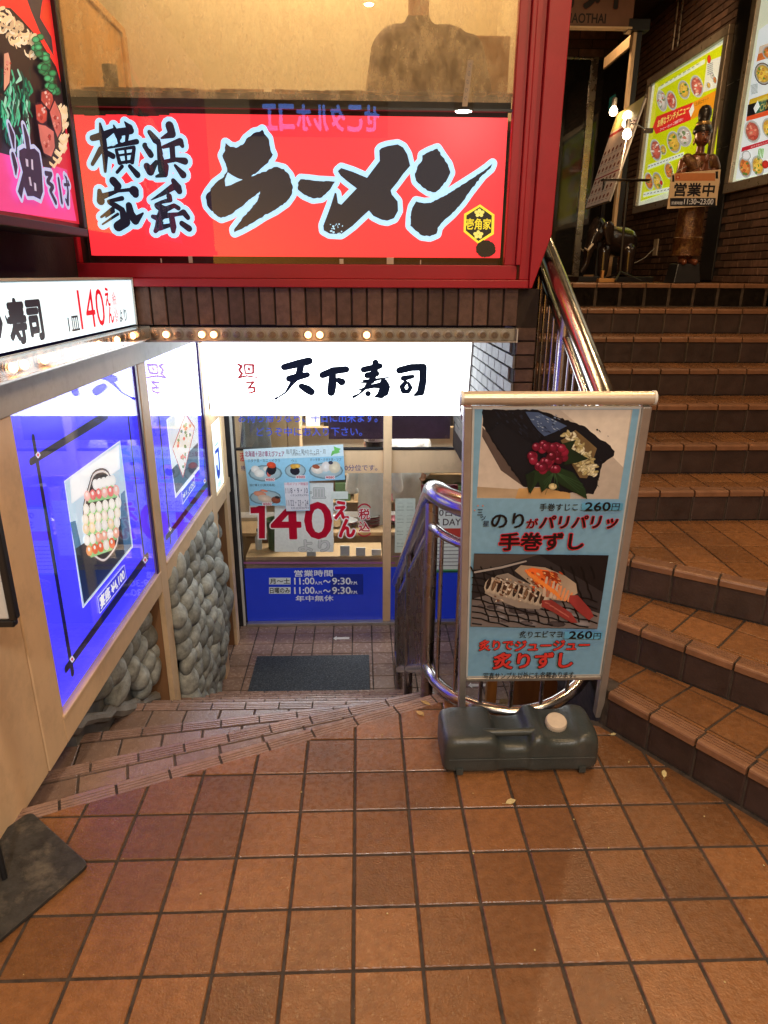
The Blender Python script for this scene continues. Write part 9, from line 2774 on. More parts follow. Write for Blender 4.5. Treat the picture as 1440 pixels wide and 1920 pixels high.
# ================================================================ handrail
hr = thing('handrail', 'thick stainless handrail looping from the upper stairs round to the stairs down', 'handrail', (.65, 2.6, 0))
def arc(zl, zr, r=.35, n=14, c=(.65, 2.62)):
    out = []
    for i in range(1, n):
        a = PI+PI*i/n; s = i/n; out.append((c[0]+r*math.cos(a), c[1]+r*.97*math.sin(a), zl+(zr-zl)*max(0, (s-.45)/.55)**1.5))
    return out
SL, SR_ = -.634, .543
def left(y, z0): return (.30, y, z0+SL*(y-2.62))
top = [left(5.15, .872)]+[left(y, .872) for y in (4.6, 3.9, 3.3, 2.8, 2.66)]+arc(.872, 1.10)+[(1.0, 2.66, 1.165), (1.0, 2.8, 1.245), (1.0, 3.4, 1.571), (1.0, 4.06, 1.930)]
MB().tube(top, .046, 16).build('top_rail', M['steel'], hr, 60)
MB().ball((1.0, 4.06, 1.930), .046, 14).build('end_cap', M['steel'], hr, True)
ZM, ZB = -.155, -.845
mid = [(x, y, z+ZM) for x, y, z in top]; MB().tube(mid, .019, 12).build('mid_rail', M['steel'], hr, 60)
low_l = [left(5.0, .03), left(4.7, .03)]
bot = [(.30, 5.0, -1.30), (.30, 4.72, -1.30)]+[left(y, .035) for y in (4.6, 3.9, 3.3, 2.8, 2.66)]+arc(.035, .22, n=18)+[(1.0, 2.66, .30), (1.0, 2.8, .395), (1.0, 3.4, .72), (1.0, 4.02, 1.06)]
MB().tube(bot, .027, 12).build('bottom_rail', M['steel'], hr, 60)
def at(path, s):
    P_ = [Vector(p) for p in path]; acc = 0
    for i in range(len(P_)-1):
        l = (Vector((P_[i+1].x, P_[i+1].y, 0))-Vector((P_[i].x, P_[i].y, 0))).length
        if acc+l >= s: return P_[i].lerp(P_[i+1], (s-acc)/l if l else 0)
        acc += l
    return P_[-1]
def zat(path, x, y):
    best = None
    for i in range(len(path)-1):
        a, b = Vector(path[i]), Vector(path[i+1])
        for k in range(13):
            q = a.lerp(b, k/12); d = (q.x-x)**2+(q.y-y)**2
            if best is None or d < best[0]: best = (d, q.z)
    return best[1]
sp = []; y = 4.95
while y > 2.66: sp.append((.30, y)); y -= .105
for i in range(1, 9): a = PI+PI*i/9; sp.append((.65+.35*math.cos(a), 2.62+.34*math.sin(a)))
y = 2.75
while y < 4.02: sp.append((1.0, y)); y += .105
for x, y in sp: MB().tube([(x, y, zat(bot, x, y)), (x, y, zat(mid, x, y))], .0085, 8).build('baluster', M['steel_d'], hr, 60)
for x, y, z0, zt in ((.30, 2.70, -.45, -.02), (.30, 3.80, -1.0, -.02), (.30, 4.72, LOW, -.02), (.30, 5.0, LOW, -.02), (1.0, 3.97, 1.0, 0), (1.0, 3.38, .62, 0), (1.0, 2.76, .16, 0)):
    MB().tube([(x, y, z0), (x, y, zat(top, x, y)+zt)], .028, 14).build('post', M['steel_d'], hr, 60)
bx('bracket', M['alu'], hr, .965, 3.92, 1.02, .99, 3.99, 1.05)
# ================================================================ things on the lower floor
t = MB().box(-.925, 4.715, LOW+.001, .065, 5.285, LOW+.013).build('door_mat', M['mat_']); tag(bevel(t, .005), 'black speckled rubber door mat in front of the sushi entrance', 'door mat')
def arrow(x, y, label, sc=1.):
    Pr = Print((x, y, LOW+.0012), (1, 0, 0), (0, 1, 0), lift=0); Pr.poly([(-75*sc, 0), (-45*sc, 42), (-45*sc, 20), (75*sc, 20), (75*sc, -20), (-45*sc, -20), (-45*sc, -42)], hexc('e8e4da'))
    tag(Pr.build('floor_arrow', PM['flat']), label, 'floor sticker')
arrow(-.19, 5.60, 'white arrow sticker on the tiles in front of the sushi door'); arrow(.95, 4.80, 'white arrow sticker glimpsed through the handrail loop on the lower floor')
t = thing('wooden_screen', 'orange wooden post with glass and brown board on the lower floor behind the stand', 'screen', (1.1, 4.4, LOW))
bx('post', M['oak'], t, .945, 4.38, LOW+.001, 1.02, 4.45, .0); bx('board', M['wood_side'], t, 1.15, 4.38, LOW+.001, 1.48, 4.43, .0); MB().box(1.0205, 4.41, LOW+.02, 1.1495, 4.416, 0).build('pane', G['pane'], t)
Pr = Print((1.05, 4.405, -1.46), (1, 0, 0), (0, 0, 1), lift=0); Pr.rect(0, 0, 70, 90, hexc('c8c8bc')); Pr.text('禁煙', (12, 30, 58, 60), hexc('808080'), 0); Pr.build('label', PM['flat'], t)
# ================================================================ stand sign with water tank
ss = thing('stand_sign', 'pale blue standing sign of hand roll and seared shrimp sushi behind a water tank', 'stand sign', (.65, 2.235, 0))
Os = Vector((.376, 2.235, .22)); Us = Vector((1, 0, 0)); Vs = Vector((-.058, -.195, 1.09)).normalized(); Ns = Us.cross(Vs).normalized()
def sp_(u, v, n=0.): return Os+Us*u+Vs*v+Ns*n
def sbox(name, m_, u0, v0, u1, v1, n0, n1, bev=.003):
    o = MB().prism([sp_(u0, v0, n0), sp_(u1, v0, n0), sp_(u1, v1, n0), sp_(u0, v1, n0)], Ns*(n1-n0)).build(name, m_, ss)
    if bev: bevel(o, bev)
    return o
Hs = 1.108
sbox('side_profile', M['alu'], -.004, -.205, .022, Hs, -.03, .008); sbox('side_profile', M['alu'], .545, -.205, .573, Hs, -.03, .008)
sbox('bottom_profile', M['alu'], .0225, -.004, .5445, .012, -.028, .006); sbox('panel', M['whitep'], .0225, .0125, .5445, Hs-.004, -.018, -.004, bev=0)
Pr = Print(Os+Ns*(-.0035), Us, Vs, step=1.5e-5, lift=0); Pr.rect(28, 16, 540, 1100, hexc('b8c4cc')); Pr.rect(30, 18, 538, 1098, hexc('82b4d8')); Pr.h += 3e-5
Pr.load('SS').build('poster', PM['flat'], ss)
MB().tube([sp_(-.008, Hs+.024, -.008), sp_(.578, Hs+.024, -.008)], .021, 16).build('top_roller', M['alu_w'], ss, 60)
for u in (-.009, .579): MB().tube([sp_(u-.004, Hs+.024, -.008), sp_(u+.004, Hs+.024, -.008)], .023, 16).build('end_knob', M['whitep'], ss, 60)
MB().tube([sp_(-.012, Hs+.03, 0), sp_(-.016, Hs+.0, .004), sp_(-.010, Hs-.04, .004)], .0025, 6).build('chain', M['steel_d'], ss)
# tank: rounded box lofted along its length
tk = thing('water_tank', 'dark grey plastic water tank with cream screw cap weighting the stand sign', 'water tank', (.57, 2.1, 0))
def sect(x, y0, y1, z0, z1, r=.03, n=5):
    out = []
    for cy, cz, a0 in ((y1-r, z1-r, 0), (y0+r, z1-r, PI/2), (y0+r*.7, z0+r*.7, PI), (y1-r*.7, z0+r*.7, 1.5*PI)):
        rr = r if a0 < PI else r*.7
        for k in range(n+1): a = a0+PI/2*k/n; out.append((x, cy+rr*math.cos(a), cz+rr*math.sin(a)))
    return out
X0 = .285
prof = [(0, .030, .118, .04), (.008, .012, .142, .04), (.030, .004, .150, .032), (.155, .004, .150, .032), (.178, .004, .149, .032), (.190, .006, .136, .03), (.200, .012, .114, .03), (.215, .014, .108, .03), (.290, .014, .108, .03), (.304, .012, .114, .03),
        (.314, .004, .140, .03), (.326, .003, .153, .032), (.350, .003, .154, .032), (.362, .004, .145, .03), (.375, .007, .132, .03), (.465, .007, .132, .03), (.480, .004, .145, .03), (.492, .003, .153, .032), (.515, .004, .154, .035), (.545, .010, .152, .04), (.560, .024, .134, .05), (.566, .040, .110, .05)]
rg = []
for x, ins_, h, r in prof: rg.append(sect(X0+x, 1.965+ins_*1.0, 2.190-ins_*.4, .004+max(0, ins_-.02), h, r))
body = MB().rings(rg).build('body', M['tank'], tk, 50)
sb = body.modifiers.new('sub', 'SUBSURF'); sb.levels = 1; sb.render_levels = 1
MB().tube([(X0+.150, 2.03, .134), (X0+.19, 2.025, .139), (X0+.31, 2.025, .139), (X0+.345, 2.03, .136)], [.017, .014, .014, .017], 12).build('handle', M['tank'], tk, 60)
for x in (X0+.06, X0+.50): MB().box(x-.012, 1.963, .008, x+.012, 1.975, .03).build('latch', M['tank'], tk)
MB().tube([(X0+.02+.01*i, 1.9655+.0005*(i % 2), .070) for i in range(53)], .0016, 6).build('mould_seam', M['tank'], tk)
bx('side_label', M['black'], tk, X0+.21, 1.9705, .030, X0+.30, 1.9725, .058, bev=0) if 0 else None
cp = Vector((X0+.42, 2.065, .138)); tilt = Matrix.Rotation(math.radians(14), 4, 'X')
cm = MB().lathe([(.037, 0), (.038, .004), (.038, .020), (.035, .025), (.010, .0255), (.001, .025)], n=30)
for i in range(30):
    a = 2*PI*i/30; cm.box(.0375*math.cos(a)-.0012, .0375*math.sin(a)-.0012, .002, .0375*math.cos(a)+.0012, .0375*math.sin(a)+.0012, .019)
place('cap', cm.mesh('cap', M['cap'], 40), tk, cp, (math.radians(16), 0, 0))
MB().tube([(X0+.30, 2.03, .16), (X0+.30, 1.994, .05), (X0+.31, 1.99, .02)], .002, 6).build('cord', M['black'], tk) if 0 else None
# ================================================================ left foreground stand
t = thing('leaflet_stand', 'black framed white leaflet stand cut off at the left edge on an iron plate', 'stand', (-1.05, 1.56, 0))
c1 = Vector((-.822, 1.605)); e1 = Vector((-.775, .632)).normalized()*.35; e2 = Vector((-.51, -.86)).normalized()*.40
def rc(p, a, b, r=.02):
    q = []; A, B = a.normalized(), b.normalized(); P_ = [p, p+a, p+a+b, p+b]
    dirs = [(A, B), (-A, B), (-A, -B), (A, -B)]
    for P0, (d1, d2) in zip(P_, dirs):
        cc = P0+d1*r+d2*r
        seq = [-d2, (-d2-d1).normalized(), -d1]
        if P0 in (P_[1], P_[3]): seq = seq[::-1]
        q += [cc+s*r for s in seq]
    return q
pp = rc(c1, e1, e2); cx_ = sum((p.x for p in pp))/len(pp); cy_ = sum((p.y for p in pp))/len(pp); pp = sorted(pp, key=lambda p: math.atan2(p.y-cy_, p.x-cx_))
bevel(MB().prism([(p.x, p.y, .003) for p in pp], (0, 0, .012)).build('base_plate', M['iron'], t), .002)
MB().tube([(-1.048, 1.56, .015), (-1.055, 1.575, .82)], .009, 10).build('pole', M['black'], t)
bx('board', M['whitep'], t, -1.30, 1.585, .845, -.902, 1.597, 1.50, bev=.006); bx('frame', M['black'], t, -1.31, 1.580, .825, -.890, 1.605, .8445); bx('frame', M['black'], t, -.901, 1.580, .845, -.882, 1.605, 1.50)
bx('pocket', M['paper'], t, -1.28, 1.575, .875, -.925, 1.5845, 1.08, bev=.004)
# ================================================================ upper landing: walls
XR = 3.05
KW = 3.05/2.6
rwall = structure('right_brick_wall', MB().box(XR+.012, -3, -.2, XR+.2, 8.9, 4.3), M['mortar'])
BLn, BHn = .205, .058
bm_ = brick_mesh(BLn-.009, BHn-.009, M['brick_w'])
cand = []
for r_ in range(int((4.25-RU*10)/BHn)):
    z = RU*10+BHn*(r_+.5); y = 4.6+(.1 if r_ % 2 else 0)
    while y < 8.75: cand.append((y, z)); y += BLn
def hidden(y, z): return (6.4 < y < 8.02 and 2.36 < z < 3.60) or (4.9 < y < 6.08 and 2.40 < z < 4.0) or (6.1 < y < 6.34)
vis = [c for c in cand if not hidden(*c)]; vis.sort(key=lambda c: (c[0]**2+(c[1]-1.68)**2)+(30 if c[0] < 5.1 or c[1] > 4.1 else 0))
for i, (y, z) in enumerate(vis[:290]): place('brick', bm_, rwall, (XR+.0118+random.uniform(-.001, .001), y, z), (0, 0, -PI/2))
rest = MB()
for y, z in vis[290:]:
    g = .003; l, h = (BLn-.009)/2, (BHn-.009)/2
    rest.rings([[(XR+.0118, y+a, z+b) for a, b in ((-l, -h), (l, -h), (l, h), (-l, h))], [(XR+.003, y+a, z+b) for a, b in ((-l, -h), (l, -h), (l, h), (-l, h))], [(XR, y+a, z+b) for a, b in ((-l+g, -h+g), (l-g, -h+g), (l-g, h-g), (-l+g, h-g))]])
# lower courses beside the steps
for r_ in range(40):
    z = .03+BHn*r_; y = .0+(.1 if r_ % 2 else 0)
    while y < 5.1:
        kk = sum(1 for e in U_ if y > e[1][1]); 
        if z > kk*RU+.02 and (z < 1.64 or y < 4.6): rest.rings([[(XR+.0118, y+a, z+b) for a, b in ((-.098, -.0245), (.098, -.0245), (.098, .0245), (-.098, .0245))], [(XR, y+a, z+b) for a, b in ((-.096, -.0225), (.096, -.0225), (.096, .0225), (-.096, .0225))]])
        y += BLn
o = rest.build('brick', M['brick_w'], rwall); o['kind'] = 'stuff'
# end wall
ewall = structure('end_brick_wall', MB().box(.9, 8.812, 1.5, 3.06, 9.0, 4.3), M['mortar'])
be = brick_mesh(.278, .078, M['brick_w'])
for r_ in range(3):
    z = 4.05+.088*r_; x = 1.75+(.145 if r_ % 2 else 0)
    while x < 3.0: place('brick', be, ewall, (x, 8.8118, z)); x += .29
gd = thing('glass_door', 'dark glass door with metal frame at the end of the upper landing', 'door', (2.3, 8.8, 1.64))
bx('pane', M['dkglass'], gd, 1.90, 8.79, 1.66, 2.618, 8.80, 3.98, bev=0); bx('frame', M['steel_d'], gd, 2.6185, 8.77, 1.645, 2.70, 8.805, 4.005); bx('frame', M['steel_d'], gd, 1.80, 8.77, 3.982, 2.618, 8.805, 4.005); bx('pane', M['dkglass'], gd, 2.7005, 8.79, 1.66, 3.045, 8.80, 3.98, bev=0)
bx('rail', M['steel_d'], gd, 1.80, 8.775, 1.642, 2.618, 8.805, 1.70)
gl_ = thing('open_glass_door', 'open glass door leaf with beige top rail beside the brick wall', 'door', (2.3, 6.9, 1.64))
bx('top_rail', M['wood'], gl_, 2.285, 6.60, 3.51, 2.315, 7.27, 3.60); bx('stile', M['wood'], gl_, 2.285, 6.545, 1.66, 2.315, 6.599, 3.60)
MB().box(2.297, 6.60, 1.70, 2.303, 7.27, 3.509).build('pane', glass('smoked_pane', (.35, .33, .32), 1.55), gl_); bx('bottom_rail', M['wood'], gl_, 2.285, 6.60, 1.66, 2.315, 7.27, 1.699)
bx('closer', M['black'], gl_, 2.22, 6.50, 3.601, 2.40, 6.62, 3.68); bx('edge', M['black'], gl_, 2.316, 6.545, 1.66, 2.36, 6.60, 3.60); bx('handle', M['steel'], gl_, 2.262, 6.56, 2.5, 2.284, 6.585, 2.95)
bx('green_sticker', E_['exit'], gl_, 2.318, 6.95, 3.12, 2.322, 7.10, 3.24, bev=0)
pp_ = thing('wall_conduit', 'two thin metal conduits running up the right brick wall near the doors', 'conduit', (3.03, 7.6, 3))
for y in (7.45, 7.56): MB().tube([(3.035, y, 3.75), (3.035, y, 4.3)], .010, 8).build('pipe', M['steel_d'], pp_)
ct = thing('restaurant_sign', 'brown hanging restaurant name board above the upper landing', 'sign', (1.9, 6.5, 3.6))
bx('board', mat('copper_board', (.20, .085, .045), .45, var=.15, scale=8, bump=.2), ct, 1.2, 6.502, 3.62, 2.252, 6.56, 4.15); bx('trim', M['wood'], ct, 1.2, 6.49, 3.605, 2.252, 6.56, 3.6195)
Print((1.55, 6.5, 3.60), (1, 0, 0), (0, 0, 1), lift=0).load('CT').build('lettering', PM['flat'], ct)
# lit menus
def menu(label, y0, y1, z0, z1, key, O):
    t = thing('menu_lightbox', label, 'menu sign', (XR-.03, (y0+y1)/2, z0))
    MB().box(XR-.016, y0, z0, XR-.001, y1, z1).build('lit_face', E_['menu'], t)
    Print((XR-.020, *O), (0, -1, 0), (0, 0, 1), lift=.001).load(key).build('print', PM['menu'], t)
    w = .075
    for b in ((y0-w, z0-w, y1+w, z0-.001), (y0-w, z1+.001, y1+w, z1+w), (y0-w, z0, y0-.001, z1), (y1+.001, z0, y1+w, z1)): bx('steel_frame', M['frame_s'], t, XR-.05, b[0], b[1], XR, b[2], b[3], bev=.006)
    MB().box(XR-.034, y0, z0, XR-.031, y1, z1).build('pane', G['pane'], t)
menu('yellow backlit lunch menu with dishes, in a steel frame behind the statue', 6.452, 7.965, 2.407, 3.545, 'M1', (7.955, 2.407))
menu('white and red backlit menu in a steel frame at the right edge', 4.985, 5.99, 2.407, 3.92, 'M2', (6.04, 2.407))
t = thing('black_panel', 'black glossy strip panel on the brick wall between the two lit menus', 'panel', (XR, 6.2, 2.2)); bx('sheet', M['black'], t, XR-.015, 6.10, 1.66, XR-.001, 6.346, 4.3, bev=.002)
for z in (2.70, 3.17): bx('seam', M['steel_d'], t, XR-.0165, 6.105, z, XR-.0155, 6.341, z+.005, bev=0)
t = thing('power_outlet', 'cream wall outlet with a pale cable low on the right brick wall', 'outlet', (XR, 7.38, 1.9)); bx('plate', M['cap'], t, 3.035, 7.33, 1.89, 3.049, 7.43, 2.05); MB().tube([(3.03, 7.38, 1.96), (2.95, 7.40, 1.87), (2.82, 7.3, 1.82), (2.6, 7.1, 1.80), (2.35, 6.6, 1.80)], .004, 6).build('cable', M['whitep'], t)
# ---- statue
sx, sy, sz = 2.37, 5.2, RU*10
st = thing('wooden_statue', 'carved gilt and brown statue of a woman with pressed palms on a black block', 'statue', (sx, sy, sz))
bevel(MB().rings([[(sx-.10, sy-.09, sz+.001), (sx+.10, sy-.09, sz+.001), (sx+.10, sy+.09, sz+.001), (sx-.10, sy+.09, sz+.001)], [(sx-.078, sy-.07, sz+.135), (sx+.082, sy-.07, sz+.135), (sx+.082, sy+.07, sz+.135), (sx-.078, sy+.07, sz+.135)]]).build('plinth', M['black'], st), .006)
blob('body', [((sx-.035, sy-.03, sz+.15, .026), (sx-.04, sy-.08, sz+.145, .02)), ((sx+.035, sy-.03, sz+.15, .026), (sx+.04, sy-.08, sz+.145, .02)), ((sx-.03, sy, sz+.14, .022), (sx-.03, sy, sz+.3, .03)), ((sx+.03, sy, sz+.14, .022), (sx+.03, sy, sz+.3, .03)),
              ((sx, sy, sz+.55, .075), (sx, sy, sz+.66, .062), .8), ((sx, sy, sz+.66, .062), (sx, sy, sz+.78, .085), .75), ((sx-.075, sy, sz+.80, .042), (sx+.075, sy, sz+.80, .042), .8), ((sx, sy, sz+.82, .03), (sx, sy, sz+.89, .028)),
              ((sx, sy-.01, sz+.945, .050), (sx, sy-.005, sz+.985, .054)), ((sx, sy-.055, sz+.945, .010), (sx, sy-.063, sz+.938, .008)), ((sx-.105, sy, sz+.80, .034), (sx-.135, sy-.02, sz+.66, .029)), ((sx+.105, sy, sz+.80, .034), (sx+.135, sy-.02, sz+.66, .029)),
              ((sx-.135, sy-.02, sz+.66, .028), (sx-.03, sy-.10, sz+.735, .018)), ((sx+.135, sy-.02, sz+.66, .028), (sx+.03, sy-.10, sz+.735, .018)), ((sx-.012, sy-.11, sz+.735, .016), (sx-.006, sy-.115, sz+.80, .010), .8), ((sx+.012, sy-.11, sz+.735, .016), (sx+.006, sy-.115, sz+.80, .010), .8)]
     + [((sx+q*.006, sy-.105-.008*k, sz+.79, .0055), (sx+q*.005, sy-.11-.007*k, sz+.835-.004*abs(k-1), .004)) for q in (-1, 1) for k in range(4)], M['skinb'], st, .0055, 2)
skr = MB()
for z, rx, ry in ((.19, .088, .075), (.2, .095, .08), (.30, .098, .078), (.31, .094, .076), (.42, .09, .072), (.52, .087, .07), (.60, .078, .064), (.66, .068, .056)): pass
skr.rings([[(sx+rx*math.cos(2*PI*k/32)*(1+.03*math.cos(8*2*PI*k/32)), sy+ry*math.sin(2*PI*k/32)*(1+.03*math.cos(8*2*PI*k/32)), sz+z) for k in range(32)] for z, rx, ry in ((.185, .092, .078), (.19, .102, .085), (.29, .1, .082), (.295, .106, .086), (.31, .106, .086), (.315, .097, .078), (.42, .094, .074), (.52, .09, .07), (.60, .081, .066), (.67, .07, .058))])
skr.build('skirt', M['bronze'], st, 50)
blob('shawl', [((sx-.09, sy-.015, sz+.815, .040), (sx+.06, sy-.03, sz+.70, .052), .9), ((sx+.09, sy-.01, sz+.815, .038), (sx+.12, sy-.01, sz+.77, .034)), ((sx, sy-.005, sz+.70, .074), (sx, sy-.005, sz+.76, .088), .72)], M['bronze'], st, .007)
MB().lathe([(.054, 0), (.062, .008), (.064, .02), (.058, .036), (.05, .05), (.044, .055), (.046, .064), (.040, .072), (.036, .078), (.040, .095), (.044, .12), (.040, .15), (.026, .17), (.004, .178)], (sx, sy+.004, sz+.975), 24).build('hair_bun', M['hairb'], st, 50)
MB().lathe([(.046, 0), (.050, .006), (.046, .02), (.043, .024)], (sx, sy+.004, sz+1.025), 24).build('gilt_band', M['gilt'], st, 50)
for q in (-1, 1):
    MB().ball((sx+q*.053, sy-.005, sz+.925), .008, 8, .024).build('earring', M['gilt'], st, True)
    MB().ball((sx+q*.020, sy-.056, sz+.962), .010, 8, .0035, .004).build('eye', M['hairb'], st, True)
    MB().tube([(sx+q*.008, sy-.060, sz+.974), (sx+q*.022, sy-.057, sz+.980), (sx+q*.034, sy-.047, sz+.974)], .0025, 6).build('eyebrow', M['hairb'], st)
MB().ball((sx, sy-.060, sz+.918), .012, 8, .004, .005).build('lips', mat('red_lips', (.2, .03, .02), .4), st, True)
MB().lathe([(.034, 0), (.05, .004), (.054, .012), (.04, .018), (.03, .02)], (sx, sy, sz+.835), 24).build('collar', M['gilt'], st, 50)
# open board
Ob = Vector((2.18, 5.05, 2.13)); ob = thing('opening_hours_board', 'cream hanging board with black characters and opening hours held before the statue', 'sign', (2.36, 5.05, 2.13))
q4 = [(-52, -3), (293, 20), (284, 247), (-54, 217)]
bevel(MB().prism([(Ob.x+a/1000, Ob.y+.001, Ob.z+b/1000) for a, b in q4], (0, .008, 0)).build('board', mat('cream_board', (.55, .42, .28), .5, var=.08), ob), .002)
Print(Ob, (1, 0, 0), (0, 0, 1), lift=0).load('OP').build('print', PM['dim'], ob)
for a in (-20, 250): MB().tube([(Ob.x+a/1000, Ob.y+.004, Ob.z+.23), (Ob.x+a/1000+(.10 if a < 0 else -.02), Ob.y+.08, Ob.z+.275)], .002, 6).build('hanger', M['steel_d'], ob)
# ---- elephant
ex, ey, ez = 2.06, 6.1, RU*10+.045
el = thing('elephant_statue', 'glossy dark carved elephant statue on a low base beside the tilted menu', 'statue', (ex, ey, ez))
blob('body', [((ex+.04, ey, ez+.29, .115), (ex+.20, ey+.08, ez+.27, .125)), ((ex-.07, ey-.06, ez+.36, .085), (ex-.10, ey-.09, ez+.33, .075)), ((ex-.12, ey-.11, ez+.32, .052), (ex-.165, ey-.14, ez+.20, .040)), ((ex-.165, ey-.14, ez+.20, .040), (ex-.175, ey-.14, ez+.09, .027)), ((ex-.175, ey-.14, ez+.09, .027), (ex-.215, ey-.16, ez+.035, .018)),
              ((ex-.01, ey-.07, ez+.2, .056), (ex-.01, ey-.08, ez+.03, .046)), ((ex+.03, ey+.08, ez+.2, .05), (ex+.03, ey+.09, ez+.03, .044)), ((ex+.22, ey-.02, ez+.2, .062), (ex+.22, ey-.03, ez+.03, .047)), ((ex+.24, ey+.14, ez+.2, .06), (ex+.25, ey+.14, ez+.03, .045)), ((ex+.31, ey+.12, ez+.32, .014), (ex+.335, ey+.13, ez+.15, .009)),
              ((ex-.085, ey-.07, ez+.42, .05), (ex-.07, ey-.05, ez+.42, .05))], M['eleph'], el, .011, 4)
for q in (-1, 1):
    blob('ear', [((ex-.02+.0*q, ey-.03+q*.095-.02, ez+.38, .055), (ex+.005, ey-.02+q*.12, ez+.27, .035), .35)], M['eleph'], el, .01)
    MB().tube([(ex-.145, ey-.12+q*.05, ez+.25), (ex-.19, ey-.15+q*.055, ez+.20), (ex-.225, ey-.17+q*.055, ez+.22)], [.012, .009, .003], 8).build('tusk', M['cap'], el, True)
bx('base', M['black'], el, ex-.25, ey-.22, RU*10+.001, ex+.38, ey+.24, RU*10+.044)
t = thing('wood_offcut', 'small orange wood block lying in front of the elephant statue', 'wood block', (1.93, 5.66, 1.64)); bx('block', M['oak'], t, 1.88, 5.58, RU*10+.001, 2.02, 5.63, RU*10+.03); bx('upright', M['oak'], t, 1.90, 5.585, RU*10+.0305, 1.92, 5.625, RU*10+.09)
# ---- tilted menu
tm = thing('tilted_menu_board', 'tall tilted menu board of small photos leaning behind a lamp on the landing', 'menu board', (2.0, 6, 2.2))
A_, B_, C_, D_ = Vector((1.955, 5.75, 2.24)), Vector((2.148, 5.75, 2.95)), Vector((2.166, 6.4, 2.973)), Vector((1.971, 6.4, 2.239))
nrm = (B_-A_).cross(D_-A_).normalized()
if nrm.x > 0: nrm = -nrm
MB().prism([A_, B_, C_, D_], -nrm*.012).build('board', M['alu'], tm)
Pt = Print(D_+nrm*.001, A_-D_, C_-D_, lift=0)
Wd, Hd = (A_-D_).length*1000, (C_-D_).length*1000
Pt.rect(8, 8, Wd-8, Hd-8, hexc('c9a88c')); Pt.rect(8, Hd-150, Wd-8, Hd-8, hexc('b8a060')); Pt.rect(8, Hd-190, Wd-8, Hd-165, hexc('a04038')); Pt.rect(8, 230, Wd-8, 240, hexc('a04038'))
for r_ in range(6):
    for c_ in range(6):
        x, y = 60+c_*98, 60+r_*72+(20 if r_ > 2 else 0)
        Pt.poly([(x+26*math.cos(a*.7), y+17*math.sin(a*.7)) for a in range(9)], hexc('8a5038')); Pt.rect(x-28, y-30, x+28, y-26, hexc('7a6050'))
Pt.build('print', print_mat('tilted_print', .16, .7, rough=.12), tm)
MB().box(1.99, 6.02, RU*10+.001, 2.02, 6.05, 2.42).build('post', M['black'], tm); bx('foot', M['black'], tm, 1.85, 5.9, RU*10+.001, 2.15, 6.2, RU*10+.012)
# lectern-like side table
tt = thing('music_stand', 'black stand with thin flat top in front of the lit yellow menu', 'stand', (2.05, 5.6, 1.64))
bx('top', M['hairb'], tt, 1.83, 5.56, 2.366, 2.19, 5.63, 2.378)
MB().tube([(2.03, 5.6, 2.366), (2.05, 5.6, 1.70)], .010, 8).build('pole', M['black'], tt)
for a in (0, 2.1, 4.2): MB().tube([(2.05, 5.6, 1.72), (2.05+.18*math.cos(a), 5.6+.18*math.sin(a), 1.65)], .008, 8).build('leg', M['black'], tt)
# clip lamps (lit in the photograph)
def clip_lamp(label, x, y, z, e, hang):
    t = thing('clip_lamp', label, 'lamp', (x, y, z))
    MB().lathe([(.004, -.055), (.022, -.048), (.031, -.03), (.030, -.01), (.016, .012), (.013, .02)], (x, y, z), 16).build('bulb', E_['clip'], t, True)
    MB().lathe([(.017, .014), (.02, .02), (.02, .07), (.012, .08)], (x, y, z), 14).build('socket', M['alu'], t, 50)
    if hang:
        MB().tube([(x, y, z+.05), (x+.06, y, z+.045), (x+.14, y+.01, z+.01)], .005, 6).build('arm', M['steel_d'], t)
        MB().box(x+.13, y-.01, z-.01, x+.19, y+.02, z+.02).build('clip', M['steel'], t)
        MB().tube([(x, y, z-.05), (x-.015, y, z-.2), (x-.03, y, z-.33), (x-.02, y, z-.45)], .003, 6).build('cable', M['whitep'], t)
    l = bpy.data.lights.new('bulb_light', 'POINT'); l.energy = e; l.color = (1, .66, .36); l.shadow_soft_size = .03
    lo = bpy.data.objects.new('bulb_light', l); COL.objects.link(lo); lo.location = (x-.02, y-.06, z-.09); 
clip_lamp('lit bare bulb clipped in front of the tilted menu board', 1.985, 5.6, 2.70, 5, True)
clip_lamp('smaller lit bulb above the tilted menu board by the glass door', 2.10, 6.3, 2.99, 2.5, False)
# ================================================================ litter
def leaf(x, y, z, label, m_, s=1., rot=0.):
    pts = [(-.02, 0, 0), (-.008, .009, .002), (.008, .010, .003), (.022, 0, .001), (.008, -.009, .002), (-.008, -.008, .001)]
    mb = MB(); b = [Vector(p)*s for p in pts]; top_ = [Vector((p.x, p.y, p.z+.0012)) for p in b]
    mb.rings([b, top_]); mb.tube([(-.02*s, 0, .001), (-.032*s, .003*s, .002)], .0006, 5)
    tag(place('leaf', mb.mesh('leaf', m_), None, (x, y, z+.0008), (random.uniform(-.12, .12), random.uniform(-.12, .12), rot)), label, 'leaf')
leaf(.50, 1.835, 0, 'yellow leaf on the plaza tiles in front of the water tank', M['leafg'], 1., .4)
leaf(1.08, 1.955, 0, 'pale round leaf on the tiles near the lowest step on the right', M['leafg'], .9, 1.2)
leaf(.265, 2.405, 0, 'brown curled leaf on the ribbed edge beside the handrail', M['leaf'], 1.2, 2.4)
leaf(.235, 2.335, 0, 'brown leaf pointing towards the camera below the handrail foot', M['leaf'], 1.2, -1.0)
leaf(.975, 2.18, 0, 'small pale leaf between the tank and the lowest step', M['leafg'], .6, .2)
tag(bevel(MB().prism([(-.57, 2.90, -3*RL+.001), (-.49, 2.83, -3*RL+.001), (-.42, 2.86, -3*RL+.001), (-.505, 2.93, -3*RL+.001)], (0, 0, .003)).build('paper_scrap', M['paper']), .001), 'white paper scrap lying on the third step down', 'paper')
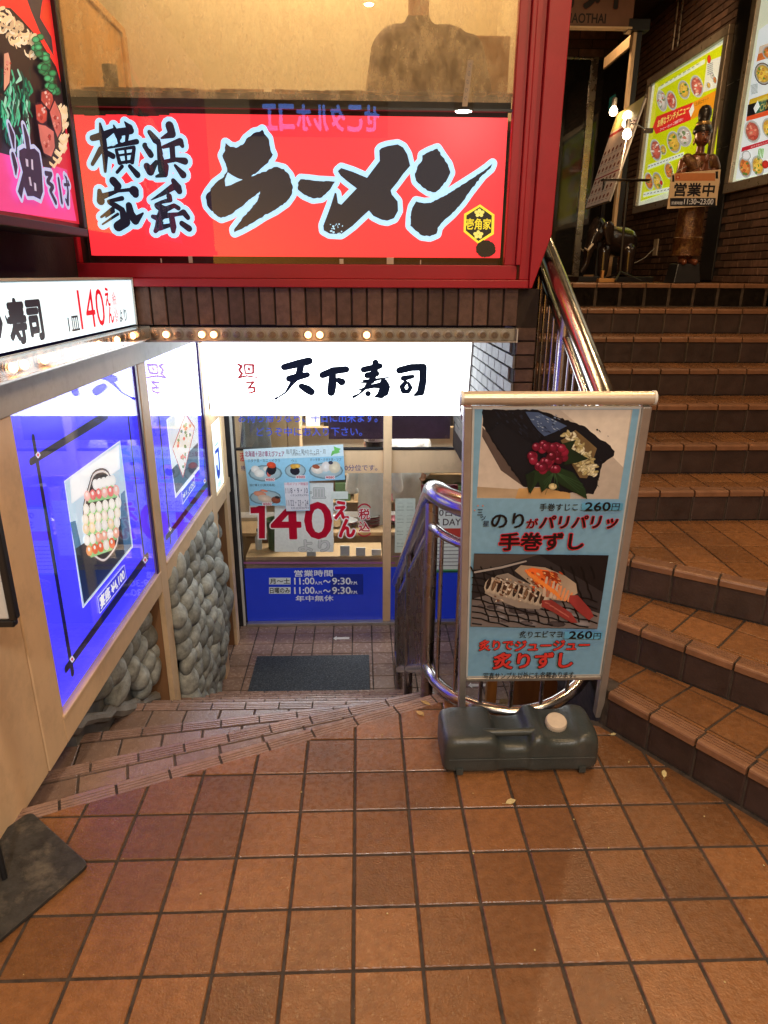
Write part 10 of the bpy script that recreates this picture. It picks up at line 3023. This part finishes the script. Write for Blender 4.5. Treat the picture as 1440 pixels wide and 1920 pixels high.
rb = random.Random(4); bt = [(.35, 1.62), (.78, 1.63), (1.13, 1.75), (.08, 1.42), (-.45, 1.5), (.98, 2.02), (.06, 2.2), (1.2, 1.55), (.9, 1.2), (-.2, 1.9), (.45, 1.3), (.7, 1.75)]
cr = MB()
for x, y in bt: cr.ball((x+rb.uniform(-.02, .02), y, .003), .003, 6, .002)
for i in range(40): cr.ball((rb.uniform(-1, 1.2), rb.uniform(1., 2.2), .0015), rb.uniform(.0008, .0018), 5, .001)
o = cr.build('crumbs', M['leafg']); o['kind'] = 'stuff'; o['label'] = 'tiny pale crumbs scattered on the plaza tiles'
# ================================================================ arcade ceiling with downlights
structure('arcade_ceiling', MB().box(-4.2, -4.5, 4.34, 4.2, 9.0, 4.45), M['ceil'])
hs = MB().lathe([(.12, 0), (.12, .34), (.10, .35), (.095, .01), (.11, 0)], n=20).mesh('housing', M['whitep'], True)
dc = MB().lathe([(.035, 0), (.035, .01)], n=20).mesh('lens', E_['ceil'])
for i, (p, e, r) in enumerate(DOWN):
    t = thing('downlight', ('downlight of the arcade ceiling above the right side of the plaza tiles', 'downlight over the middle of the plaza tiles near the viewer', 'downlight over the left side of the plaza by the shopfront', 'downlight above the lower curved steps on the right', 'downlight above the upper straight steps', 'downlight over the upper landing by the glass door', 'cooler downlight behind the viewer on the left', 'cooler downlight behind the viewer on the right')[i], 'ceiling lamp', p, 'downlights of the arcade ceiling')
    place('housing', hs, t, (p[0], p[1], p[2]+.005)); place('lens', dc, t, (p[0], p[1], p[2]+.02))
    l = bpy.data.lights.new('downlight_lamp', 'AREA'); l.shape = 'DISK'; l.size = r*2; l.energy = e; l.color = WARM if i < 6 else COOL
    lo = bpy.data.objects.new('downlight_lamp', l); COL.objects.link(lo); lo.location = p
def room_light(x, y, z, sx_, sy_, e, c):
    l = bpy.data.lights.new('room_lamp', 'AREA'); l.shape = 'RECTANGLE'; l.size = sx_; l.size_y = sy_; l.energy = e; l.color = c
    lo = bpy.data.objects.new('room_lamp', l); COL.objects.link(lo); lo.location = (x, y, z)
room_light(-.3, 4.3, 4.05, 1.6, .3, 46, (1, .74, .42))
room_light(0, 7.0, .93, 2.0, .5, 120, (1, .95, .88))

LX0, LX1, LZ0, LZ1 = -1.06, .22, 3.16, 3.40
t = thing('blue_letter_sign', 'blue glowing shop letters hanging behind the viewer, mirrored in the ramen window', 'sign', (-.9, -1.0, 3.3))
bx('board', M['black'], t, LX0-.1, -1.03, LZ0-.06, LX1+.1, -1.0, LZ1+.06)
Pr = Print((LX1, -1.0, LZ0), (-1, 0, 0), (0, 0, 1), lift=.002); Wm = (LX1-LX0)*1000; Hm = (LZ1-LZ0)*1000
for i, ch in enumerate('せこタルホコエ'): Pr.text(ch, (i*Wm/7, 0, (i+.8)*Wm/7, Hm), (.10, .28, 1.0, 1), .03)
Pr.build('letters', print_mat('blue_letters', 4.5), t)
for x in (LX0, LX1): MB().tube([(x, -1.015, LZ1+.06), (x, -1.015, 4.34)], .008, 6).build('hanger', M['black'], t)
